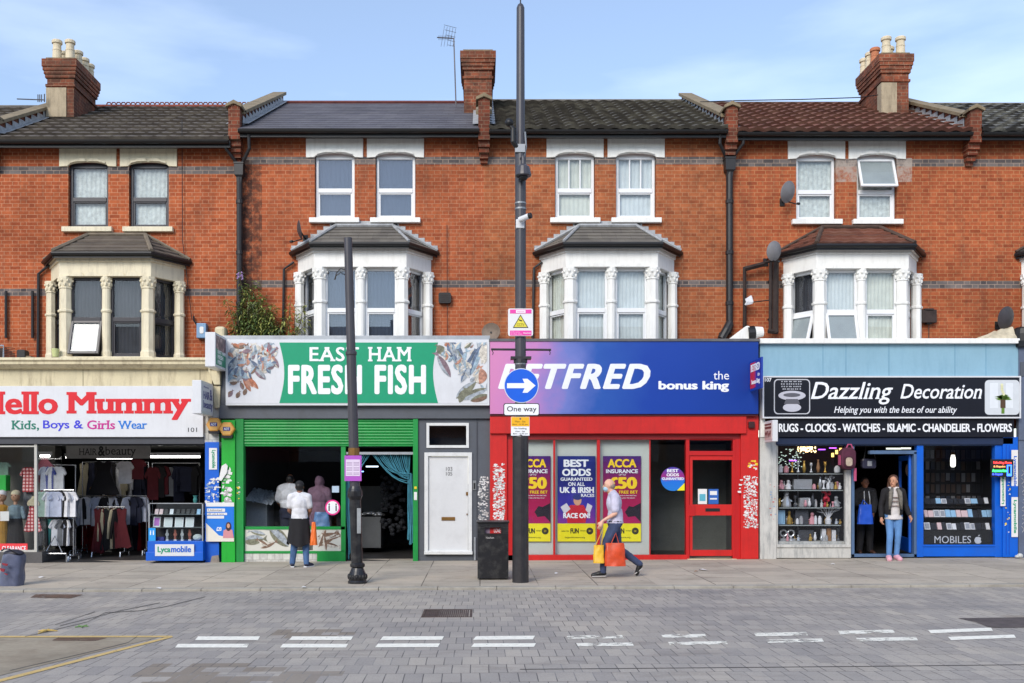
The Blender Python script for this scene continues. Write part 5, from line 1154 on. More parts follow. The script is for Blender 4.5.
# open door leaf swung into the shop
T = Matrix.Translation((PX(913.5), 20.1, 0)) @ Matrix.Rotation(R(77), 4, 'Z')
g_ = M(); g_.T = T; zz0, zz1 = PZ(553), PZ(455); g_.box(0, .09, 0, .05, zz0, zz1); g_.box(1.05, 1.14, 0, .05, zz0, zz1); g_.box(.09, 1.05, 0, .05, zz0, zz0+.28); g_.box(.09, 1.05, 0, .05, zz1-.1, zz1); od = g_.build('open_door', blue_v, sD, bevel=.004)
g_ = M(); g_.T = T; g_.box(.09, 1.05, .02, .026, zz0+.28, zz1-.1); g_.build('glass_pane', shop_glass, od)
g_ = M(); g_.pb(917, 923.5, 444, 557, 19.97, 20.1); g_.pb(995, 1003, 445, 557, 19.97, 20.1); g_.pb(923.5, 995, 546, 556.5, 19.97, 20.12); g_.pb(923.5, 995, 544.7, 546.6, 19.95, 20.0); wf = g_.build('window_frame', blue_v, sD, bevel=.004)
M().pb(923.5, 995, 445, 545, 20.03, 20.036).build('glass_pane', shop_glass_d, wf)
plate(1003, 1018, 437, 557, 19.93, .2, blue_v, sD, 'pilaster', bevel=.004)
for k in (1006, 1009): M().pb(k, k+.5, 445, 555, 19.925, 19.93).build('groove', blue_d, sD)
mb_ = M().pb(923.5, 995, 530.5, 545, 20.05, 20.06).build('window_panel', black_p, sD); letters(mb_, 'MOBILES', 934.5, 971, 536, 543.2, 20.046, grey_l)
ap = M()                                         # bitten fruit emblem
cx, cz_ = PX(978.2, 20.04), PZ(540.3, 20.04); pts = []
for k in range(40):
    a = 2*math.pi*k/40; r = .072*(1-.10*math.exp(-((a-math.pi/2)/.35)**2)-.08*math.exp(-((a-1.5*math.pi)/.3)**2)); x_, z_ = r*math.cos(a), r*math.sin(a)
    d = math.hypot(x_-.085, z_-.008)
    if d < .035: k_ = .035/max(d, 1e-4); x_, z_ = .085+(x_-.085)*k_, .008+(z_-.008)*k_
    pts.append((cx+x_, cz_+z_))
ap.prism(pts, 'y', 20.044, 20.05); ap.prism([(cx+.0, cz_+.078), (cx+.008, cz_+.1), (cx+.035, cz_+.115), (cx+.028, cz_+.09)], 'y', 20.044, 20.05); ap.build('emblem', grey_l, mb_)
M().pb(777, 1016, 445, 446.5, 20.2, 20.25).build('inner_beam', wall_d, sD)
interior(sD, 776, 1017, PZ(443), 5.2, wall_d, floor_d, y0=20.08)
# posters on the blue end pier
ps = M().pb(1000.5, 1005.6, 476, 506, 19.90, 19.904).build('poster', paper_w, sD)
letters(ps, 'Lycamobile', 0, 1, 0, 1, 20, flat('lyca green', srgb(20, 150, 110)), bold=.03, frame=((PX(1004.6, 19.9), 19.897, PZ(504, 19.9)), (0, 0, .54), (-.06, 0, 0), (0, -1, 0)))
ps = M().pb(1011.5, 1018, 450, 537, 19.90, 19.904).build('poster', paper_w, sD)
letters(ps, 'Lycamobile', 0, 1, 0, 1, 20, flat('lyca blue', srgb(30, 100, 200)), bold=.03, frame=((PX(1013, 19.9), 19.897, PZ(456, 19.9)), (0, 0, -.62), (.075, 0, 0), (0, -1, 0)))
letters(ps, 'Lycamobile', 0, 1, 0, 1, 20, flat('lyca green', srgb(20, 150, 110)), bold=.03, frame=((PX(1013, 19.9), 19.897, PZ(500, 19.9)), (0, 0, -.66), (.075, 0, 0), (0, -1, 0)))
M().pb(1011.5, 1018, 486, 497, 19.896, 19.9).build('poster_block', blue_v, ps)
stickers(1005, 1010, 480, 535, 19.925, 14, sD, (paper_w, paper_y), smin=.02, smax=.05)

# ---------- the next shop, cut by the frame
sE = thing('shopfront', 'slate grey shopfront edge with graffiti scrawl, cut by the frame beyond the blue pier', 'shop', (PX(1060), 20, 0), 'shopfronts in the parade')
slate_p = mat('slate blue paint', srgb(96, 106, 128), .5, var=.15, vs=2, grime=.4)
plate(1018.8, 1300, 346, 440, 19.9, .1, slate_p, sE, 'fascia'); plate(1018.8, 1030, 440, 558, 19.92, .2, slate_p, sE, 'pilaster', bevel=.005); plate(1018.5, 1300, 340.5, 346.5, 19.82, .6, black_p, sE, 'capping')
plate(1030, 1300, 440, 556, 20.0, .1, charcoal, sE, 'shutter'); roof_ledge(sE, 1018, 1300, 348)
plate(1020.5, 1024, 362, 376, 19.88, .02, dark_g, sE, 'panel')
for i in range(8):
    M().tube([(PX(1021+random.random()*2, 19.91), 19.915, PZ(470+i*8)), (PX(1024+random.random()*3, 19.91), 19.915, PZ(473+i*8)), (PX(1021.5+random.random()*2, 19.91), 19.915, PZ(476+i*8))], .006, 4).build('scrawl', paper_g, sE)
# ------------------------------------------------------------------ street furniture
blk = mat('black pole paint', srgb(40, 38, 42), .4, var=.2, vs=3, grime=.25, gcol=srgb(90, 86, 82)); blk2 = mat('glossy black cast iron', srgb(26, 26, 30), .35, var=.25, vs=5, grime=.3, gcol=srgb(110, 108, 104))
grey_pole = mat('grey pole paint', srgb(66, 64, 70), .4, var=.15, vs=2)
Yb = 16.1; xt, xb = PX(348, Yb), PX(357.5, Yb); zb_ = gz(xb)-.047
lp = thing('lamp_post', 'leaning black iron post with ribbed foot in front of the fish shop, its lamp gone', 'post', (xb, Yb, zb_))
def lean(z): t = (z-zb_)/(PZ(238, Yb)-zb_); return xb+(xt-xb)*t
g_ = M(); g_.lathe([(.155, zb_-.05), (.155, zb_+.03), (.14, zb_+.05), (.15, zb_+.09), (.145, zb_+.14), (.115, zb_+.2), (.095, zb_+.25), (.12, zb_+.27), (.12, zb_+.31), (.095, zb_+.33)], xb, Yb, 24)
for k in range(16): a = 2*math.pi*k/16; g_.ell((xb+.142*math.cos(a), Yb+.142*math.sin(a), zb_+.11), (.022, .022, .045), 6, 4)
g_.build('post_base', blk2, lp, smooth=False)
g_ = M(); zz = [zb_+.33, 1.28, 1.34, 1.42, 1.46, 1.5]; rr = [.093, .093, .12, .12, .1, .085]
g_.tube([(lean(z), Yb, z) for z in zz], rr, 16); g_.build('lower_shaft', blk2, lp, smooth=False)
g_ = M(); zs = [1.5, 2.2, 3.6, 3.62, 3.66, 3.68, PZ(238, Yb)]; g_.tube([(lean(z), Yb, z) for z in zs], [.082, .08, .078, .092, .092, .072, .066], 16); g_.build('upper_shaft', grey_pole, lp)
g_ = M()
for d in (0, .05): g_.tube([(lean(4.95)-.06, Yb, 4.98-d*1.6), (lean(4.95)-.13, Yb-.02, 5.0-d*1.2), (lean(4.95)-.2-d*.2, Yb-.02, 4.93-d), (lean(4.95)-.22-d*.2, Yb-.02, 4.82)], .009, 5)
g_.build('loose_cable', black_p, lp)
g_ = M(); g_.box(lean(.8)+.03, lean(.8)+.09, Yb-.12, Yb-.09, PZ(533, Yb), PZ(508, Yb)); g_.build('grey_tape', mat('grey tape', srgb(150, 154, 156), .5, var=.2), lp)
pt = thing('notice', 'purple and white permit notice fixed to the leaning black post', 'notice', (lean(1.85), Yb-.1, PZ(481, Yb)))
g_ = M(); g_.pb(344.5, 361.5, 455.5, 481, Yb-.105, Yb-.1); g_.build('board', flat('purple notice', srgb(176, 84, 190)), pt)
g_ = M(); g_.pb(345.8, 360, 459.5, 476, Yb-.108, Yb-.105); nb = g_.build('panel', flat('notice white', srgb(222, 206, 226)), pt)
g_ = M()
for q in range(11):
    if q % 4: g_.pb(346.5, 352.3, 461+q*1.3, 461.5+q*1.3, Yb-.1085, Yb-.108); g_.pb(353.5, 359.3, 461+q*1.3, 461.5+q*1.3, Yb-.1085, Yb-.108)
g_.build('text_lines', flat('notice print', srgb(150, 120, 160)), nb)
M().lathe([(.09, PZ(455.5, Yb)), (.09, PZ(448, Yb))], lean(2.1), Yb, 14).build('brass_clamp', brass, pt)

# tall camera mast
xm, zm = PX(520.5, Yb), gz(.7)-.047
mast = thing('camera_mast', 'tall thick-based black mast carrying cameras and road signs before the betting shop', 'mast', (xm, Yb, zm))
g_ = M(); zt0 = PZ(432, Yb)
g_.tube([(xm, Yb, zm), (xm, Yb, PZ(437, Yb)), (xm, Yb, PZ(432, Yb)), (xm, Yb, PZ(430, Yb))], [.132, .128, .11, .092], 24); g_.build('mast_base', blk, mast, smooth=False)
g_ = M(); g_.tube([(xm, Yb, z) for z in (PZ(430, Yb), PZ(150, Yb), PZ(148, Yb), PZ(30, Yb), PZ(8, Yb), PZ(5, Yb), PZ(3.5, Yb))], [.088, .088, .07, .066, .064, .045, .02], 18); g_.build('mast_shaft', grey_pole, mast)
M().tube([(xm, Yb, PZ(4, Yb)), (xm, Yb, PZ(0, Yb)+.15)], .012, 6).build('antenna', blk, mast)
for a in (203.5, 209, 364): g_ = M(); g_.lathe([(.091, PZ(a+.8, Yb)), (.093, PZ(a+.8, Yb)), (.093, PZ(a-.8, Yb)), (.089, PZ(a-.8, Yb))], xm, Yb, 18); g_.build('steel_band', steel, mast)
g_ = M(); g_.tube([(PX(491, Yb), Yb-.02, PZ(349.5, Yb)), (PX(551, Yb), Yb-.02, PZ(350, Yb))], .018, 8); 
for k in (492, 549): g_.tube([(PX(k, Yb), Yb-.02, PZ(350, Yb)), (PX(k+1.2, Yb), Yb-.02, PZ(353, Yb)), (PX(k+.5, Yb), Yb-.02, PZ(355, Yb))], .007, 5)
g_.build('banner_arm', blk, mast)
g_ = M(); g_.box(xm-.16, xm+.17, Yb-.1, Yb+.1, PZ(359.5, Yb), PZ(357, Yb)); g_.lathe([(.11, PZ(363, Yb)), (.11, PZ(359.5, Yb))], xm, Yb, 16); g_.build('collar', blk, mast)
# cameras
cm = thing('surveillance_camera', 'dark dome camera hanging from the tall mast above its steel bands', 'camera', (xm+.1, Yb-.12, PZ(185, Yb)))
cx_, cy_ = xm+.035, Yb-.2
g_ = M(); g_.lathe([(.03, PZ(163, Yb)), (.035, PZ(168, Yb)), (.10, PZ(171, Yb)), (.125, PZ(177, Yb)), (.13, PZ(179.5, Yb)), (.11, PZ(180.5, Yb))], cx_, cy_, 16); g_.tube([(xm, Yb-.05, PZ(160, Yb)), (cx_, cy_, PZ(161, Yb)), (cx_, cy_, PZ(164, Yb))], .025, 8); g_.build('housing', grey_pole, cm)
g_ = M(); g_.ell((cx_, cy_, PZ(181, Yb)), (.075, .075, .06), 14, 8); g_.build('dome', black_p, cm, smooth=True)
cm = thing('surveillance_camera', 'black upright camera arm with ball head clamped beside the mast at gutter height', 'camera', (xm-.15, Yb-.05, PZ(152, Yb)))
g_ = M(); g_.ell((PX(509, Yb), Yb-.1, PZ(125, Yb)), (.07, .07, .065), 12, 8); g_.build('head', black_p, cm, smooth=True)
g_ = M(); g_.tube([(PX(509.5, Yb), Yb-.1, PZ(127, Yb)), (PX(513, Yb), Yb-.1, PZ(131, Yb)), (PX(513, Yb), Yb-.1, PZ(144, Yb)), (PX(516, Yb), Yb-.08, PZ(148, Yb)), (xm, Yb, PZ(150, Yb))], [.03, .04, .045, .04, .03], 10); g_.build('arm', black_p, cm)
g_ = M(); g_.box(xm-.09, xm+.07, Yb-.1, Yb+.09, PZ(154, Yb), PZ(146, Yb)); g_.tube([(PX(525, Yb), Yb-.05, PZ(133, Yb)), (PX(526, Yb), Yb-.05, PZ(148, Yb)), (PX(523, Yb), Yb-.05, PZ(162, Yb))], .014, 6); g_.build('clamp', steel, cm)
cm = thing('surveillance_camera', 'white bullet camera strapped to the mast below the two steel bands', 'camera', (xm, Yb-.1, PZ(227, Yb)))
g_ = M(); g_.pb(516, 524.5, 219, 228, Yb-.1, Yb+.09); g_.build('clamp', white_b, cm, bevel=.01)
g_ = M(); g_.tube([(PX(519, Yb), Yb-.16, PZ(222.5, Yb)), (PX(528, Yb), Yb-.24, PZ(220, Yb))], .045, 12); g_.build('housing', white_b, cm); M().tube([(PX(528, Yb), Yb-.24, PZ(220, Yb)), (PX(530.5, Yb), Yb-.26, PZ(219.6, Yb))], .046, 12).build('lens_hood', black_p, cm)

Yq = Yb-.12
sg = M().prism(rrect(508, 533, 308.5, 336, 2, Yq), 'y', Yq, Yq+.01); wsn = sg.build('warning_sign', flat('white sign plate', srgb(226, 226, 226)), None, top=('white and pink plate with a yellow warning triangle, high on the mast', 'sign', 'signs on the tall mast'))
off = wsn.location
pk = flat('pink sign band', srgb(232, 70, 168)); M().pb(510, 531.5, 309.5, 313.5, Yq-.003, Yq).build('pink_band', pk, wsn); M().pb(510, 531.5, 330.5, 335.5, Yq-.003, Yq).build('pink_band', pk, wsn)
M().pb(516, 525.5, 310, 313, Yq-.005, Yq-.003).build('label', white_l, wsn); letters(wsn, 'WARNING', 517, 524.5, 310.8, 312.4, Yq-.006, pk)
letters(wsn, 'CCTV in operation', 511, 520, 331.7, 332.7, Yq-.004, white_l); letters(wsn, 'in this area', 511, 522, 333.5, 334.4, Yq-.004, white_l); letters(wsn, 'Newham', 523.5, 531, 332.3, 333.7, Yq-.004, white_l, bold=.02)
M().prism(poly_px([(520.5, 314.6), (512.8, 327.8), (528.4, 327.8)], Yq), 'y', Yq-.004, Yq).build('triangle_border', black_l, wsn)
M().prism(poly_px([(520.5, 316), (514, 327.1), (527.1, 327.1)], Yq), 'y', Yq-.006, Yq-.004).build('triangle', flat('sign yellow', srgb(226, 212, 74)), wsn)
M().prism(poly_px([(518.7, 319.3), (522.4, 320.6), (522, 321.4), (519.8, 321), (518.5, 320)], Yq), 'y', Yq-.008, Yq-.006).build('camera_symbol', black_l, wsn)
letters(wsn, 'CCTV', 516.8, 524.3, 323.3, 326, Yq-.007, flat('olive print', srgb(150, 140, 40)), bold=.02)
ds = M().disc(PX(521.3, Yq), PZ(385.6, Yq), .277, .277, Yq, Yq+.012, 40).build('direction_sign', flat('white retro edge', srgb(214, 220, 226)), None, top=('round blue sign with a white arrow pointing sideways, on the mast', 'sign', 'signs on the tall mast'))
M().disc(PX(521.3, Yq), PZ(385.6, Yq), .265, .265, Yq-.003, Yq, 40).build('sign_face', flat('road sign blue', srgb(0, 92, 214)), ds)
M().prism(poly_px([(507, 383.2), (524.5, 383.2), (522.5, 378.8), (527.5, 378.8), (535.5, 385.6), (527.5, 392.8), (522.5, 392.8), (524.5, 388.2), (507, 388.2)], Yq), 'y', Yq-.006, Yq-.003).build('arrow', white_l, ds)
M().box(xm-.05, xm+.05, Yq+.012, Yb-.07, PZ(392, Yb), PZ(379, Yb)).build('bracket', blk, ds)
ow = M().prism(rrect(503.5, 539.5, 403.2, 415.8, 2.2, Yq), 'y', Yq, Yq+.012).build('plate_sign', black_l, None, top=('white plate reading one way, under the round blue arrow sign', 'sign', 'signs on the tall mast'))
M().prism(rrect(504.3, 538.7, 404, 415, 1.8, Yq), 'y', Yq-.003, Yq).build('sign_face', white_l, ow); letters(ow, 'One way', 507, 536.5, 406.2, 413, Yq-.004, black_l, bold=.008); M().box(xm-.05, xm+.05, Yq+.012, Yb-.07, PZ(412, Yb), PZ(406, Yb)).build('bracket', blk, ow)
pp = M().pb(511, 529.5, 416.8, 435.6, Yq, Yq+.01).build('parking_plate', white_l, None, top=('small yellow and white parking plate at the bottom of the mast signs', 'sign', 'signs on the tall mast'))
M().pb(511.3, 529.2, 417, 426.3, Yq-.003, Yq).build('yellow_half', flat('plate yellow', srgb(240, 178, 24)), pp)
M().disc(PX(520.3, Yq), PZ(418.8, Yq), .014, .014, Yq-.005, Yq-.003, 10).build('symbol', flat('plate blue dot', srgb(80, 60, 110)), pp)
for b_, a, c, d, e in (('Mon - Sat', 515, 525.5, 420.6, 422.4), ('8am - 6.30 pm', 512.5, 528, 423.6, 425.4), ('No loading', 514, 526.5, 427.6, 429.6), ('Mon - Sat', 515.5, 525, 430.6, 432), ('8am - 6.30 pm', 513, 527.8, 433, 434.6)): letters(pp, b_, a, c, d, e, Yq-.004, black_l)

# litter bin
Yf = 16.45; bx0, bx1 = PX(477.5, Yf), PX(508.5, Yf); zbn = gz(.2)-.04
bn = thing('litter_bin', 'square black litter bin with red and grey slot panel between door and mast', 'bin', ((bx0+bx1)/2, Yf+.25, zbn))
zt_ = PZ(523, Yf); sl0, sl1 = PZ(533.5, Yf), PZ(527.5, Yf)
g_ = M(); g_.box(bx0, bx0+.115, Yf, Yf+.02, sl0, sl1); g_.box(bx1-.11, bx1, Yf, Yf+.02, sl0, sl1); g_.box(bx0, bx1, Yf, Yf+.02, sl1, zt_); g_.box(bx0, bx1, Yf, Yf+.02, zbn+.02, sl0)
g_.box(bx0, bx0+.02, Yf+.02, Yf+.5, zbn+.02, zt_); g_.box(bx1-.02, bx1, Yf+.02, Yf+.5, zbn+.02, zt_); g_.box(bx0, bx1, Yf+.48, Yf+.5, zbn+.02, zt_); g_.box(bx0+.02, bx1-.02, Yf+.02, Yf+.48, zt_-.35, zt_-.33); bb = g_.build('bin_body', blk2, bn, bevel=.004)
M().box(bx0-.015, bx1+.015, Yf-.02, Yf+.52, zt_, zt_+.03).build('bin_lid', blk2, bn, bevel=.01)
g_ = M(); g_.box(bx0+.04, bx1-.03, Yf-.006, Yf, sl0-.06, sl1+.02); 
xs0, xs1 = PX(484.8, Yf), PX(501, Yf); g_ = M(); g_.ring(xs0-.02, xs1+.02, sl0-.02, sl1+.02, .02, Yf-.012, Yf+.01); g_.build('slot_frame', black_p, bn)
xm2 = PX(490, Yf); M().box(xs0, xm2, Yf+.06, Yf+.07, sl0, sl1).build('slot_back', mat('mauve plastic', srgb(140, 120, 140), .4), bn); M().box(xm2, xs1, Yf+.06, Yf+.07, sl0, sl1).build('slot_back', red_p, bn)
letters(bn, 'LOVE', 494, 500.5, 528.6, 532.5, Yf+.055, white_l, bold=.02); letters(bn, 'Newham', 486, 494, 536.6, 538.8, Yf-.003, paper_g, bold=.01)
# ragged shopping bag on the pavement edge
Yg = 15.9; g_ = M()
def sackfn(u, v):
    a = 2*math.pi*u; r = .165*(1-.12*v)+.02*mnoise.noise(Vector((math.cos(a)*2, math.sin(a)*2, v*3))); sq = 1/max(abs(math.cos(a)), abs(math.sin(a)))**.55
    x_ = PX(7, Yg)+r*1.1*sq*math.cos(a)+.05*v; z_ = gz(-7)-.047+.5*v+.03*mnoise.noise(Vector((a, 1, 2)))*v
    return (x_, Yg+.15+r*.8*sq*math.sin(a), z_)
g_.grid(sackfn, 28, 10); bag = thing('shopping_bag', 'shiny slate blue shopping bag with red print standing at the kerb', 'bag', (PX(7, Yg), Yg+.15, gz(-7)-.047))
g_.build('sack', mat('shiny slate fabric', srgb(92, 98, 122), .32, var=.3, vs=6, bump=.6), bag, smooth=True)
g_ = M(); g_.ell((PX(9.5, Yg), Yg+.15, .42), (.17, .1, .07), 12, 8); g_.build('stuffing', mat('dark bag filling', srgb(44, 42, 56), .5, var=.4, vs=8, bump=.6), bag, smooth=True)
g_ = M()
for a, b_, c, d in ((2, 563, 8, 566), (0, 568, 5, 572), (4, 573, 8, 575)): g_.prism(poly_px([(a, b_), (c, b_+1), (c-1, d), (a+1, d-1)], Yg-.06), 'y', Yg-.07, Yg-.05)
g_.build('red_print', flat('dull red print', srgb(140, 40, 52)), bag)
g_ = M(); g_.tube([(PX(0, Yg), Yg+.05, .47), (PX(3, Yg), Yg+.03, .5), (PX(8, Yg), Yg+.04, .5), (PX(15, Yg), Yg+.05, .43)], .012, 6); g_.build('handle', black_p, bag)
# bits of litter, each its own scrap
for i, (px, py, s, m, lab) in enumerate(((21, 571.5, .05, paper_w, 'tiny white paper scrap on the slabs just past the bag'), (42, 575, .07, paper_w, 'white paper scrap on the slabs in line with the clothes rack foot'), (159, 585.5, .05, paper_w, 'white scrap on the pavement edge before the phone counter'), (703, 571.5, .1, paper_w, 'largest white scrap lying before the betting shop door'), (696, 573, .05, flat('brown scrap', srgb(150, 110, 80)), 'brown scrap beside the white one before the betting door'), (556, 574, .04, paper_w, 'small white scrap on the pavement beside the mast'), (304, 585.4, .05, paper_w, 'white scrap on the kerb in line with the sneakers'), (833, 567, .05, paper_w, 'pale scrap on the slabs below the ornament window'))):
    Y = (CAM+.03)*1000/(py-HZ); x_ = PX(px, Y); zp = gz(x_)-.05*(20.5-Y)/4.9
    g_ = M(); k = 7; g_.add([(x_+s*math.cos(a)*random.uniform(.6, 1), Y+s*.9*math.sin(a)*random.uniform(.6, 1), zp+.004+random.random()*.02) for a in [2*math.pi*q/k for q in range(k)]]+[(x_, Y, zp+.03)], [(q, (q+1) % k, k) for q in range(k)])
    g_.build('paper_scrap', m, None, top=(lab, 'litter'))
p_ = road_pt(47, 632); g_ = M()
for a in (.2, 1.9, 3.0, 4.4): g_.tube([(p_[0], p_[1], p_[2]+.02), (p_[0]+.05*math.cos(a), p_[1]+.08*math.sin(a), p_[2]+.018), (p_[0]+.11*math.cos(a), p_[1]+.16*math.sin(a), p_[2]+.008)], [.012, .011, .005], 6)
g_.build('banana_skin', mat('yellow peel', srgb(208, 176, 96), .6), None, top=('yellow banana skin lying beside the yellow painted line', 'litter'))
p_ = road_pt(82, 627); g_ = M()
for a in range(5): g_.cap((p_[0], p_[1], p_[2]+.01), (p_[0]+.07*math.cos(a*1.3), p_[1]+.1*math.sin(a*1.3), p_[2]+.01), .006, .007, 6)
g_.build('green_leaf', mat('green leaf litter', srgb(110, 150, 80), .6), None, top=('scrap of green vegetable leaf on the road near the yellow line', 'litter'))

# ------------------------------------------------------------------ things fixed to the walls and roofs
dish_g = mat('grey satellite dish', srgb(126, 124, 126), .5, var=.15, vs=4); dish_d = mat('dark satellite dish', srgb(70, 66, 70), .45, var=.2, vs=4); dish_b = mat('rusty brown dish', srgb(134, 118, 104), .7, var=.3, vs=6)
def dish(px, py, Y, rx, rz, tilt, turn, m, label, arm=(0, -.1), pole=None, roll=0):
    x_, z_ = PX(px, Y), PZ(py, Y); t_ = thing('satellite_dish', label, 'satellite dish', (x_, YW, z_))
    T = Matrix.Translation((x_, Y, z_)) @ Matrix.Rotation(turn, 4, 'Z') @ Matrix.Rotation(tilt, 4, 'X') @ Matrix.Rotation(roll, 4, 'Y')
    g_ = M(); g_.T = T; n = 24; vs = []; 
    for j in range(5):
        r = j/4; vs += [(rx*r*math.cos(2*math.pi*k/n), .06*(r*r-1), rz*r*math.sin(2*math.pi*k/n)) for k in range(n)]
    vs2 = [(a, b_+.012, c) for a, b_, c in vs]; fs = [(j*n+k, j*n+(k+1) % n, (j+1)*n+(k+1) % n, (j+1)*n+k) for j in range(4) for k in range(n)]
    g_.add(vs, fs); g_.add(vs2, [f[::-1] for f in fs]); g_.add(vs[-n:]+vs2[-n:], [(k, (k+1) % n, n+(k+1) % n, n+k) for k in range(n)]); g_.build('reflector', m, t_, smooth=True)
    g_ = M(); g_.T = T; g_.tube([(0, .0, -rz*.95), (arm[0]*.5, -rx*.7, -rz*1.05), (arm[0], -rx*1.1, -rz*.6+arm[1])], .012, 6); g_.ell((arm[0], -rx*1.1, -rz*.55+arm[1]), (.028, .045, .028), 8, 6); g_.build('feed_arm', black_p, t_)
    g_ = M(); g_.tube([(x_, Y+.03, z_), (x_, Y+.12, z_-.02), (x_+(pole or 0), YW, z_-.1)], .02, 6); g_.box(x_+(pole or 0)-.05, x_+(pole or 0)+.05, YW-.02, YW+.01, z_-.18, z_-.02); g_.build('wall_bracket', black_p, t_)
dish(300, 230, 20.45, .19, .2, R(10), R(-78), dish_d, 'small dark dish seen edge on beside the fish house bay roof', pole=.05)
dish(788, 192, 20.4, .22, .22, R(18), R(38), dish_g, 'grey oval dish beside the first upper window of the red-roofed house', roll=R(-30))
dish(774, 251, 20.2, .17, .2, R(12), R(20), dish_g, 'pale grey dish on the rusty frame by the ornament house bay')
dish(1006, 318, 20.45, .22, .24, R(16), R(24), dish_d, 'dark brown dish low on the wall above the crumpled sheet', roll=R(-30))
dish(491, 332, 20.5, .2, .19, R(4), R(160), dish_b, 'brown rusty dish half hidden behind the join of the green and pink signs')
rust = mat('rusty black steel', srgb(64, 52, 48), .7, .3, var=.4, vs=6)
fr = thing('sign_bracket', 'rusty empty sign frame of bars on the brick beside the ornament house bay', 'frame', (PX(758, 20.6), 20.7, PZ(338, 20.6)))
g_ = M()
for a, b_, c, d, w in ((744.5, 267, 745, 330, .035), (771, 262, 770.5, 331, .04), (776, 258, 775.5, 333, .06), (744.5, 269, 764, 264, .05), (764, 263, 775, 260, .03), (745, 303, 771, 300, .012), (768, 331, 778, 332, .05)):
    g_.tube([(PX(a, 20.6), 20.6, PZ(b_, 20.6)), (PX(c, 20.6), 20.6, PZ(d, 20.6))], w, 4)
for z_ in (280, 318): g_.tube([(PX(771, 20.6), 20.6, PZ(z_, 20.6)), (PX(771, 20.6), YW, PZ(z_, 20.6))], .02, 6)
g_.build('bars', rust, fr)
g_ = M()
for k in range(5): g_.tube([(PX(746+k*1.2, 20.55), 20.55, PZ(299-k*.8, 20.55)), (PX(747+k*1.4, 20.5), 20.5, PZ(302, 20.5)), (PX(745.5+k*1.5, 20.52), 20.52, PZ(305-k*.3, 20.52))], .02, 5)
g_.build('white_cable_knot', white_b, fr)
def boxthing(name, px0, px1, py0, py1, y0, y1, m, label, cat, bevel=.012, Y=None): return M().pb(px0, px1, py0, py1, y0, y1, Y).build(name, m, None, bevel=bevel, top=(label, cat))
vb = thing('wall_box', 'black rounded box on the brick beside the fish house bay', 'wall box', (PX(445, 20.7), YW, PZ(303, 20.7)))
M().prism(rrect(438.5, 451, 292.5, 303, 2, 20.68), 'y', 20.68, YW).build('casing', black_p, vb); g_ = M()
for k in range(4): g_.pb(440.5, 449.5, 294.5+k*2, 295.3+k*2, 20.675, 20.68)
g_.build('vent_slats', rust, vb)
vb = thing('wall_box', 'dark brown terminal box on the brick above the pale blue fascia', 'wall box', (PX(929.5, 20.7), YW, PZ(323, 20.7)))
M().pb(922.3, 937, 309.5, 322.5, 20.66, YW).build('casing', rust, vb, bevel=.01); M().pb(925, 934, 308.3, 309.8, 20.64, YW).build('hood', rust, vb); M().pb(927, 932, 322.5, 324, 20.7, YW).build('gland', black_p, vb)
vb = thing('alarm_box', 'pale blue alarm box on the brick above the cream cornice', 'alarm box', (PX(201, 20.7), YW, PZ(338, 20.7)))
M().pb(196.3, 206, 323, 338, 20.66, YW).build('casing', mat('faded blue plastic', srgb(120, 156, 190), .5, var=.1), vb, bevel=.015); M().prism(rrect(199.5, 203.5, 326.5, 333.5, 1.5, 20.65), 'y', 20.652, 20.66).build('badge', paper_w, vb); M().tube([(PX(193, 20.7), 20.75, PZ(316, 20.7)), (PX(193.5, 20.7), 20.72, PZ(320, 20.7)), (PX(197, 20.7), 20.7, PZ(325, 20.7))], .02, 6).build('conduit', black_p, vb)
nt = thing('wall_plate', 'cream plate with a dark scrawled mark behind the wall plant', 'plate', (PX(252, 20.7), YW, PZ(317, 20.7)))
M().pb(246.8, 257.8, 302, 316.8, 20.72, 20.74).build('plate', flat('cream plate', srgb(222, 218, 172)), nt); M().tube([(PX(248, 20.7), 20.71, PZ(306, 20.7)), (PX(251, 20.7), 20.71, PZ(311, 20.7)), (PX(254, 20.7), 20.71, PZ(306, 20.7)), (PX(256, 20.7), 20.71, PZ(313, 20.7))], .012, 5).build('mark', flat('olive mark', srgb(110, 110, 60)), nt)
M().tube([(PX(252, 20.7), 20.74, PZ(309, 20.7)), (PX(252, 20.7), YW, PZ(309, 20.7))], .02, 6).build('stud', black_p, nt)
def hexbox(px, py, label):
    Y = 19.82; c = (PX(px, Y), PZ(py, Y)); t_ = thing('alarm_box', label, 'alarm box', (c[0], 19.95, c[1]-.12))
    hx = lambda r, w=1: [(c[0]+r*w*math.cos(R(60*k)), c[1]+r*math.sin(R(60*k))) for k in range(6)]
    M().prism(hx(.155, 1.02), 'y', Y, 19.95).build('casing', mat('amber alarm plastic', srgb(226, 160, 72), .4, var=.08), t_, bevel=.02); M().prism(hx(.125), 'y', Y-.006, Y).build('cover', mat('pale amber plastic', srgb(236, 180, 96), .4, var=.05), t_)
    M().prism([(c[0]-.1, c[1]-.18), (c[0]+.1, c[1]-.18), (c[0]+.12, c[1]-.12), (c[0]-.12, c[1]-.12)], 'y', Y+.01, 19.95).build('sounder', black_p, t_)
    M().box(c[0]-.07, c[0]+.07, Y-.01, Y-.006, c[1]-.035, c[1]+.04).build('badge', flat('navy badge', srgb(60, 56, 130)), t_)
    letters(t_, 'ADT', 0, 1, 0, 1, 20, white_l, bold=.04, frame=((c[0]-.055, Y-.011, c[1]-.022), (.11, 0, 0), (0, 0, .05), (0, -1, 0)))
hexbox(213.7, 424.5, 'amber hexagonal alarm box under the cream bracket, the higher of the two'); hexbox(226.7, 429, 'amber hexagonal alarm box over the green pier, the lower of the two')
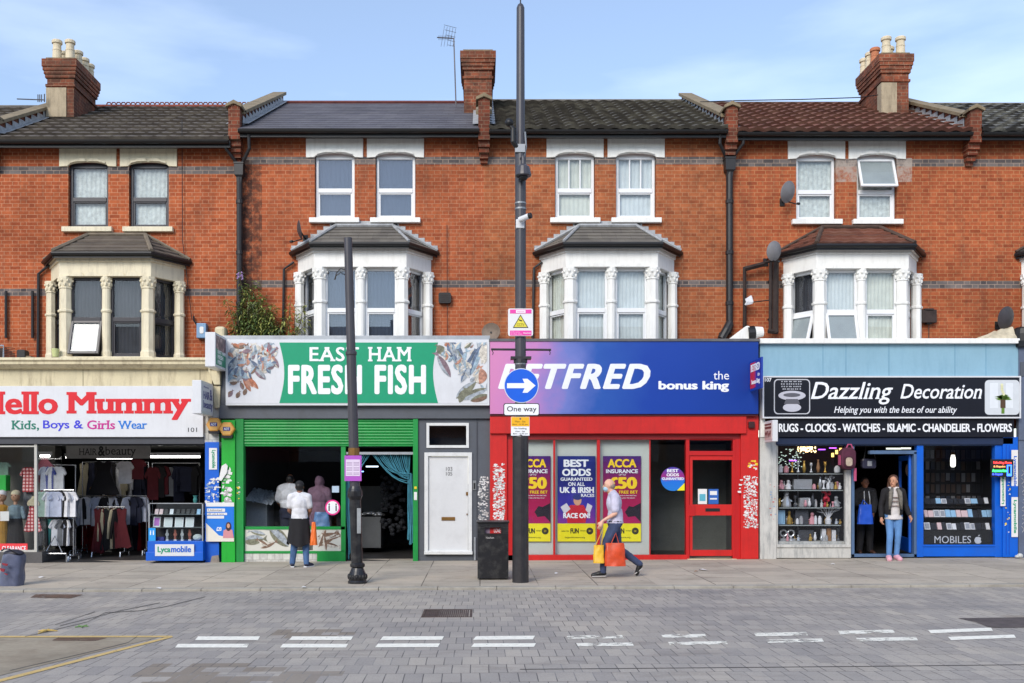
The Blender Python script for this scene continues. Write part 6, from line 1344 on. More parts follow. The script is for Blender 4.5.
# projecting box signs (at right angles to the shopfronts)
def proj(x0, x1, y0, y1, z0, z1, label, facem, framem, side=1):
    t_ = thing('projecting_sign', label, 'sign', ((x0+x1)/2, y1, z0), 'projecting signs')
    c = M().box(x0, x1, y0, y1, z0, z1).build('sign_case', framem, t_, bevel=.01)
    xf = x1 if side > 0 else x0; a, b_ = sorted((xf, xf+.006*side))
    M().box(a, b_, y0+.05, y1-.03, z0+.05, z1-.05).build('sign_face', facem, t_)
    M().box((x0+x1)/2-.02, (x0+x1)/2+.02, y1, y1+.12, z0+.1, z0+.16).build('bracket', black_p, t_)
    return t_, xf+.008*side
Yn, Yr = 19.05, 19.9
t_, xf = proj(PX(192, Yn), PX(201.3, Yn), Yn, Yr, PZ(413.5, Yn), PZ(380, Yn), 'white box sign for hair and beauty beside the white shop sign', flat('pale sign face', srgb(206, 206, 214)), white_b)
def sidetext(t_, s, xf, ya, yb, z0, z1, m, bold=0, side=1):
    O, U = ((xf, ya, z0), (0, yb-ya, 0)) if side > 0 else ((xf, yb, z0), (0, ya-yb, 0)); return letters(t_, s, 0, 1, 0, 1, 20, m, bold=bold, frame=(O, U, (0, 0, z1-z0), (side, 0, 0)))
indigo = flat('indigo lettering', srgb(70, 70, 130)); h0, h1 = PZ(413.5, Yn), PZ(380, Yn); hh = h1-h0
sidetext(t_, 'Mummy', xf, Yn+.15, Yr-.35, h0+hh*.78, h0+hh*.86, indigo); sidetext(t_, 'HAIR', xf, Yn+.12, Yr-.3, h0+hh*.46, h0+hh*.7, indigo, .02); sidetext(t_, '&', xf, Yr-.28, Yr-.1, h0+hh*.46, h0+hh*.8, indigo, .02); sidetext(t_, 'beauty', xf, Yn+.12, Yr-.08, h0+hh*.12, h0+hh*.42, indigo, .02)
def fishface():
    m, t, b = nodes('printed shellfish and green'); s_ = t.nodes.new('ShaderNodeTexCoord'); q = t.nodes.new('ShaderNodeSeparateXYZ'); t.links.new(s_.outputs['Generated'], q.inputs[0])
    v = t.nodes.new('ShaderNodeTexVoronoi'); v.inputs['Scale'].default_value = 6; t.links.new(s_.outputs['Generated'], v.inputs['Vector'])
    c = ramp(t, v.outputs['Distance'], [(0, srgb(206, 180, 176)), (.5, srgb(120, 96, 100)), (1, srgb(70, 60, 70))]); k = math_(t, 'GREATER_THAN', math_(t, 'ADD', q.outputs[2], math_(t, 'MULTIPLY', q.outputs[1], .12)), .55)
    t.links.new(mixc(t, k, srgb(60, 140, 110), c), b.inputs['Base Color']); return m
t_, xf = proj(PX(205, Yn), PX(215.3, Yn), Yn, Yr, PZ(366.5, Yn), PZ(332, Yn), 'white box sign with shellfish picture over green, above the cornice end', fishface(), white_b)
h0 = PZ(366.5, Yn); sidetext(t_, 'EAST HAM', xf, Yn+.15, Yr-.12, h0+.27, h0+.34, white_l, .02); sidetext(t_, 'FRESH', xf, Yn+.15, Yr-.3, h0+.17, h0+.25, white_l, .03); sidetext(t_, 'FISH', xf, Yn+.15, Yr-.4, h0+.07, h0+.15, white_l, .03)
def redblue():
    m, t, b = nodes('red to blue print'); s_ = t.nodes.new('ShaderNodeTexCoord'); q = t.nodes.new('ShaderNodeSeparateXYZ'); t.links.new(s_.outputs['Generated'], q.inputs[0])
    t.links.new(ramp(t, q.outputs[1], [(0, srgb(30, 40, 150)), (.4, srgb(40, 44, 160)), (.62, srgb(210, 40, 60)), (1, srgb(210, 36, 50))]), b.inputs['Base Color']); return m
Yn = 18.98
t_, xf = proj(PX(761.5, Yn), PX(763.2, Yn), Yn, 19.78, PZ(388, Yn), PZ(356.5, Yn), 'thin red and blue double-sided sign at the end of the betting shop sign', redblue(), blue_d, side=-1)
h0, hh = PZ(388, Yn), PZ(356.5, Yn)-PZ(388, Yn)
sidetext(t_, 'BETFRED', xf, Yn+.1, 19.7, h0+hh*.62, h0+hh*.86, white_l, .04, -1); sidetext(t_, 'the', xf, Yn+.1, Yn+.25, h0+hh*.42, h0+hh*.54, white_l, 0, -1); sidetext(t_, 'bonus king', xf, Yn+.1, 19.65, h0+hh*.16, h0+hh*.36, white_l, .04, -1)
Yn = 19.3
t_, xf = proj(PX(772.6, Yn), PX(778, Yn), Yn, 19.86, PZ(441.5, Yn), PZ(420, Yn), 'small faded white box sign with brown scrawl under the black sign end', flat('faded cream face', srgb(206, 190, 184)), white_b, side=-1)
h0 = PZ(441.5, Yn); brn = flat('faded brown print', srgb(110, 60, 60)); sidetext(t_, 'MW', xf, Yn+.08, 19.8, h0+.08, h0+.22, brn, .03, -1); M().box(xf-.003, xf, Yn+.07, 19.8, h0+.26, h0+.3).build('stripe', brn, t_); M().box(xf-.003, xf, Yn+.07, 19.8, h0+.33, h0+.36).build('stripe', brn, t_)
# roof aerials
alm = mat('aerial aluminium', srgb(96, 92, 96), .5, .4)
def tube_px(g_, pts, Y, r=.012, n=5): g_.tube([(PX(a, Y), Y, PZ(b_, Y)) for a, b_ in pts], r, n)
ar = thing('tv_aerial', 'tall thin mast with grid television aerial beside the bare middle chimney', 'aerial', (PX(455.5, 23.6), 23.6, PZ(106, 23.6)))
g_ = M(); tube_px(g_, [(456, 106), (453.8, 38)], 23.6, .016); g_.build('mast', alm, ar)
g_ = M(); tube_px(g_, [(437, 37.5), (454.5, 38.5)], 23.6, .014)
for k in range(7): tube_px(g_, [(439+k*2, 35.5), (439+k*2, 40)], 23.6, .006, 4)
for k in range(5): tube_px(g_, [(444+k*.9, 24.8+k*5), (456.5-k*.5, 28+k*4.6)], 23.6, .005, 4); tube_px(g_, [(444.5+k*2.8, 26+k*.6), (441+k*3, 46.5)], 23.6, .004, 4)
g_.build('elements', alm, ar)
ar = thing('tv_aerial', 'short aerial sticking out sideways from the chimney over the cream bay house', 'aerial', (PX(45, 22.8), 22.8, PZ(100, 22.8)))
g_ = M(); tube_px(g_, [(17, 99), (45, 100)], 22.8, .014); tube_px(g_, [(44.5, 94), (44.5, 102)], 22.8, .014)
for k in (38, 39.8, 41.6): tube_px(g_, [(k, 94.5), (k, 102)], 22.8, .012)
g_.build('elements', alm, ar)
cb = thing('roof_cable', 'slack cable running along the red-tiled ridge to the pot-topped chimney', 'cable', (PX(800, 24.6), 24.6, PZ(100, 24.6)))
g_ = M(); tube_px(g_, [(700, 102), (740, 100.5), (800, 99.5), (860, 97.5), (878, 95)], 22.9, .012); g_.build('wire', black_p, cb)
# things lying on the flat shop roofs
t_ = thing('roof_unit', 'white wedge-shaped duct with dark collar lying above the blue sign end', 'duct', (PX(740, 20.4), 20.4, PZ(346)))
Yr = 20.35; g_ = M(); g_.prism(poly_px([(722, 344), (733, 336), (747, 325.5), (750, 326), (750, 344)], Yr), 'y', Yr, Yr+.2); g_.build('wedge', plaster_w, t_, bevel=.02)
M().tube([(PX(748.5, Yr), Yr+.1, PZ(333, Yr)), (PX(755.5, Yr), Yr+.1, PZ(332.5, Yr))], .155, 16).build('collar', black_p, t_); M().tube([(PX(755, Yr), Yr+.1, PZ(332, Yr)), (PX(764, Yr), Yr+.1, PZ(331, Yr))], [.13, .1], 16).build('round_end', plaster_w, t_, smooth=False)
g_ = M(); g_.tube([(PX(722, Yr), Yr+.05, PZ(338, Yr)), (PX(727, Yr), Yr+.05, PZ(329, Yr)), (PX(731, Yr), Yr+.1, PZ(322, Yr))], .08, 10); g_.build('black_hose', pipe_m, t_)
g_ = M()
def rock(u, v):
    x_ = PX(972+44*u, 20.4); env = (.1+.9*u)**.8*(1 if u < .93 else .7); z_ = PZ(344, 20.4)+.38*env*math.sin(math.pi*min(v, .5))+.05*mnoise.noise(Vector((u*7, v*5, 0)))
    return (x_, 20.2+.45*v, z_)
g_.grid(rock, 24, 10); g_.build('crumpled_sheet', mat('cream crumpled sheet', srgb(206, 194, 168), .9, var=.3, vs=6, bump=.8), None, smooth=False, top=('crumpled cream sheet heaped on the shop roof under the dark dish', 'sheet'))
M().lathe([(.2, PZ(344, 20.3)), (.2, PZ(334, 20.3)), (.17, PZ(329, 20.3)), (.1, PZ(327, 20.3))], PX(1022, 20.35), 20.35, 14).build('roof_vent', black_p, None, top=('black domed vent on the roof beside the crumpled cream sheet', 'vent'))
pr = thing('plant_pot', 'lime green flowerpot on the ledge at the foot of the cream bay', 'flowerpot', (PX(56.5, 20.0), 20.02, PZ(357.5, 20.0)))
M().lathe([(.055, PZ(357.3, 20)), (.075, PZ(350.5, 20)), (.08, PZ(349.8, 20)), (.08, PZ(348.8, 20)), (.07, PZ(348.8, 20))], PX(56.5, 20.05), 20.0, 14).build('pot', mat('lime glazed pot', srgb(206, 212, 150), .4), pr); M().lathe([(.07, PZ(357.6, 20)), (.07, PZ(357.2, 20))], PX(56.5, 20.05), 20.0, 14).build('saucer', coping_s, pr)
ln_ = thing('floodlight', 'black rounded floodlight housing on the cornice beside the thin pipe', 'floodlight', (PX(20.5, 20.3), 20.3, PZ(358, 20.3)))
M().prism(rrect(16.5, 25, 349.5, 358.5, 2, 20.2), 'y', 20.2, 20.4).build('housing', black_p, ln_, bevel=.01); M().pb(19, 22, 358.5, 361, 20.25, 20.35).build('foot', black_p, ln_)
boxthing('concrete_block', 25.5, 31, 355.8, 359.5, 20.2, 20.4, coping_s, 'small pale block on the cornice beside the black housing', 'block')
ac = thing('metal_rack', 'pale metal rack with dark mesh cut by the frame edge, on the cream cornice', 'rack', (PX(0, 20.3), 20.3, PZ(360, 20.3)))
g_ = M(); g_.tube([(PX(-25, 20.2), 20.2, PZ(345.7, 20.2)), (PX(3.6, 20.2), 20.2, PZ(345.7, 20.2)), (PX(3.6, 20.2), 20.2, PZ(361, 20.2))], .02, 6); g_.build('rail', chrome, ac)
g_ = M()
for k in range(8): tube_px(g_, [(5+k*1.3, 347+k*.9), (5.4+k*1.3, 361)], 20.25, .008, 4); tube_px(g_, [(4, 347+k*1.6), (15, 348.5+k*1.7)], 20.25, .006, 4)
g_.pb(-25, 3, 348, 361, 20.4, 20.45); g_.build('mesh', rust, ac)
boxthing('terminal_box', 214, 225, 326, 340, 20.3, 20.6, cream_p, 'rounded cream box behind the shellfish sign', 'box', .06)
# buddleia growing out of the wall junction
random.seed(21)
bd = thing('wall_shrub', 'straggling green buddleia growing from the roof junction round the downpipe', 'shrub', (PX(262, 20.5), 20.5, PZ(345, 20.5)))
leafs = [mat('leaf dark green', srgb(70, 92, 52), .6, var=.3, vs=9), mat('leaf mid green', srgb(108, 128, 68), .6, var=.3, vs=9), mat('leaf yellow green', srgb(160, 164, 88), .6, var=.3, vs=9)]
stems = M(); lm = [M(), M(), M()]
def spray(px, py, h, lean_, n, tone, Y0=20.5, L_=.10):
    x0, z0 = PX(px, Y0), PZ(py, Y0); pts = []; x_, y_, z_ = x0, Y0, z0; dx = lean_
    for k in range(8):
        pts.append((x_, y_, z_)); x_ += dx*h/7+random.uniform(-.03, .03); y_ += random.uniform(-.04, .03); z_ += h/7*(1-.5*abs(dx)*k/7)
    stems.tube(pts, [.012-.0012*k for k in range(8)], 4)
    for i in range(n):
        k = random.random()**.8*7; j = int(min(6, k)); p = Vector(pts[j]).lerp(Vector(pts[j+1]), k-j)
        a = random.uniform(0, 6.28); el = random.uniform(-.6, .7); d = Vector((math.cos(a)*math.cos(el), math.sin(a)*math.cos(el)*.8, math.sin(el))); s = d.cross(Vector((0, 0, 1))).normalized()*random.uniform(.012, .022)
        ln2 = L_*random.uniform(.6, 1.3); p = p+d*random.uniform(0, .08); droop = Vector((0, 0, -ln2*.35))
        t = min(2, max(0, int(random.gauss(tone, .6)+.5)))
        lm[t].add([p, p+d*ln2*.45+s, p+d*ln2+droop, p+d*ln2*.45-s], [(0, 1, 2, 3)])
for px, py, h, l, n, tone in ((246, 344, 1.35, -.05, 120, .9), (243, 344, .9, -.3, 70, .9), (250, 344, 1.2, .12, 130, 1), (256, 345, .95, .2, 130, 1.1), (262, 345, .7, .25, 120, 1), (248, 345, .7, -.2, 110, .5), (268, 345, .45, .1, 100, .5), (255, 345, .5, 0, 150, .4), (274, 345, .35, .1, 80, .3), (287, 345, .95, .1, 40, 1.9), (294, 345, .85, .2, 40, 1.9), (292, 345, .5, .4, 26, 1.8), (239, 345, .45, -.4, 50, 1.2), (278, 345, .5, .2, 50, 1.2), (247, 344, 1.1, .05, 120, .7), (252, 345, .8, .35, 100, 1.3)):
    spray(px, py, h*1.12, l, int(n*1.25), tone+.5, L_=.125); spray(px+random.uniform(-4, 4), py, h*.8, l*.7, int(n*.9), tone+.2, L_=.12)
stems.build('stem', mat('woody stem', srgb(110, 96, 70), .8), bd)
for t in range(3): lm[t].build('foliage', leafs[t], bd)
g_ = M()
for _ in range(30): p = (PX(240, 20.4)+random.uniform(-.05, .06), 20.4+random.uniform(-.04, .04), PZ(276, 20.4)+random.uniform(-.07, .08)); g_.ell(p, (.018, .018, .018), 5, 4)
g_.build('blossom', mat('lilac blossom', srgb(160, 130, 180), .8), bd)

# ------------------------------------------------------------------ inside and in front of the shops
def garment(kind, px, py, w, h, Y, m, label, group, yaw=0, cat='garment', thick=.05):
    """clothing on a hanger, top of the shoulders at row py of the plane Y, w x h metres"""
    S_ = {'tee': [(-.13, 0), (0, -.03), (.13, 0), (.32, -.05), (.5, -.3), (.38, -.38), (.31, -.27), (.33, -1), (-.33, -1), (-.31, -.27), (-.38, -.38), (-.5, -.3), (-.32, -.05)],
          'coat': [(-.1, 0), (.1, 0), (.33, -.05), (.46, -.35), (.5, -.75), (.38, -.76), (.3, -.35), (.32, -1), (-.32, -1), (-.3, -.35), (-.38, -.76), (-.5, -.75), (-.46, -.35), (-.33, -.05)],
          'dress': [(-.12, 0), (0, -.06), (.12, 0), (.26, -.03), (.2, -.3), (.32, -.6), (.5, -.96), (.3, -1), (0, -.97), (-.3, -1), (-.5, -.96), (-.32, -.6), (-.2, -.3), (-.26, -.03)],
          'trousers': [(-.4, 0), (.4, 0), (.5, -1), (.12, -1), (0, -.3), (-.12, -1), (-.5, -1)],
          'tutu': [(-.1, 0), (.1, 0), (.16, -.25), (.42, -.5), (.5, -.75), (.45, -1), (-.45, -1), (-.5, -.75), (-.42, -.5), (-.16, -.25)]}[kind]
    x_, z_ = PX(px, Y), PZ(py, Y); g_ = M(); g_.T = Matrix.Translation((x_, Y, z_)) @ Matrix.Rotation(yaw, 4, 'Z')
    n = len(S_); pts = [(a*w, b_*h) for a, b_ in S_]; P = []
    for q in (-1, 1):
        for a, b_ in pts: P.append((a*(1 if q < 0 else .96), q*thick/2*(1+.5*math.sin(a*60+b_*9)), b_))
    g_.add(P, [list(range(n))[::-1], list(range(n, 2*n))]+[(i, (i+1) % n, n+(i+1) % n, n+i) for i in range(n)])
    nm = {'tee': 'hanging_shirt', 'coat': 'hanging_jacket', 'dress': 'hanging_dress', 'trousers': 'hanging_trousers', 'tutu': 'hanging_dress'}[kind]
    o = g_.build(nm, m, None, bevel=.008, top=(label, cat, group)); return o
def cloth(name, c): return mat(name, c, .85, var=.25, vs=7, bump=.5)
cw, cwb, cbl, cdn, cgr, cmar, cred, cpnk, crm, must, teal_c, blk_c, min_c = (cloth('white cotton', srgb(222, 222, 226)), cloth('bluish white cotton', srgb(196, 202, 220)), cloth('royal blue cotton', srgb(30, 50, 140)), cloth('navy denim', srgb(34, 38, 60)), cloth('grey marl', srgb(120, 122, 126)), cloth('maroon wool', srgb(96, 24, 34)), cloth('red lace', srgb(190, 26, 52)), cloth('dusky pink tulle', srgb(172, 96, 110)), cloth('cream knit', srgb(190, 180, 152)), cloth('mustard cotton', srgb(172, 126, 44)), cloth('teal cotton', srgb(60, 130, 126)), cloth('black cotton', srgb(24, 22, 26)), cloth('mint cotton', srgb(150, 176, 160)))
plaid = bpy.data.materials.new('red check cotton'); plaid.use_nodes = True; t = plaid.node_tree; ob = objco(t); ss = t.nodes.new('ShaderNodeSeparateXYZ'); t.links.new(ob, ss.inputs[0])
kx = math_(t, 'GREATER_THAN', math_(t, 'SINE', math_(t, 'MULTIPLY', ss.outputs[0], 90.0)), 0.2); kz = math_(t, 'GREATER_THAN', math_(t, 'SINE', math_(t, 'MULTIPLY', ss.outputs[2], 90.0)), 0.2)
t.links.new(ramp(t, math_(t, 'MULTIPLY', math_(t, 'ADD', kx, kz), .5), [(0, srgb(214, 180, 178)), (.5, srgb(176, 50, 58)), (1, srgb(110, 26, 34))]), t.nodes['Principled BSDF'].inputs['Base Color'])
def rail(px0, px1, py, Y, name_label, foot=True, pyb=556):
    t_ = thing('clothes_rack', name_label, 'clothes rack', (PX((px0+px1)/2, Y), Y, gz(-8)))
    g_ = M(); z_ = PZ(py, Y); g_.tube([(PX(px0, Y), Y, z_), (PX(px1, Y), Y, z_)], .014, 8); g_.build('rail', chrome, t_)
    for px in (px0+.5, px1-.5):
        g_ = M(); g_.tube([(PX(px, Y), Y, z_), (PX(px, Y), Y, gz(-8)+.08)], .013, 8); g_.build('upright', chrome, t_)
        g_ = M(); zf = gz(-8); g_.tube([(PX(px, Y), Y-.28, zf+.0), (PX(px, Y), Y-.26, zf+.09), (PX(px, Y), Y+.26, zf+.09), (PX(px, Y), Y+.28, zf)], .018, 8); g_.build('foot', chrome, t_)
    return t_
G1 = 'clothes on the chrome racks in the entrance'
fr1 = rail(44, 74, 490, 20.55, 'chrome clothes rack in the entrance with white school shirts')
g_ = M(); g_.tube([(PX(44, 20.3), 20.25, gz(-8)), (PX(44.5, 20.3), 20.25, gz(-8)+.16), (PX(68, 20.3), 20.22, gz(-8)+.16), (PX(68.5, 20.3), 20.22, gz(-8))], .02, 8); g_.tube([(PX(46, 20.3), 20.25, gz(-8)+.16), (PX(55, 20.5), 20.5, gz(-8)+.5), (PX(64, 20.3), 20.22, gz(-8)+.16)], .012, 6); g_.build('front_foot', chrome, fr1)
rail(43, 76, 465, 21.0, 'taller chrome rack behind the school shirt rack')
for px, m, w, lab in ((46, cwb, .34, 'white school shirt hanging first on the tall rack'), (49.5, cbl, .3, 'royal blue school shirt among white ones on the tall rack'), (54, cw, .36, 'bright white school shirt next to the blue one'), (59, cw, .36, 'last white school shirt on the tall rack')): garment('tee', px, 466.5, w, .5, 20.9, m, lab, 'school shirts on the tall rack', R(random.uniform(-25, 25)))
for i, (px, m) in enumerate(((42.5, min_c), (45, cw), (47.5, cwb), (50.5, cw), (53, cwb), (56, cwb), (59.5, cw), (62.5, blk_c), (65, cw), (68, cwb), (71, cw))):
    garment('tee', px, 491.5, .34, .52, 20.5+random.uniform(-.08, .08), m, {id(min_c): 'mint shirt on the middle rail in the entrance', id(cw): 'white shirt on the middle rail in the entrance', id(cwb): 'bluish white shirt on the middle rail in the entrance', id(blk_c): 'black shirt on the middle rail in the entrance', id(teal_c): 'teal shirt at the end of the middle rail in the entrance'}[id(m)], 'shirts on the middle rail', R(random.uniform(-50, 50)))
for i, (px, m, k) in enumerate(((43, blk_c, 'trousers'), (46, cdn, 'trousers'), (49, blk_c, 'trousers'), (51.5, teal_c, 'trousers'), (54, cdn, 'trousers'), (57, cw, 'tee'), (60, cwb, 'tee'), (63, cgr, 'tee'), (66, cw, 'tee'), (69, blk_c, 'tee'))):
    garment(k, px, 519, .26 if k == 'trousers' else .34, .55, 20.6+random.uniform(-.06, .06), m, {id(blk_c): 'black', id(cdn): 'navy', id(teal_c): 'teal', id(cw): 'white', id(cwb): 'bluish white', id(cgr): 'grey'}[id(m)]+(' trousers' if k == 'trousers' else ' top')+' hanging on the lowest rail in the entrance', 'clothes on the lowest rail', R(random.uniform(-40, 40)))
random.seed(5)
for r_, (y_, py, pxs, hh, kinds) in enumerate(((22.6, 463, (84, 148, 6.0), .85, ('coat', 'dress', 'coat')), (22.1, 497, (76, 146, 4.4), .62, ('tee', 'coat', 'tee')), (21.7, 508, (98, 124, 3.2), .95, ('coat', 'coat', 'dress')), (23.4, 520, (88, 150, 5), .8, ('trousers', 'dress', 'coat')))):
    t_ = rail(pxs[0]-2, pxs[1]+1, py-1, y_, ['dark clothes rail high at the back of the clothes shop', 'long rail of grey and white clothes inside the entrance', 'short rail of maroon clothes inside the entrance', 'low rail at the very back of the clothes shop'][r_])
    px = pxs[0]
    while px < pxs[1]:
        cols = [[(cdn, 'navy'), (blk_c, 'black'), (cgr, 'grey'), (cw, 'white'), (crm, 'cream')], [(cgr, 'grey'), (cw, 'white'), (blk_c, 'black'), (cwb, 'bluish white'), (cdn, 'navy')], [(cmar, 'maroon'), (blk_c, 'black'), (cmar, 'maroon'), (crm, 'cream')], [(cmar, 'maroon'), (cgr, 'grey'), (cdn, 'navy'), (must, 'mustard'), (cred, 'red')]][r_]
        m, cn = random.choice(cols); k = random.choice(kinds); wn_ = {'coat': 'jacket', 'tee': 'shirt', 'dress': 'dress', 'trousers': 'trousers'}[k]
        garment(k, px, py, random.uniform(.3, .42), hh*random.uniform(.85, 1.05), y_+random.uniform(-.05, .05), m, cn+' '+wn_+['  on the high back rail of the clothes shop', ' on the long inner rail of the clothes shop', ' on the short maroon rail', ' on the low rail at the very back'][r_].replace('  ', ' '), 'clothes on rail '+['high', 'long', 'short', 'low'][r_], R(random.uniform(-55, 55)))
        px += pxs[2]*random.uniform(.7, 1.3)
t_ = rail(152, 200, 463, 22.5, 'dim clothes rail behind the phone counter'); px = 153
while px < 199:
    m, cn = random.choice([(cdn, 'navy'), (blk_c, 'black'), (cgr, 'grey'), (cmar, 'maroon'), (cgr, 'grey')]); garment(random.choice(('coat', 'tee')), px, 464+random.uniform(0, 3), .4, random.uniform(.5, .8), 22.5, m, cn+' top on the dim rail behind the phone counter', 'clothes on rail behind the counter', R(random.uniform(-50, 50))); px += random.uniform(4, 8)
garment('dress', 104, 461, .7, .75, 21.9, blk_c, 'black dress pinned up over the mustard skirt', None); garment('tutu', 102.5, 479, .55, .28, 21.95, must, 'mustard skirt displayed under the black dress', None); garment('tee', 125, 461, .42, .5, 21.95, cw, 'white printed shirt pinned high beside the black dress', None); garment('tee', 138, 459, .4, .45, 22.0, cmar, 'maroon top pinned high near the phone counter', None)
garment('tutu', 45, 453, .5, .62, 20.95, cpnk, 'dusky pink tulle dress hung in the window corner', None); garment('dress', 45.5, 487, .42, .6, 20.95, cred, 'short red dress hung beneath the pink tulle one', None)
garment('tee', 28.5, 467, .36, .52, 20.75, plaid, 'red checked shirt hanging in the clothes window', None); garment('trousers', 28.5, 491, .22, .6, 20.85, cgr, 'grey trousers under the red checked shirt', None); garment('dress', 33.5, 500, .38, .66, 20.5, plaid, 'red patterned dress with white collar near the window post', None); garment('tutu', 33.5, 496, .26, .2, 20.45, crm, 'cream collar piece over the red patterned dress', None)
garment('tee', 3, 462, .36, .3, 20.8, min_c, 'mint top at the frame edge in the clothes window', None); boxthing('green_box', -8, 6, 475, 491, 20.6, 20.8, mat('bright green card', srgb(30, 170, 60), .5), 'bright green card under the mint top', 'card')
boxthing('price_card', 0, 9, 511.5, 521, 20.3, 20.31, paper_w, 'white price card standing before the yellow outfit', 'card')
doll = mat('mannequin skin', srgb(170, 130, 104), .5, var=.05)
def mannequin(px, top_m, skirt_m, cap_m, label, w=.36):
    Y = 20.55; x_ = PX(px, Y); z1 = PZ(490, Y); t_ = thing('mannequin', label, 'mannequin', (x_, Y, PZ(553, Y)))
    g_ = M(); g_.ell((x_, Y, z1-.13), (.085, .095, .115), 14, 10); g_.cap((x_, Y, z1-.25), (x_, Y, z1-.32), .035, .04); g_.ell((x_, Y-.095, z1-.14), (.014, .02, .02), 6, 4)
    for s in (-1, 1): g_.cap((x_+s*.07, Y, PZ(553, Y)+.02), (x_+s*.06, Y, z1-.9), .035, .045)
    g_.build('body', doll, t_, smooth=True)
    g_ = M()
    for s in (-1, 1): g_.ell((x_+s*.035, Y-.088, z1-.11), (.013, .01, .009), 6, 4)
    g_.build('eyes', black_p, t_)
    g_ = M(); g_.ell((x_, Y+.012, z1-.08), (.092, .1, .085), 14, 8); g_.build('cap', cap_m, t_, smooth=True)
    g_ = M(); g_.lathe([(.06, z1-.3), (.13, z1-.34), (.14, z1-.5), (.125, z1-.6)], x_, Y, 14)
    for s in (-1, 1): g_.cap((x_+s*.13, Y, z1-.38), (x_+s*.19, Y-.03, z1-.56), .05, .045, 8)
    g_.build('top', top_m, t_, smooth=False)
    g_ = M(); g_.lathe([(.128, z1-.58), (w*.42, z1-.85), (w*.5, z1-1.1), (w*.44, z1-1.12)], x_, Y, 16); g_.build('skirt', skirt_m, t_)
mannequin(15.5, cloth('grey blue panel cotton', srgb(120, 140, 150)), blk_c, crm, 'child mannequin in grey blue and black with a cream headband'); mannequin(2, must, must, cw, 'child mannequin in a yellow outfit at the frame edge')

# phone counter
pc_ = thing('display_counter', 'blue phone counter with glass case beside the clothes entrance', 'counter', (PX(175, 19.8), 19.9, gz(-6)))
y0 = 19.78; zb = gz(-6)
g_ = M(); g_.pb(147.5, 203, 541, 552, y0, 20.3); g_.pb(145.8, 203, 552, 560.8, y0-.03, 20.3); g_.build('counter_base', blue_v, pc_, bevel=.005)
g_ = M(); x0, x1 = PX(148.5, y0), PX(203, y0); z0, z1 = PZ(541, y0), PZ(503, y0)
for a in (x0, x1-.02): g_.box(a, a+.02, y0, y0+.02, z0, z1); g_.box(a, a+.02, 20.28, 20.3, z0, z1)
g_.box(x0, x1, y0, y0+.015, z1-.015, z1); g_.box(x0, x1, 20.285, 20.3, z1-.015, z1); g_.build('case_frame', alu, pc_)
for py in (514.5, 527.5): M().box(x0+.02, x1-.02, y0+.03, 20.27, PZ(py, y0)-.006, PZ(py, y0)).build('glass_shelf', mat('shelf edge grey', srgb(120, 126, 128), .3), pc_)
g_ = M(); g_.box(x0+.02, x1-.02, y0+.003, y0+.009, z0, z1-.015); g_.build('glass_pane', cab_glass, pc_); M().box(x0, x1, 20.27, 20.28, z0, z1).build('case_back', wall_d, pc_); M().box(x0, x1, y0, 20.3, z1, z1+.006).build('glass_pane', cab_glass, pc_)
cs = M().pb(155, 194, 544.3, 556, y0-.04, y0-.03).build('counter_sign', white_b, pc_); letters(pc_, 'Lyca', 157.5, 170.5, 546.5, 554, y0-.043, flat('lyca green', srgb(20, 150, 110)), bold=.035); letters(pc_, 'mobile', 171, 191, 546, 552.3, y0-.043, flat('lyca blue', srgb(30, 100, 200)), bold=.035)
M().pb(148.5, 155.5, 528, 541, y0-.004, y0).build('blue_sticker', flat('light blue sticker', srgb(30, 150, 226)), pc_); letters(pc_, 'i i', 150, 154, 530.5, 535, y0-.006, white_l, bold=.05)
random.seed(9)
def little(name, px0, px1, py0, py1, Y, m, label, grp, cat, d=.03, lean_=0, face=None):
    g_ = M(); x0, x1, z0, z1 = PX(px0, Y), PX(px1, Y), PZ(py1, Y), PZ(py0, Y); g_.T = Matrix.Translation((0, Y, z0)) @ Matrix.Rotation(-lean_, 4, 'X') @ Matrix.Translation((0, -Y, -z0)); g_.box(x0, x1, Y, Y+d, z0, z1); o = g_.build(name, m, None, top=(label, cat, grp), bevel=.003)
    if face:
        g_ = M(); g_.T = Matrix.Translation((0, Y, z0)) @ Matrix.Rotation(-lean_, 4, 'X') @ Matrix.Translation((0, -Y, -z0)); w, h = x1-x0, z1-z0; g_.box(x0+w*.12, x1-w*.12, Y-.003, Y, z0+h*.12, z1-h*.12); g_.build('printed_face', face, o)
    return o
pkw, pkp, pkd, pkb = flat('white carton', srgb(222, 222, 226)), flat('pale pink carton', srgb(220, 190, 190)), flat('dark phone case', srgb(30, 30, 36)), flat('blue carton', srgb(60, 110, 190)); prv = flat('violet screen print', srgb(170, 90, 180)); ltb = flat('pale blue carton', srgb(150, 190, 220))
little('tablet_box', 153, 160, 516.5, 527, 19.9, pkw, 'white tablet box with violet picture in the phone case', None, 'box', lean_=R(12), face=prv)
for i, a in enumerate((163.5, 174.5, 185)): little('tablet_box', a, a+8.5, 517, 527, 19.9, pkw, ['plain white tablet box next to the violet picture box', 'plain white tablet box in the middle of the three', 'plain white tablet box at the wall end of the row'][i], 'plain white tablet boxes', 'box', lean_=R(14), face=flat('silver print', srgb(196, 202, 206)))
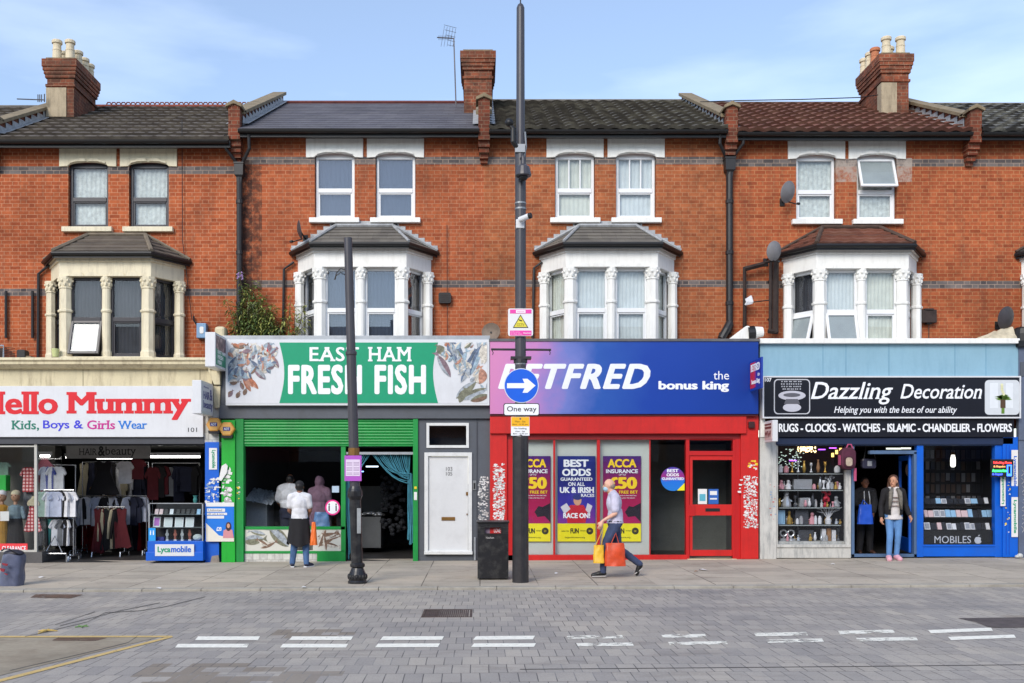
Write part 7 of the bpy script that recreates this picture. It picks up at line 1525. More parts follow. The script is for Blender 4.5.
for i, (a, m, l) in enumerate(((154.5, pkp, 'first pink cased phone on the upper counter shelf'), (159, pkp, 'second pink cased phone on the upper counter shelf'), (164, pkd, 'black phone on the upper counter shelf after the pink ones'), (169.5, pkw, 'white phone on the upper counter shelf'), (176, pkd, 'black phone in the row on the upper counter shelf'), (181, pkd, 'black phone in the row on the upper counter shelf'), (186, pkd, 'black phone in the row on the upper counter shelf'), (191, pkd, 'black phone in the row on the upper counter shelf'), (196.5, ltb, 'pale blue packet at the wall end of the upper counter shelf'))): little('phone', a, a+3.6, 508.5, 514.2, 19.92, m, l, 'phones on the upper counter shelf', 'phone', .02, R(25))
for i, (a, m, l) in enumerate(((165.5, silver, 'silver wristwatch on the lowest counter shelf, first of four'), (173.5, flat('copper band', srgb(150, 80, 66)), 'copper red wristwatch next to the first silver one'), (180.5, silver, 'silver wristwatch between the two copper red ones'), (188, flat('copper band', 0), 'copper red wristwatch nearest the white cloth'))):
    t_ = thing('wristwatch', l, 'watch', (PX(a+1.5, 19.9), 19.92, PZ(540.5, 19.9)), 'wristwatches in the counter'); M().pb(a+.6, a+2.6, 529.5, 539.5, 19.92, 19.935).build('strap', m, t_); M().disc(PX(a+1.6, 19.9), PZ(534.5, 19.9), .035, .04, 19.9, 19.92, 14).build('dial', m, t_); M().pb(a+.2, a+3, 539.5, 540.8, 19.9, 19.96).build('stand', white_b, t_)
little('carton', 155.5, 164, 537, 540.5, 19.88, flat('indigo carton', srgb(60, 60, 130)), 'flat indigo carton behind the blue sticker on the counter', None, 'carton', .1)
g_ = M(); g_.ell((PX(197.5, 19.9), 19.92, PZ(537.5, 19.9)), (.1, .08, .07), 10, 8); g_.build('cloth_bundle', cloth('white rag', srgb(200, 206, 206)), None, smooth=True, top=('crumpled white cloth in the counter corner', 'cloth'))
g_ = M(); g_.lathe([(.03, PZ(503, 19.9)), (.045, PZ(500, 19.9)), (.03, PZ(497.5, 19.9)), (.05, PZ(495.5, 19.9))], PX(194.5, 19.9), 19.95, 8); g_.build('plastic_packet', teal_c, None, top=('small turquoise packet on top of the phone counter', 'packet'))
# poster and paper scraps on the blue and green piers
po = M().pb(206, 234, 502.5, 541.5, 19.885, 19.89).build('poster', flat('poster blue', srgb(20, 116, 214)), None, top=('blue phone tariff poster of a woman in pink across the blue and green piers', 'poster'))
M().pb(206, 234, 502.5, 506.5, 19.882, 19.885).build('white_band', paper_w, po); M().prism(poly_px([(206, 523), (219, 535.5), (234, 538), (234, 541.5), (206, 541.5)], 19.885), 'y', 19.882, 19.885).build('white_corner', flat('ivory print', srgb(226, 220, 206)), po)
for q, (a, c, d, e) in enumerate(((207, 225, 508.5, 511.8), (207, 227, 512.8, 515), (207, 224, 515.8, 518.5))): M().pb(a, c, d, e, 19.880, 19.885).build('white_strip', paper_w, po)
letters(po, 'Unlimited', 208.5, 222, 509.2, 511.2, 19.879, black_l); letters(po, 'UK calls & texts', 208, 224, 513.3, 514.6, 19.879, black_l); letters(po, '£20', 216.5, 221.5, 527, 531, 19.880, white_l, bold=.04)
M().prism(poly_px([(223, 538), (223.5, 530.5), (227.5, 528.5), (232.5, 530), (233.8, 538)], 19.885), 'y', 19.878, 19.881).build('printed_figure', flat('print pink top', srgb(206, 140, 146)), po); M().disc(PX(228.5, 19.88), PZ(526.5, 19.88), .055, .09, 19.877, 19.880).build('printed_figure', flat('print dark hair', srgb(60, 36, 34)), po); M().disc(PX(228.3, 19.87), PZ(525.8, 19.87), .03, .045, 19.875, 19.877).build('printed_figure', skin, po)
lyp = M().pb(209, 217, 448, 469.5, 19.935, 19.94).build('poster', paper_w, None, top=('narrow white sticker with sideways green and blue brand writing on the blue pier', 'sticker'))
letters(lyp, 'Lycamobile', 0, 1, 0, 1, 20, flat('lyca green', 0), bold=.03, frame=((PX(211, 19.93), 19.932, PZ(450, 19.93)), (0, 0, -.36), (.09, 0, 0), (0, -1, 0)))
stickers(206, 219, 478, 503, 19.94, 60, sA, (paper_w, paper_w, flat('pale blue scrap', 0)), smin=.02, smax=.09)
stickers(223, 231, 470, 503, 19.895, 45, sB, (paper_w, paper_g), smin=.03, smax=.11); M().prism(poly_px([(219, 480), (222, 466), (226, 463.5), (228, 466), (227, 473), (221.5, 481)], 19.89), 'y', 19.86, 19.895).build('torn_poster', paper_w, sB)
stickers(237, 240, 476, 500, 19.935, 8, sB, (paper_w, paper_y)); M().pb(414, 417, 492, 500, 19.93, 19.935).build('sticker', paper_w, sB); M().pb(414.3, 416.8, 486.5, 489, 19.93, 19.935).build('sticker', paper_y, sB)
pg = M().prism(poly_px([(212, 556), (218.5, 555), (219.5, 563), (210, 563.5)], 19.93), 'y', 19.92, 19.95); pg.build('broken_plaster', mat('bare broken plaster', srgb(150, 140, 132), .9, var=.3, vs=8), sA)
st = M(); st.disc(PX(332.5), PZ(507.5), .15, .155, 20.012, 20.018, 28); so_ = st.build('window_sticker', flat('hot pink sticker ring', srgb(232, 50, 140)), sB); M().disc(PX(332.5), PZ(507.5), .12, .125, 20.008, 20.012, 28).build('sticker_face', white_l, so_)
for q in (328.5, 335.5): g_ = M(); g_.pb(q, q+1.2, 505.5, 511, 20.005, 20.008); g_.disc(PX(q+.6), PZ(504.3), .016, .016, 20.005, 20.008, 10); g_.build('pictogram', black_l, so_)
M().pb(332, 339, 486, 492.5, 20.015, 20.02).build('window_sticker', flat('pale blue label', srgb(176, 196, 214)), sB)

# fish shop counter and fittings
fc = thing('fish_counter', 'steel and white fish counter with ice behind the fish shop window', 'counter', (PX(262, 20.9), 21.3, 0))
g_ = M(); g_.pb(246, 267, 500, 562, 20.9, 21.6); g_.build('cabinet', mat('pale grey cabinet', srgb(160, 164, 166), .5), fc, bevel=.01); g_ = M()
def ice(u, v): return (PX(246+27*u, 20.85), 20.7+.9*v, PZ(500, 20.85)+.25*v+.05*mnoise.noise(Vector((u*14, v*12, 3)))-.10*u)
g_.grid(ice, 30, 14); g_.build('ice_and_fish', mat('crushed ice', srgb(190, 196, 200), .3, var=.45, vs=14, bump=1), fc)
fc = thing('fish_counter', 'low steel counter with heaped fish seen through the curtained doorway', 'counter', (PX(370, 22.2), 22.6, 0))
M().pb(358, 381, 517, 548, 22.2, 23.0).build('cabinet', mat('dull steel cabinet', srgb(116, 118, 120), .5), fc, bevel=.01); g_ = M()
for k in range(16): g_.ell((PX(360+k*1.35, 22.2), 22.3+random.random()*.4, PZ(515.5, 22.2)+random.random()*.05), (.09, .05, .03), 8, 5)
g_.build('fish_heap', silver, fc, smooth=True)
sh = thing('wall_board', 'grey board on the back wall above the doorway counter', 'board', (PX(372, 23.5), 23.5, 1)); M().pb(352, 388, 486, 512, 23.6, 23.65).build('panel', wall_m, sh)
crt = M(); random.seed(4)
for k in range(90): crt.ell((PX(random.uniform(381, 404), 22.0), 22.0+random.random()*.3, PZ(random.uniform(476, 534), 22.0)), (.06, .05, .05), 6, 4)
crt.build('net_sacks', mat('dim netting', srgb(58, 60, 66), .9, var=.5, vs=9), None, top=('dark netted sacks heaped inside the fish shop door', 'sacks'))
for i, (px, py, c, y_) in enumerate(((373, 466, (.7, .85, 1, 1), 23), (361, 471, (.2, .4, 1, 1), 22.6))):
    M().pb(px-(7 if i == 0 else 2.5), px+(5 if i == 0 else 2.5), py, py+1, y_, y_+.04).build('strip_light', mat('cool lamp %s' % ('white' if i == 0 else 'blue'), c, .5, emit=3), None, top=(['faint white tube light inside the fish shop doorway', 'small blue insect lamp inside the fish shop doorway'][i], 'light'))

# ornaments on glass shelves
shelf_g = mat('glass shelf edge', srgb(150, 156, 156), .2, var=.05)
su = thing('shelving', 'glass display shelves filling the ornament window', 'shelves', (PX(811, 20.3), 20.3, PZ(545)))
for py, py1 in ((473.5, 0), (490, 0), (507.5, 0), (525, 0)): M().pb(779, 843 if py < 500 else 841, py, py+.9, 20.15, 20.5).build('shelf', shelf_g, su)
M().pb(778, 846, 541.5, 545, 20.1, 20.55).build('base_board', old_w, su); M().pb(776, 847, 445, 545, 20.9, 20.95).build('back_panel', wall_d, su)
for a in (798, 822): M().pb(a-.3, a+.3, 474, 541, 20.48, 20.5).build('upright', steel, su)
def orn(kind, px, pyb, w, h, m, label, grp=None, Y=20.28):
    """w, h in px of the shop plane; stands on row pyb"""
    x_, z_ = PX(px, Y), PZ(pyb, Y); W_, H = w*.0203, h*.0203; g_ = M(); r = W_/2
    if kind == 'vase': g_.lathe([(r*.5, z_), (r*.95, z_+H*.35), (r*.6, z_+H*.7), (r*.35, z_+H*.85), (r*.6, z_+H)], x_, Y+.05, 14)
    elif kind == 'candle': g_.lathe([(r, z_), (r, z_+H*.1), (r*.35, z_+H*.2), (r*.35, z_+H*.6), (r*.8, z_+H*.7), (r*.8, z_+H)], x_, Y+.05, 12)
    elif kind == 'jar': g_.lathe([(r*.9, z_), (r, z_+H*.2), (r, z_+H*.7), (r*.7, z_+H*.78), (r*.75, z_+H*.88), (r*.2, z_+H)], x_, Y+.05, 12)
    elif kind == 'figure': g_.lathe([(r*.9, z_), (r*.9, z_+H*.1), (r*.7, z_+H*.4), (r*.45, z_+H*.6), (r*.5, z_+H*.68)], x_, Y+.05, 10); g_.ell((x_, Y+.05, z_+H*.82), (r*.5, r*.5, H*.17), 10, 6); [g_.cap((x_, Y+.05, z_+H*.55), (x_+s*r*.9, Y+.03, z_+H*.35), r*.2, r*.15, 6) for s in (-1, 1)]
    elif kind == 'tree':
        g_.lathe([(r*.4, z_), (r*.15, z_+H*.3)], x_, Y+.05, 8)
        for k in range(14): a = random.uniform(0, 6.28); q = random.random(); g_.ell((x_+r*.8*math.cos(a)*q, Y+.05+r*.4*math.sin(a), z_+H*random.uniform(.3, .95)), (r*.3, r*.3, r*.28), 7, 5)
    elif kind == 'box': g_.box(x_-r, x_+r, Y, Y+.1, z_, z_+H); g_.box(x_-r*.75, x_+r*.75, Y-.008, Y, z_+H*.25, z_+H*.8)
    elif kind == 'frame': g_.ring(x_-r, x_+r, z_, z_+H, r*.22, Y, Y+.03); g_.box(x_-r*.7, x_+r*.7, Y+.01, Y+.02, z_+r*.25, z_+H-r*.25)
    elif kind == 'plume':
        g_.lathe([(r*.25, z_), (r*.3, z_+H*.2), (r*.15, z_+H*.3)], x_, Y+.05, 10)
        for k in range(16): a = random.uniform(-.9, .9); l = H*random.uniform(.6, .95); g_.tube([(x_, Y+.05, z_+H*.2), (x_+l*.5*math.sin(a), Y+.04, z_+H*.2+l*.5), (x_+l*math.sin(a)*1.15, Y+.03, z_+l*math.cos(a)+H*.1)], [.006, .008, .003], 4)
    elif kind == 'rings':
        for s in (-1, 1): g_.tube([(x_+s*r*.5+r*.42*math.cos(a), Y+.05, z_+H*.55+r*.42*math.sin(a)) for a in [2*math.pi*k/16 for k in range(17)]], r*.12, 6)
        g_.box(x_-r, x_+r, Y, Y+.1, z_, z_+H*.18)
    nm = {'vase': 'vase', 'candle': 'candle_holder', 'jar': 'jar', 'figure': 'figurine', 'tree': 'ornament_tree', 'box': 'ornament_box', 'frame': 'picture_frame', 'plume': 'dried_plume', 'rings': 'ring_ornament'}[kind]
    return g_.build(nm, m, None, smooth=kind in ('vase', 'candle', 'tree'), top=(label, nm.replace('_', ' '), grp))
pinkc, redc, whc, tanc, drk = flat('pink ceramic', srgb(212, 150, 160), .3), flat('red ceramic', srgb(190, 50, 70), .3), flat('white ceramic', srgb(216, 216, 220), .3), flat('tan wood', srgb(150, 110, 76)), flat('smoky glass ornament', srgb(70, 72, 78), .2)
OR = [('jar', 781, 472.5, 5, 8, whc, 'white jar at the pillar end of the top ornament shelf'), ('jar', 787, 472.5, 5, 7, pinkc, 'pink jar on the top ornament shelf'), ('candle', 793, 472.5, 3.5, 11, gold, 'gold candle holder on the top ornament shelf'), ('candle', 799, 472.5, 3.5, 13, silver, 'silver candle holder on the top ornament shelf'), ('vase', 805, 472.5, 4, 12, gold, 'gold vase on the top ornament shelf'), ('candle', 812, 472.5, 3.5, 10, silver, 'shorter silver candle holder on the top ornament shelf'), ('vase', 819, 472.5, 4, 13, tanc, 'tan vase on the top ornament shelf'), ('candle', 826, 472.5, 3.5, 11, gold, 'second gold candle holder toward the backpack'), ('jar', 838, 472.5, 6, 7, whc, 'white round jar under the hanging backpack'),
 ('figure', 782, 489.2, 6.5, 9.5, pinkc, 'pink house-shaped figurine on the second shelf'), ('figure', 789, 489.2, 6.5, 9.5, whc, 'white house-shaped figurine beside the pink one'), ('box', 803, 489.2, 18, 10, silver, 'wide silver mirrored box on the second shelf'), ('vase', 821, 489.2, 4.5, 13, silver, 'silver crescent vase on the second shelf'), ('tree', 830, 489.2, 11, 14, silver, 'silver bead tree on the second shelf'), ('figure', 838, 489.2, 6, 8, pinkc, 'small pink figurine at the end of the second shelf'),
 ('vase', 780, 506.8, 3.5, 8, gold, 'slim gold vase on the third shelf'), ('figure', 787, 506.8, 11, 16, silver, 'large silver figure group on the third shelf'), ('candle', 796, 506.8, 4, 12, drk, 'smoky candle holder on the third shelf'), ('box', 805, 506.8, 10, 9, silver, 'silver cube ornament on the third shelf'), ('vase', 813.5, 506.8, 4.5, 14, drk, 'smoky tall vase on the third shelf'), ('tree', 826, 506.8, 12, 16, redc, 'red rose ornament on the third shelf'), ('figure', 837, 506.8, 8, 11, silver, 'silver bird figure on the third shelf'),
 ('frame', 781, 524.2, 8, 14, ltb, 'pale blue photo frame on the fourth shelf'), ('figure', 790, 524.2, 6, 14, gold, 'gold figurine on the fourth shelf'), ('box', 802, 524.2, 13, 14, drk, 'smoky box with round lids on the fourth shelf'), ('figure', 813, 524.2, 7.5, 12, pinkc, 'pink and gold figurine on the fourth shelf'), ('plume', 829, 524.2, 22, 22, whc, 'white feather plume spray on the fourth shelf'),
 ('rings', 788, 541, 15, 14, silver, 'twin ring silver ornament at the bottom of the window'), ('box', 806, 541, 15, 11, drk, 'dark glass box at the bottom of the window'), ('box', 824, 541, 4, 12, whc, 'white upright book-like box, first of three'), ('box', 829, 541, 4, 12.5, tanc, 'tan upright box between two white ones'), ('box', 834, 541, 4, 11, whc, 'white upright box after the tan one'), ('candle', 839, 541, 4, 14, drk, 'dark candle stick at the bottom of the window')]
for o in OR: orn(*o)
random.seed(31)
for pyb, lab in ((489.2, 'second'), (506.8, 'third'), (524.2, 'fourth'), (541, 'bottom')):
    px = 781
    while px < 841:
        k = random.choice(('vase', 'jar', 'candle', 'figure')); m, cn = random.choice(((silver, 'silver'), (whc, 'white'), (gold, 'gold'), (pinkc, 'pink'), (whc, 'white')))
        orn(k, px, pyb, random.uniform(2.5, 4), random.uniform(4.5, 9), m, 'small '+cn+' '+{'vase': 'vase', 'jar': 'jar', 'candle': 'candle holder', 'figure': 'figurine'}[k]+' in the back row of the '+lab+' ornament shelf', 'small ornaments behind the larger ones', 20.4 if random.random() < .6 else 20.18); px += random.uniform(3.5, 6.5)
for i, (px, py, c) in enumerate(((793, 460, (.45, .1, 1, 1)), (833, 447.5, (.5, .1, .9, 1)), (822, 449, (.4, .1, .8, 1)))):
    M().pb(px-3.5, px+3.5, py, py+1, 20.6, 20.62).build('led_strip', mat('violet led', (.45, .1, 1, 1), .5, emit=2.5), None, top=(['violet light strip over the pink jar in the ornament window', 'violet light strip near the top corner by the backpack', 'second violet strip beside the corner one'][i], 'light'))
cd_ = thing('chandelier', 'warm glittering crystal chandelier at the top of the ornament window', 'chandelier', (PX(806, 20.5), 20.5, PZ(445)))
g_ = M()
for k in range(60): g_.ell((PX(798+random.random()*18, 20.5), 20.4+random.random()*.25, PZ(446+random.random()*6, 20.5)), (.014, .014, .02), 5, 3)
g_.build('crystals', mat('lit crystal', srgb(240, 206, 150), .2, emit=3), cd_); M().pb(798, 816, 445, 446, 20.4, 20.6).build('frame', gold, cd_)
cd_ = thing('chandelier', 'small warm lantern cluster beside the hanging backpack', 'chandelier', (PX(836, 20.5), 20.5, PZ(445)))
for a, b_ in ((832, 453), (836, 450), (840, 448)): M().pb(a, a+2, b_, b_+4, 20.5, 20.54).build('lantern', mat('lit amber', srgb(250, 200, 110), .4, emit=2.2), cd_)
cd_ = thing('chandelier', 'greenish crystal strings sparkling at the pillar end of the window', 'chandelier', (PX(784, 20.5), 20.5, PZ(445)))
g_ = M()
for k in range(70): g_.ell((PX(778+random.random()*26, 20.5), 20.4+random.random()*.3, PZ(449+random.random()*19, 20.5)), (.012+.012*random.random(), .012, .01), 5, 3)
g_.build('crystals', mat('cool crystal', srgb(170, 190, 180), .2, emit=1.1), cd_)
# bags hung at the door
bp_ = thing('backpack', 'maroon child backpack with pale picture hanging beside the shop door', 'backpack', (PX(848.5, 19.9), 19.9, PZ(470, 19.9)))
g_ = M(); g_.T = None; g_.prism(rrect(841.5, 856.5, 447.5, 469.5, 6, 19.75), 'y', 19.75, 19.95); g_.build('pack', cloth('maroon nylon', srgb(84, 34, 56)), bp_, bevel=.03)
M().prism(rrect(844.5, 854, 456, 467.5, 3, 19.72), 'y', 19.72, 19.75).build('front_pocket', cloth('maroon pocket', srgb(70, 28, 46)), bp_, bevel=.01); M().prism(rrect(846, 852.5, 457.5, 466, 2.5, 19.71), 'y', 19.71, 19.72).build('picture', mat('pale cartoonless print', srgb(190, 170, 150), .6, var=.3, vs=14), bp_)
g_ = M(); tube_px(g_, [(846, 449), (848, 444.5), (851, 444.5), (853, 449)], 19.8, .015, 6); g_.build('strap', cloth('pink strap', srgb(190, 80, 120)), bp_); M().pb(839.8, 842.3, 455, 465, 19.8, 19.9).build('side_pocket', MATS['pink strap'], bp_); M().pb(854, 856.5, 468, 481, 19.85, 19.87).build('strap', MATS['pink strap'], bp_)
hb = thing('handbag', 'glossy dark handbag hanging in the doorway beside the backpack', 'handbag', (PX(869, 20.3), 20.3, PZ(469, 20.3)))
M().prism(rrect(862.5, 876.5, 458.5, 468.5, 2, 20.3), 'y', 20.3, 20.42).build('bag_body', mat('glossy slate leather', srgb(54, 54, 74), .25), hb, bevel=.02); g_ = M(); tube_px(g_, [(864, 459), (866, 447), (873, 447), (875.5, 459)], 20.34, .012, 6); g_.build('strap', black_p, hb); M().pb(867.5, 872, 461, 466, 20.29, 20.3).build('clasp', silver, hb)
mir = M(); mir.disc(PX(909, 21.0), PZ(470, 21.0), .07, .14, 21.0, 21.03, 24); mir.build('wall_plaque', flat('antique rose plaque', srgb(150, 120, 100)), None, top=('oval cream plaque hanging inside the open shop door', 'plaque'))
for i, (px, py, w) in enumerate(((887, 447.8, 14), (902, 447.5, 9))): M().pb(px, px+w, py, py+1.6, 20.9, 20.95).build('ceiling_light', mat('soft ceiling light', (.9, .95, .85, 1), .5, emit=1.0), None, top=(['pale strip light over the walking woman', 'short pale strip light over the open door'][i], 'light'))
# hanging packets behind the phone window
random.seed(12); pkm = [flat('packet %s' % n, c) for n, c in (('grey', srgb(70, 70, 74)), ('dark', srgb(36, 36, 42)), ('pale', srgb(120, 120, 124)), ('brown', srgb(76, 62, 56)), ('slate', srgb(52, 58, 72)))]
bw_ = thing('pegboard', 'black wall board hung with rows of phone case packets', 'display board', (PX(960, 21.4), 21.4, PZ(505, 21.4))); M().pb(921, 1002, 444, 508, 21.42, 21.46).build('board', wall_d, bw_)
for r_ in range(5):
    for c_ in range(14):
        px = 926+c_*5.1+random.uniform(-.5, .5); py = 450+r_*11.5; i = random.randrange(5)
        little('hanging_packet', px, px+3.6, py, py+8.5+random.uniform(-1, 1), 21.37, pkm[i], ['grey', 'black', 'pale', 'brown', 'slate'][i]+' phone case packet hanging on the black wall board', 'phone case packets', 'packet', .02, R(random.uniform(-4, 4)))
for r_, (py, ptop, cnt) in enumerate(((503.5, 497, 18), (517, 508.5, 18), (529.5, 521.5, 12))):
    Y = 20.35-.07*r_; 
    t_ = M().pb(924, 994, py, py+1, Y-.03, Y+.25).build('display_step', mat('black shelf', srgb(30, 30, 34), .3), None, top=(['top', 'middle', 'bottom'][r_]+' black display step in the phone window', 'shelf'))
    px = 925
    while px < 991:
        w = random.uniform(3, 6.5); m, cn = random.choice([(pkw, 'white'), (pkd, 'black'), (ltb, 'pale blue'), (pkw, 'white'), (pkb, 'blue'), (pkp, 'pink')] if r_ == 1 else [(pkd, 'black'), (pkd, 'black'), (ltb, 'pale blue'), (pkw, 'white')] if r_ == 0 else [(pkp, 'pink'), (pkw, 'white'), (pkd, 'black')])
        little('phone_box', px, px+w, ptop+random.uniform(0, 1.5), py, Y, m, cn+' phone box on the '+['top', 'middle', 'bottom'][r_]+' step of the phone window', 'phone boxes on the '+['top', 'middle', 'bottom'][r_]+' step', 'box', .04, R(22), face=flat('carton print grey', srgb(150, 152, 160)) if cn == 'white' and w > 4 else None); px += w+.6
lb = thing('light_bulb', 'bright hanging light bulb in the phone window', 'light bulb', (PX(953, 20.5), 20.5, PZ(470, 20.5)))
g_ = M(); g_.lathe([(.03, PZ(467, 20.5)), (.048, PZ(465.5, 20.5)), (.05, PZ(460, 20.5)), (.035, PZ(456, 20.5)), (.03, PZ(454.5, 20.5))], PX(953, 20.5), 20.5, 14); g_.build('bulb', mat('glowing bulb', (1, .97, .85, 1), .4, emit=3), lb, smooth=True); g_ = M(); tube_px(g_, [(953, 455), (953, 444)], 20.5, .01, 6); g_.build('flex', black_p, lb); M().lathe([(.05, PZ(455, 20.5)), (.03, PZ(452, 20.5))], PX(953, 20.5), 20.5, 10).build('cap', brass, lb)
le = thing('led_sign', 'small lit red, green and blue phone sign beside the phone window', 'sign', (PX(1002, 19.8), 19.8, PZ(477, 19.8)))
M().pb(991.5, 1013.5, 459.2, 477, 19.78, 19.84).build('case', black_p, le, bevel=.006)
for b_, a, c, d, e, col in (('Unlocking, Phone', 993.5, 1011.5, 461.5, 464.3, (1, .05, .05, 1)), ('& Repairs', 993.5, 1005.5, 465.4, 468, (.5, .22, .08, 1)), ('Accessories', 992.3, 1006.3, 469, 472, (.05, 1, .2, 1)), ('& Repair', 992.3, 1003, 473, 475.8, (.05, .1, 1, 1))): letters(le, b_, a, c, d, e, 19.774, mat('lit letters %d' % d, col, .5, var=0, emit=1.6), bold=.05)
g_ = M(); g_.ring(PX(1007, 19.77), PX(1012, 19.77), PZ(476.2, 19.77), PZ(464.8, 19.77), .025, 19.772, 19.78, .05); g_.build('phone_outline', mat('lit blue outline', (.05, .2, 1, 1), .5, var=0, emit=1.6), le)
bt = thing('plastic_scrap', 'small white plastic scrap against the foot of the blue pier', 'litter', (PX(1020, 19.8), 19.8, .06)); g_ = M(); g_.ell((PX(1020, 19.8), 19.8, .1), (.06, .05, .05), 8, 6); g_.ell((PX(1016, 19.8), 19.75, .09), (.05, .04, .03), 8, 6); g_.build('scrap', mat('crumpled white plastic', srgb(210, 210, 206), .5, bump=.8), bt)
# ------------------------------------------------------------------ people
skin_m = mat('skin', srgb(196, 142, 112), .55, var=.08, vs=8, bump=.05); skin_p = mat('fair skin', srgb(222, 172, 148), .55, var=.08, vs=8, bump=.05); skin_b = mat('brown skin', srgb(132, 88, 66), .55, var=.08, vs=8, bump=.05)
jeans = mat('blue jeans', srgb(74, 106, 150), .85, var=.3, vs=5, bump=.5); jeans_l = mat('bright blue jeans', srgb(96, 142, 196), .85, var=.25, vs=5, bump=.5); jeans_d = mat('dark jeans', srgb(60, 72, 104), .85, var=.25, vs=5, bump=.5)
hair_d = mat('black hair', srgb(26, 22, 22), .5, var=.3, vs=30); hair_b = mat('brown hair', srgb(84, 54, 38), .5, var=.35, vs=30)
def fuse(name, g_, m, parent, voxel=.011, smooth_n=6, wrinkle=0, cut=None):
    """one continuous skin over the collected limbs and trunk"""
    me = bpy.data.meshes.new(name); me.from_pydata(g_.v, [], g_.f); me.update()
    o = bpy.data.objects.new(name, me); COL.objects.link(o)
    r = o.modifiers.new('r', 'REMESH'); r.mode = 'VOXEL'; r.voxel_size = voxel
    s = o.modifiers.new('s', 'SMOOTH'); s.factor = .5; s.iterations = smooth_n
    dg = bpy.context.evaluated_depsgraph_get(); dg.update()
    m2 = bpy.data.meshes.new_from_object(o.evaluated_get(dg)); bpy.data.objects.remove(o)
    if wrinkle:
        nn = [v.normal.copy() for v in m2.vertices]
        for v, n in zip(m2.vertices, nn):
            c = v.co; w = mnoise.noise(Vector((c.x*9, c.y*9, c.z*5)))+.6*mnoise.noise(Vector((c.x*22+5, c.y*22, c.z*14)))
            v.co = c+n*w*wrinkle
    m2.materials.clear(); m2.materials.append(m); m2.polygons.foreach_set('use_smooth', [True]*len(m2.polygons)); m2.update()
    q = bpy.data.objects.new(name, m2); COL.objects.link(q); attach(q, parent); return q
def lerpv(a, b, t): return tuple(a[i]+(b[i]-a[i])*t for i in range(3))
BASE = dict(head=(0, -.015, 1.60), neck=(0, .005, 1.46), chest=(0, 0, 1.28), belly=(0, 0, 1.09), pelvis=(0, 0, .95),
    shR=(.165, 0, 1.40), shL=(-.165, 0, 1.40), elR=(.215, .03, 1.12), elL=(-.215, .03, 1.12), wrR=(.225, -.04, .88), wrL=(-.225, -.04, .88),
    hipR=(.085, 0, .93), hipL=(-.085, 0, .93), knR=(.10, -.02, .50), knL=(-.10, -.02, .50), anR=(.10, .03, .09), anL=(-.10, .03, .09), toR=(.115, -.12, .03), toL=(-.115, -.12, .03), look=(0, -1, 0))
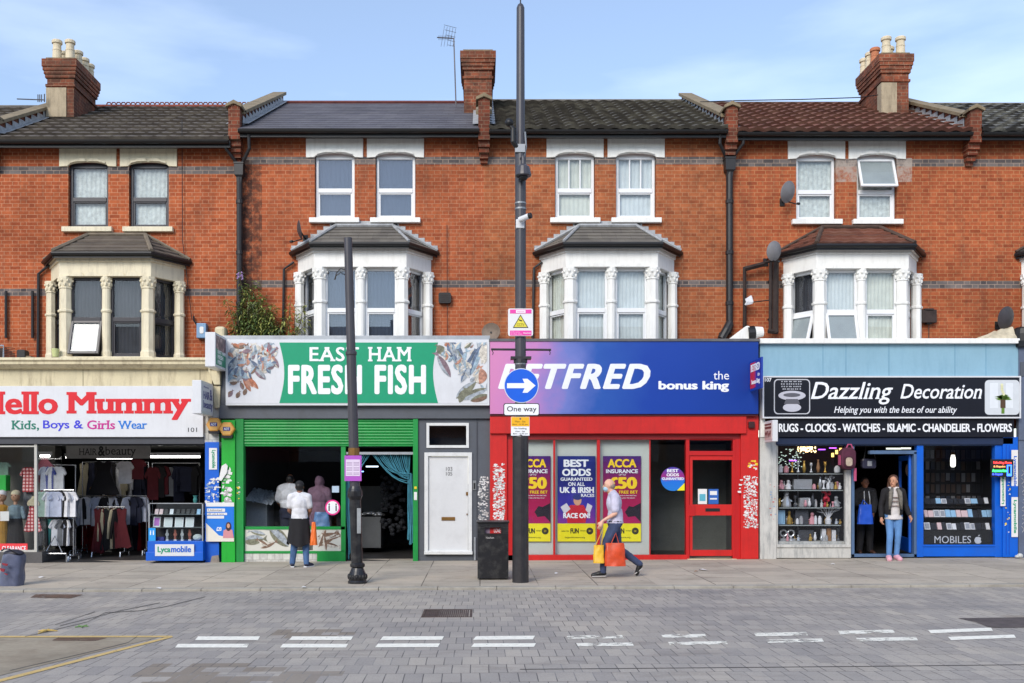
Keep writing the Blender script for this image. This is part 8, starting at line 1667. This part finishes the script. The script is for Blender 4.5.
class Fig:
    """figure faces -Y in its own frame; T places it"""
    def __init__(s, label, px, Y, z0, yaw, h, pose, build=1.0, group=None):
        s.J = dict(BASE); s.J.update(pose); s.b = build
        x_ = PX(px, Y); s.root = thing('person', label, 'person', (x_, Y, z0), group)
        k = h/1.72; s.T = Matrix.Translation((x_, Y, z0)) @ Matrix.Rotation(yaw, 4, 'Z') @ Matrix.Scale(k, 4)
    def M(s): g_ = M(); g_.T = s.T; return g_
    def hand(s, g_, side, curl=.8, down=None):
        J = s.J; w = Vector(J['wr'+side]); e = Vector(J['el'+side]); d = (w-e).normalized() if down is None else Vector(down).normalized()
        sx = 1 if side == 'R' else -1
        across = Vector((0, 1, 0)) if abs(d.y) < .8 else Vector((0, 0, 1)); across = (across-d*across.dot(d)).normalized(); inn = d.cross(across).normalized()
        if inn.x*sx > 0: inn = -inn
        palm = w+d*.05
        g_.cap(w, w+d*.085, .026, .034, 8); g_.cap(w+across*.014+d*.03, w+d*.085+across*.022, .022, .018, 8); g_.cap(w-across*.014+d*.03, w+d*.085-across*.022, .022, .018, 8)
        for q, (o_, l) in enumerate(((.030, .065), (.011, .078), (-.009, .074), (-.028, .058))):
            a = w+d*.09-across*o_; m1 = a+d*l*.5+inn*l*.15*curl; m2 = m1+d*l*.3+inn*l*.35*curl; m3 = m2+d*l*.08+inn*l*.3*curl
            g_.cap(a, m1, .0105, .0098, 6); g_.cap(m1, m2, .0098, .009, 6); g_.cap(m2, m3, .009, .008, 6)
        a = w+d*.03-across*.026; m1 = a-across*.028+d*.03+inn*.012; g_.cap(a, m1, .013, .0115, 6); g_.cap(m1, m1+d*.03+inn*.012, .0115, .0095, 6)
    def body(s, m, curlR=.8, curlL=.8, downR=None, downL=None):
        J, b = s.J, s.b; g_ = s.M()
        h = Vector(J['head']); lk = Vector(J['look']).normalized(); sd = lk.cross(Vector((0, 0, 1))).normalized()
        g_.ell(tuple(h+Vector((0, 0, .02))), (.078, .092, .10), 14, 10); g_.ell(tuple(h+lk*.022-Vector((0, 0, .045))), (.058, .066, .072), 12, 8)
        g_.cap(h+lk*.088+Vector((0, 0, .012)), h+lk*.108-Vector((0, 0, .018)), .009, .014, 6); g_.cap(h+lk*.07-Vector((0, 0, .095)), h+lk*.078-Vector((0, 0, .1)), .018, .016, 6)
        g_.cap(h+lk*.086-sd*.016-Vector((0, 0, .052)), h+lk*.086+sd*.016-Vector((0, 0, .052)), .008, .008, 6)
        for q in (-1, 1): g_.ell(tuple(h+sd*q*.08-Vector((0, 0, .0))), (.014, .018, .03), 6, 5)
        g_.cap(J['neck'], h-Vector((0, 0, .04)), .055*b, .052, 10); g_.ell(J['chest'], (.15*b, .105*b, .18), 14, 10); g_.ell(J['belly'], (.132*b, .10*b, .15), 14, 8); g_.ell(J['pelvis'], (.155*b, .11*b, .12), 14, 8)
        g_.cap(J['neck'], lerpv(J['neck'], J['chest'], .4), .06, .09)
        for S_ in 'RL':
            g_.cap(lerpv(J['neck'], J['sh'+S_], .3), J['sh'+S_], .055, .055*b); g_.cap(J['sh'+S_], J['el'+S_], .05*b, .038*b); g_.cap(J['el'+S_], J['wr'+S_], .038*b, .026); s.hand(g_, S_, curlR if S_ == 'R' else curlL, downR if S_ == 'R' else downL)
            g_.cap(J['hip'+S_], J['kn'+S_], .084*b, .054*b); g_.cap(J['kn'+S_], lerpv(J['kn'+S_], J['an'+S_], .35), .052*b, .052*b); g_.cap(lerpv(J['kn'+S_], J['an'+S_], .35), J['an'+S_], .05*b, .034); g_.cap(J['an'+S_], J['to'+S_], .034, .028)
        fuse('body', g_, m, s.root, .0085, 2)
        e = s.M()
        for q in (-1, 1): e.ell(tuple(h+lk*.082+sd*q*.031+Vector((0, 0, .012))), (.012, .009, .007), 6, 4)
        e.build('eyes', black_p, s.root); e = s.M()
        for q in (-1, 1): e.cap(h+lk*.089+sd*q*.018+Vector((0, 0, .034)), h+lk*.08+sd*q*.045+Vector((0, 0, .034)), .004, .003, 5)
        e.build('eyebrows', hair_d, s.root)
        e = s.M(); e.cap(h+lk*.094-sd*.02-Vector((0, 0, .052)), h+lk*.094+sd*.02-Vector((0, 0, .052)), .005, .005, 5); e.build('mouth', mat('lips', srgb(160, 84, 80), .5), s.root)
    def top(s, name, m, infl=.018, sleeve=.5, hem=.92, fore=0, wr=.008, flare=0, hood=False, long_=None):
        J, b = s.J, s.b; g_ = s.M(); i = infl
        g_.ell(J['chest'], (.155*b+i, .11*b+i, .185), 14, 10); g_.ell(J['belly'], (.138*b+i, .105*b+i, .16), 14, 8)
        p = J['pelvis']; z1 = hem; c = (p[0], p[1], z1)
        g_.lathe([(.125*b+i, J['belly'][2]+.08), (.14*b+i+flare*.5, (z1+J['belly'][2])/2), (.15*b+i+flare, z1+.01), (.14*b+i+flare, z1)], p[0], p[1], 16)
        g_.v[-64:] = [tuple(s.T @ (Vector((p[0], p[1], 0)) + Vector(((q.x-p[0]), (q.y-p[1])*.78, q.z)))) for q in [s.T.inverted() @ Vector(v) for v in g_.v[-64:]]]
        g_.cap(lerpv(J['neck'], J['chest'], .12), lerpv(J['neck'], J['chest'], .5), .062+i, .09+i)
        for S_ in 'RL':
            g_.cap(lerpv(J['neck'], J['sh'+S_], .35), J['sh'+S_], .055+i, .058*b+i); e = lerpv(J['sh'+S_], J['el'+S_], sleeve if not fore else 1.0)
            g_.cap(J['sh'+S_], e, .056*b+i, .05*b+i)
            if fore: g_.cap(J['el'+S_], lerpv(J['el'+S_], J['wr'+S_], fore), .044*b+i, .034+i)
        if hood: g_.ell((J['head'][0], J['head'][1]+.02, J['head'][2]+.02), (.105, .115, .13), 14, 10); g_.cap(J['neck'], lerpv(J['neck'], J['head'], .5), .09, .1)
        return fuse(name, g_, m, s.root, .011, 4, wr)
    def legs(s, name, m, infl=.014, to=1.0, wr=.008):
        J, b = s.J, s.b; g_ = s.M(); g_.ell(J['pelvis'], (.16*b+infl, .115*b+infl, .125), 14, 8)
        for S_ in 'RL':
            g_.cap(J['hip'+S_], J['kn'+S_], .088*b+infl, .058*b+infl); g_.cap(J['kn'+S_], lerpv(J['kn'+S_], J['an'+S_], to), .058*b+infl, .043+infl)
        return fuse(name, g_, m, s.root, .011, 3, wr)
    def shoes(s, m, sole=None, name='shoe', puff=0):
        for S_ in 'RL':
            a, t = Vector(s.J['an'+S_]), Vector(s.J['to'+S_]); g_ = s.M(); g_.cap(a+Vector((0, 0, -.02)), t+(t-a)*.15+Vector((0, 0, .015)), .045+puff, .04+puff); g_.cap(a+Vector((0, .02, -.03)), lerpv(a, t, .5), .042+puff, .045+puff)
            fuse(name, g_, m, s.root, .01, 2, .004 if puff else 0)
            if sole:
                d = (t-a); d.z = 0; d.normalize(); n = Vector((-d.y, d.x, 0)); g_ = s.M(); zz = min(a.z-.088, t.z-.028)+.005
                slope = (t.z-.028-(a.z-.088))
                pts = [a-d*.05+n*.035, a-d*.05-n*.035, t+d*.05-n*.04, t+d*.05+n*.04]
                g_.add([(p.x, p.y, (a.z-.09 if k < 2 else t.z-.03)+dz_) for dz_ in (0, .024) for k, p in enumerate(pts)], [(3, 2, 1, 0), (4, 5, 6, 7), (0, 1, 5, 4), (1, 2, 6, 5), (2, 3, 7, 6), (3, 0, 4, 7)]); g_.build('sole', sole, s.root, bevel=.006)
    def hair(s, m, pts, name='hair'):
        g_ = s.M(); h = s.J['head']
        for c, r in pts: g_.ell((h[0]+c[0], h[1]+c[1], h[2]+c[2]), r, 12, 8)
        return fuse(name, g_, m, s.root, .012, 3, .004)

# man at the fish shop window, back to the street
f = Fig('man in white t-shirt and dark cap, black jacket tied at waist, outside the fish window', 299.5, 18.8, gz(-3.4)-.017, R(180), 1.615,
    dict(elR=(.21, -.02, 1.13), elL=(-.21, -.02, 1.13), wrR=(.13, -.2, 1.02), wrL=(-.13, -.2, 1.02), knR=(.10, -.02, .5), knL=(-.12, -.02, .5), anR=(.135, .03, .09), anL=(-.145, .03, .09), toR=(.16, -.12, .03), toL=(-.22, -.1, .03), hipR=(.09, 0, .93), hipL=(-.09, 0, .93)), 1.03)
f.body(skin_b, downR=(-.3, -1, 0), downL=(.3, -1, 0)); f.top('tshirt', cw, .022, .62, .90, wr=.009, flare=.01); f.legs('jeans', jeans, .016); f.shoes(mat('navy canvas shoe', srgb(40, 46, 70), .7), white_b)
f.hair(hair_d, [((0, .02, -.01), (.082, .085, .07)), ((0, .03, .03), (.084, .088, .085))]); g_ = f.M(); h = f.J['head']; g_.ell((h[0], h[1]+.005, h[2]+.055), (.09, .103, .085), 16, 8); g_.cap((-.05, h[1]-.09, h[2]+.06), (.05, h[1]-.09, h[2]+.06), .03, .03); fuse('cap', g_, cloth('black cap cotton', srgb(30, 28, 32)), f.root, .01, 3)
g_ = f.M()                                        # jacket knotted round the waist and hanging behind
def jk(u, v):
    a = math.pi*(-.12+1.24*u); r = .175+.055*v+.02*math.sin(u*26)*v; z_ = .98-.50*v+(.06*math.sin(u*9) if v > .9 else 0)-(.04*abs(u-.5)*2*v)
    return (r*math.cos(a)*1.08, r*math.sin(a)*.8, z_)
g_.grid(jk, 40, 10); g_.grid(lambda u, v: tuple(Vector(jk(u, v))*1.0+Vector((0, -.02, 0)) if True else 0), 40, 10); g_.tube([(.18, .02, .97), (.1, -.13, .95), (-.1, -.13, .95), (-.18, .02, .97)], .03, 8)
g_.build('tied_jacket', blk_c, f.root, smooth=True)
T_ = f.T
bg_ = thing('carrier_bag', 'orange carrier bag held by the man at the fish window', 'bag', (PX(315.5, 18.75), 18.7, .55))
def bagmesh(px0, px1, py0, py1, Y, d, m, t_, taper=.15, name='bag_body'):
    g_ = M(); x0, x1, z0, z1 = PX(px0, Y), PX(px1, Y), PZ(py1, Y), PZ(py0, Y); xc, hw = (x0+x1)/2, (x1-x0)/2
    def fn(u, v): a = 2*math.pi*u; w = hw*(1-taper*v)*(1+.07*mnoise.noise(Vector((a, v*4, px0)))); sq = 1/max(abs(math.cos(a)), abs(math.sin(a)))**.4; return (xc+w*math.cos(a)*sq, Y+d*(1-.6*v)*math.sin(a)*sq+.02*mnoise.noise(Vector((a*2, v*5, px0))), z0+(z1-z0)*v)
    g_.grid(fn, 28, 8); g_.add([fn(k/12, 0) for k in range(12)], [list(range(12))]); return g_.build(name, m, t_, smooth=True), (xc, z1)
o_m = mat('orange plastic', srgb(232, 110, 30), .4, var=.15, vs=8, bump=.6); y_m = mat('yellow plastic', srgb(236, 186, 50), .4, var=.15, vs=8, bump=.6); r_m = mat('red orange plastic', srgb(216, 76, 34), .4, var=.25, vs=8, bump=.6); b_m = mat('bright blue plastic', srgb(36, 90, 210), .35, var=.15, vs=8, bump=.6)
bagmesh(310, 317.5, 522, 545, 18.72, .07, o_m, bg_, .5); 
bg_ = thing('carrier_bag', 'pale beige bag held low in front of the man at the fish window', 'bag', (PX(303, 18.6), 19.05, .3)); bagmesh(294, 313, 534, 550, 19.08, .1, mat('beige cloth bag', srgb(180, 168, 144), .8, bump=.5), bg_, .1)

# walking man, mid stride, heading along the pavement
f = Fig('balding man in white shirt and blue face mask striding past the posters with shopping bags', 615, 16.8, gz(2.2)-.036, R(-90), 1.66,
    dict(head=(0, -.10, 1.585), neck=(0, -.045, 1.46), chest=(0, -.02, 1.28), belly=(0, 0, 1.09), pelvis=(0, 0, .94), shR=(.16, -.02, 1.39), shL=(-.16, -.02, 1.39),
        elR=(.2, -.02, 1.11), wrR=(.18, -.24, .98), elL=(-.2, .06, 1.12), wrL=(-.21, -.06, .89), hipR=(.085, 0, .92), hipL=(-.085, 0, .92), knR=(.09, -.2, .52), anR=(.09, -.22, .10), toR=(.1, -.37, .035), knL=(-.09, .06, .50), anL=(-.09, .44, .22), toL=(-.09, .40, .06)), 1.05)
f.body(skin_p, downR=(0, -.4, -1), downL=(0, 0, -1)); f.top('shirt', cloth('lilac white shirt cotton', srgb(206, 202, 222)), .022, .75, .93, wr=.009, flare=.01); f.legs('jeans', jeans_d, .014); f.shoes(mat('black leather shoe', srgb(24, 24, 26), .4), paper_g)
g_ = f.M(); h = f.J['head']; g_.ell((h[0], h[1]-.055, h[2]-.055), (.062, .055, .05), 12, 8); fuse('face_mask', g_, mat('pale blue mask', srgb(160, 196, 216), .7), f.root, .009, 2)
f.hair(mat('short grey hair', srgb(150, 132, 118), .7), [((0, .035, -.005), (.08, .07, .06))])
g_ = f.M(); g_.tube([(.165*math.cos(a), .125*math.sin(a), .965) for a in [2*math.pi*k/20 for k in range(21)]], .018, 6); g_.build('belt', blk_c, f.root)
b1 = thing('carrier_bag', 'yellow carrier bag carried in front of the striding man', 'bag', (PX(599.5, 16.7), 16.6, .35)); o, (xc, zt) = bagmesh(593, 604.5, 545, 563, 16.62, .07, y_m, b1, .15)
g_ = M(); g_.tube([(xc-.05, 16.62, zt), (PX(603.5, 16.62), 16.64, PZ(528, 16.64)), (xc+.05, 16.64, zt)], .008, 5); g_.build('handles', y_m, b1)
b2 = thing('carrier_bag', 'red and orange carrier bag swinging beside the leg of the striding man', 'bag', (PX(616, 17.0), 17.0, .3)); o, (xc, zt) = bagmesh(604.5, 625.5, 543, 566, 16.58, .06, r_m, b2, .12); g_ = M(); g_.pb(605.5, 624, 556, 565.5, 16.50, 16.51); 
g_ = M(); g_.tube([(xc-.06, 16.58, zt), (PX(616, 16.58), 16.6, PZ(533, 16.6)), (xc+.06, 16.58, zt)], .008, 5); g_.build('handles', r_m, b2)

# woman leaving the shop
wy = 19.55
f = Fig('woman in black and grey jacket, blue jeans and pink slippers stepping out', 893.5, wy, gz(8)-.012, R(-8), 1.655,
    dict(head=(-.01, -.02, 1.60), look=(-.55, -.85, 0), elR=(.24, .04, 1.13), wrR=(.29, -.08, .92), elL=(-.23, .03, 1.12), wrL=(-.25, -.06, .88), knR=(.075, -.05, .5), knL=(-.085, -.06, .5), anR=(.06, .02, .09), anL=(-.10, -.04, .09), toR=(.085, -.13, .03), toL=(-.13, -.2, .03)), .97)
f.body(skin_m); f.top('white_top', cloth('white printed cotton', srgb(216, 210, 208)), .014, .2, .83, wr=.005, flare=.02); f.legs('jeans', jeans_l, .008, wr=.004); f.shoes(mat('pink fleece', srgb(228, 170, 184), .95, bump=.8), white_b, 'slipper', .014)
g_ = f.M()                                        # open jacket: two fronts, back and sleeves
J = f.J
for sx, S_ in ((1, 'R'), (-1, 'L')):
    def fr_(u, v, sx=sx): a = (-.5+.42*0)+0; t = math.radians(-62+152*u); r = .172+.012*math.sin(v*9); return (sx*r*math.cos(t)*(1.05-.12*v if v > .5 else 1.0), r*math.sin(t)*.86, .93+.50*v-.0*u)
    g_.grid(fr_, 14, 10)
g_.build('jacket_shell', mat('grey shearling and black wool', srgb(34, 33, 35), .9, var=.6, vs=10, bump=.8), f.root, smooth=True)
g_ = f.M()
for S_ in 'RL': g_.cap(lerpv(J['neck'], J['sh'+S_], .4), J['sh'+S_], .068, .075); g_.cap(J['sh'+S_], J['el'+S_], .074, .062); g_.cap(J['el'+S_], lerpv(J['el'+S_], J['wr'+S_], .9), .06, .05)
fuse('jacket_sleeves', g_, blk_c, f.root, .012, 3, .006)
for sx in (-1, 1):
    g_ = f.M(); g_.tube([(sx*.05, -.085, 1.46), (sx*.085, -.15, 1.38), (sx*.10, -.165, 1.22), (sx*.115, -.16, 1.04)], [.03, .045, .038, .02], 8); g_.build('lapel', mat('grey shearling', srgb(128, 122, 112), .95, var=.4, vs=20, bump=1), f.root, smooth=True)
g_ = f.M()
for z_, w in ((1.27, .075), (1.19, .06), (1.1, .075)): g_.box(-w, w, -.142, -.138, z_, z_+.018)
g_.build('printed_stripe', flat('faded dark print', srgb(110, 90, 84)), f.root)
f.hair(hair_b, [((.012, .03, .05), (.098, .1, .095)), ((.03, .05, -.03), (.085, .07, .13)), ((.085, .03, -.15), (.048, .045, .17)), ((-.08, .04, -.1), (.035, .04, .13)), ((-.075, .035, .0), (.025, .05, .09))])
# woman waiting in the doorway
f = Fig('woman in long black robe and sandals holding a blue bag in the dark doorway', 865, 21.0, .045, R(-4), 1.60,
    dict(elR=(.2, -.03, 1.13), wrR=(.13, -.16, .93), elL=(-.21, -.05, 1.14), wrL=(-.1, -.24, 1.08), anR=(.11, .0, .09), anL=(-.13, -.02, .09), toR=(.15, -.14, .03), toL=(-.15, -.16, .03)), .98)
f.body(skin_b, downL=(.2, -.4, -.7)); rb = cloth('black crepe', srgb(22, 22, 28)); f.top('robe', rb, .028, 1, .75, fore=.85, wr=.009, flare=.03); f.legs('trousers', rb, .03, wr=.009); f.shoes(mat('brown sandal', srgb(70, 44, 34), .6), None, 'sandal')
f.hair(hair_d, [((0, .03, .045), (.097, .1, .1)), ((0, .06, -.06), (.08, .05, .09))])
for sx in (-1, 1): g_ = f.M(); g_.tube([(sx*.05, -.10, 1.42), (sx*.06, -.15, 1.25), (sx*.065, -.155, 1.0)], .012, 6); g_.build('trim', silver, f.root)
b3 = thing('carrier_bag', 'bright blue plastic carrier bag held by the woman in the doorway', 'bag', (PX(865, 20.7), 20.65, .9)); o, (xc, zt) = bagmesh(857, 873.5, 504.5, 524, 20.62, .06, b_m, b3, .25)
g_ = M(); g_.tube([(xc-.08, 20.62, zt-.02), (PX(863, 20.7), 20.7, PZ(500, 20.7)), (xc+.06, 20.62, zt-.02)], .012, 5); g_.build('handles', b_m, b3)
# customers inside the fish shop, backs to the glass
f = Fig('customer in white top and navy trousers with back turned inside the fish shop', 290, 20.9, .0, R(180), 1.72, dict(elR=(.24, -.05, 1.13), elL=(-.24, -.05, 1.13), wrR=(.2, -.22, 1.0), wrL=(-.2, -.22, 1.0)), 1.2)
f.body(skin_b); f.top('tshirt', cw, .045, .7, 1.12, wr=.009); f.top('navy_apron', cdn, .026, .05, .8, wr=.004); f.legs('trousers', cdn, .03); f.hair(hair_d, [((0, .02, .02), (.086, .09, .09))]); f.shoes(black_p)
f = Fig('customer in hooded mauve robe with back turned inside the fish shop', 319.5, 20.9, .0, R(180), 1.66, dict(elR=(.2, -.03, 1.13), elL=(-.2, -.03, 1.13), wrR=(.17, -.12, .95), wrL=(-.17, -.12, .95)), 1.05)
mv = cloth('mauve robe cloth', srgb(128, 98, 116)); f.body(skin_b); f.top('hooded_robe', mv, .035, 1, .66, fore=.9, wr=.012, flare=.06, hood=True); f.legs('trousers', mv, .04); f.shoes(black_p)
b4 = thing('carrier_bag', 'pale blue and white bag hanging beside the hooded mauve customer', 'bag', (PX(322, 20.5), 20.5, .5)); bagmesh(313, 330, 512, 527, 20.5, .05, mat('blue white plastic', srgb(110, 150, 200), .4, var=.5, vs=5), b4, .2)
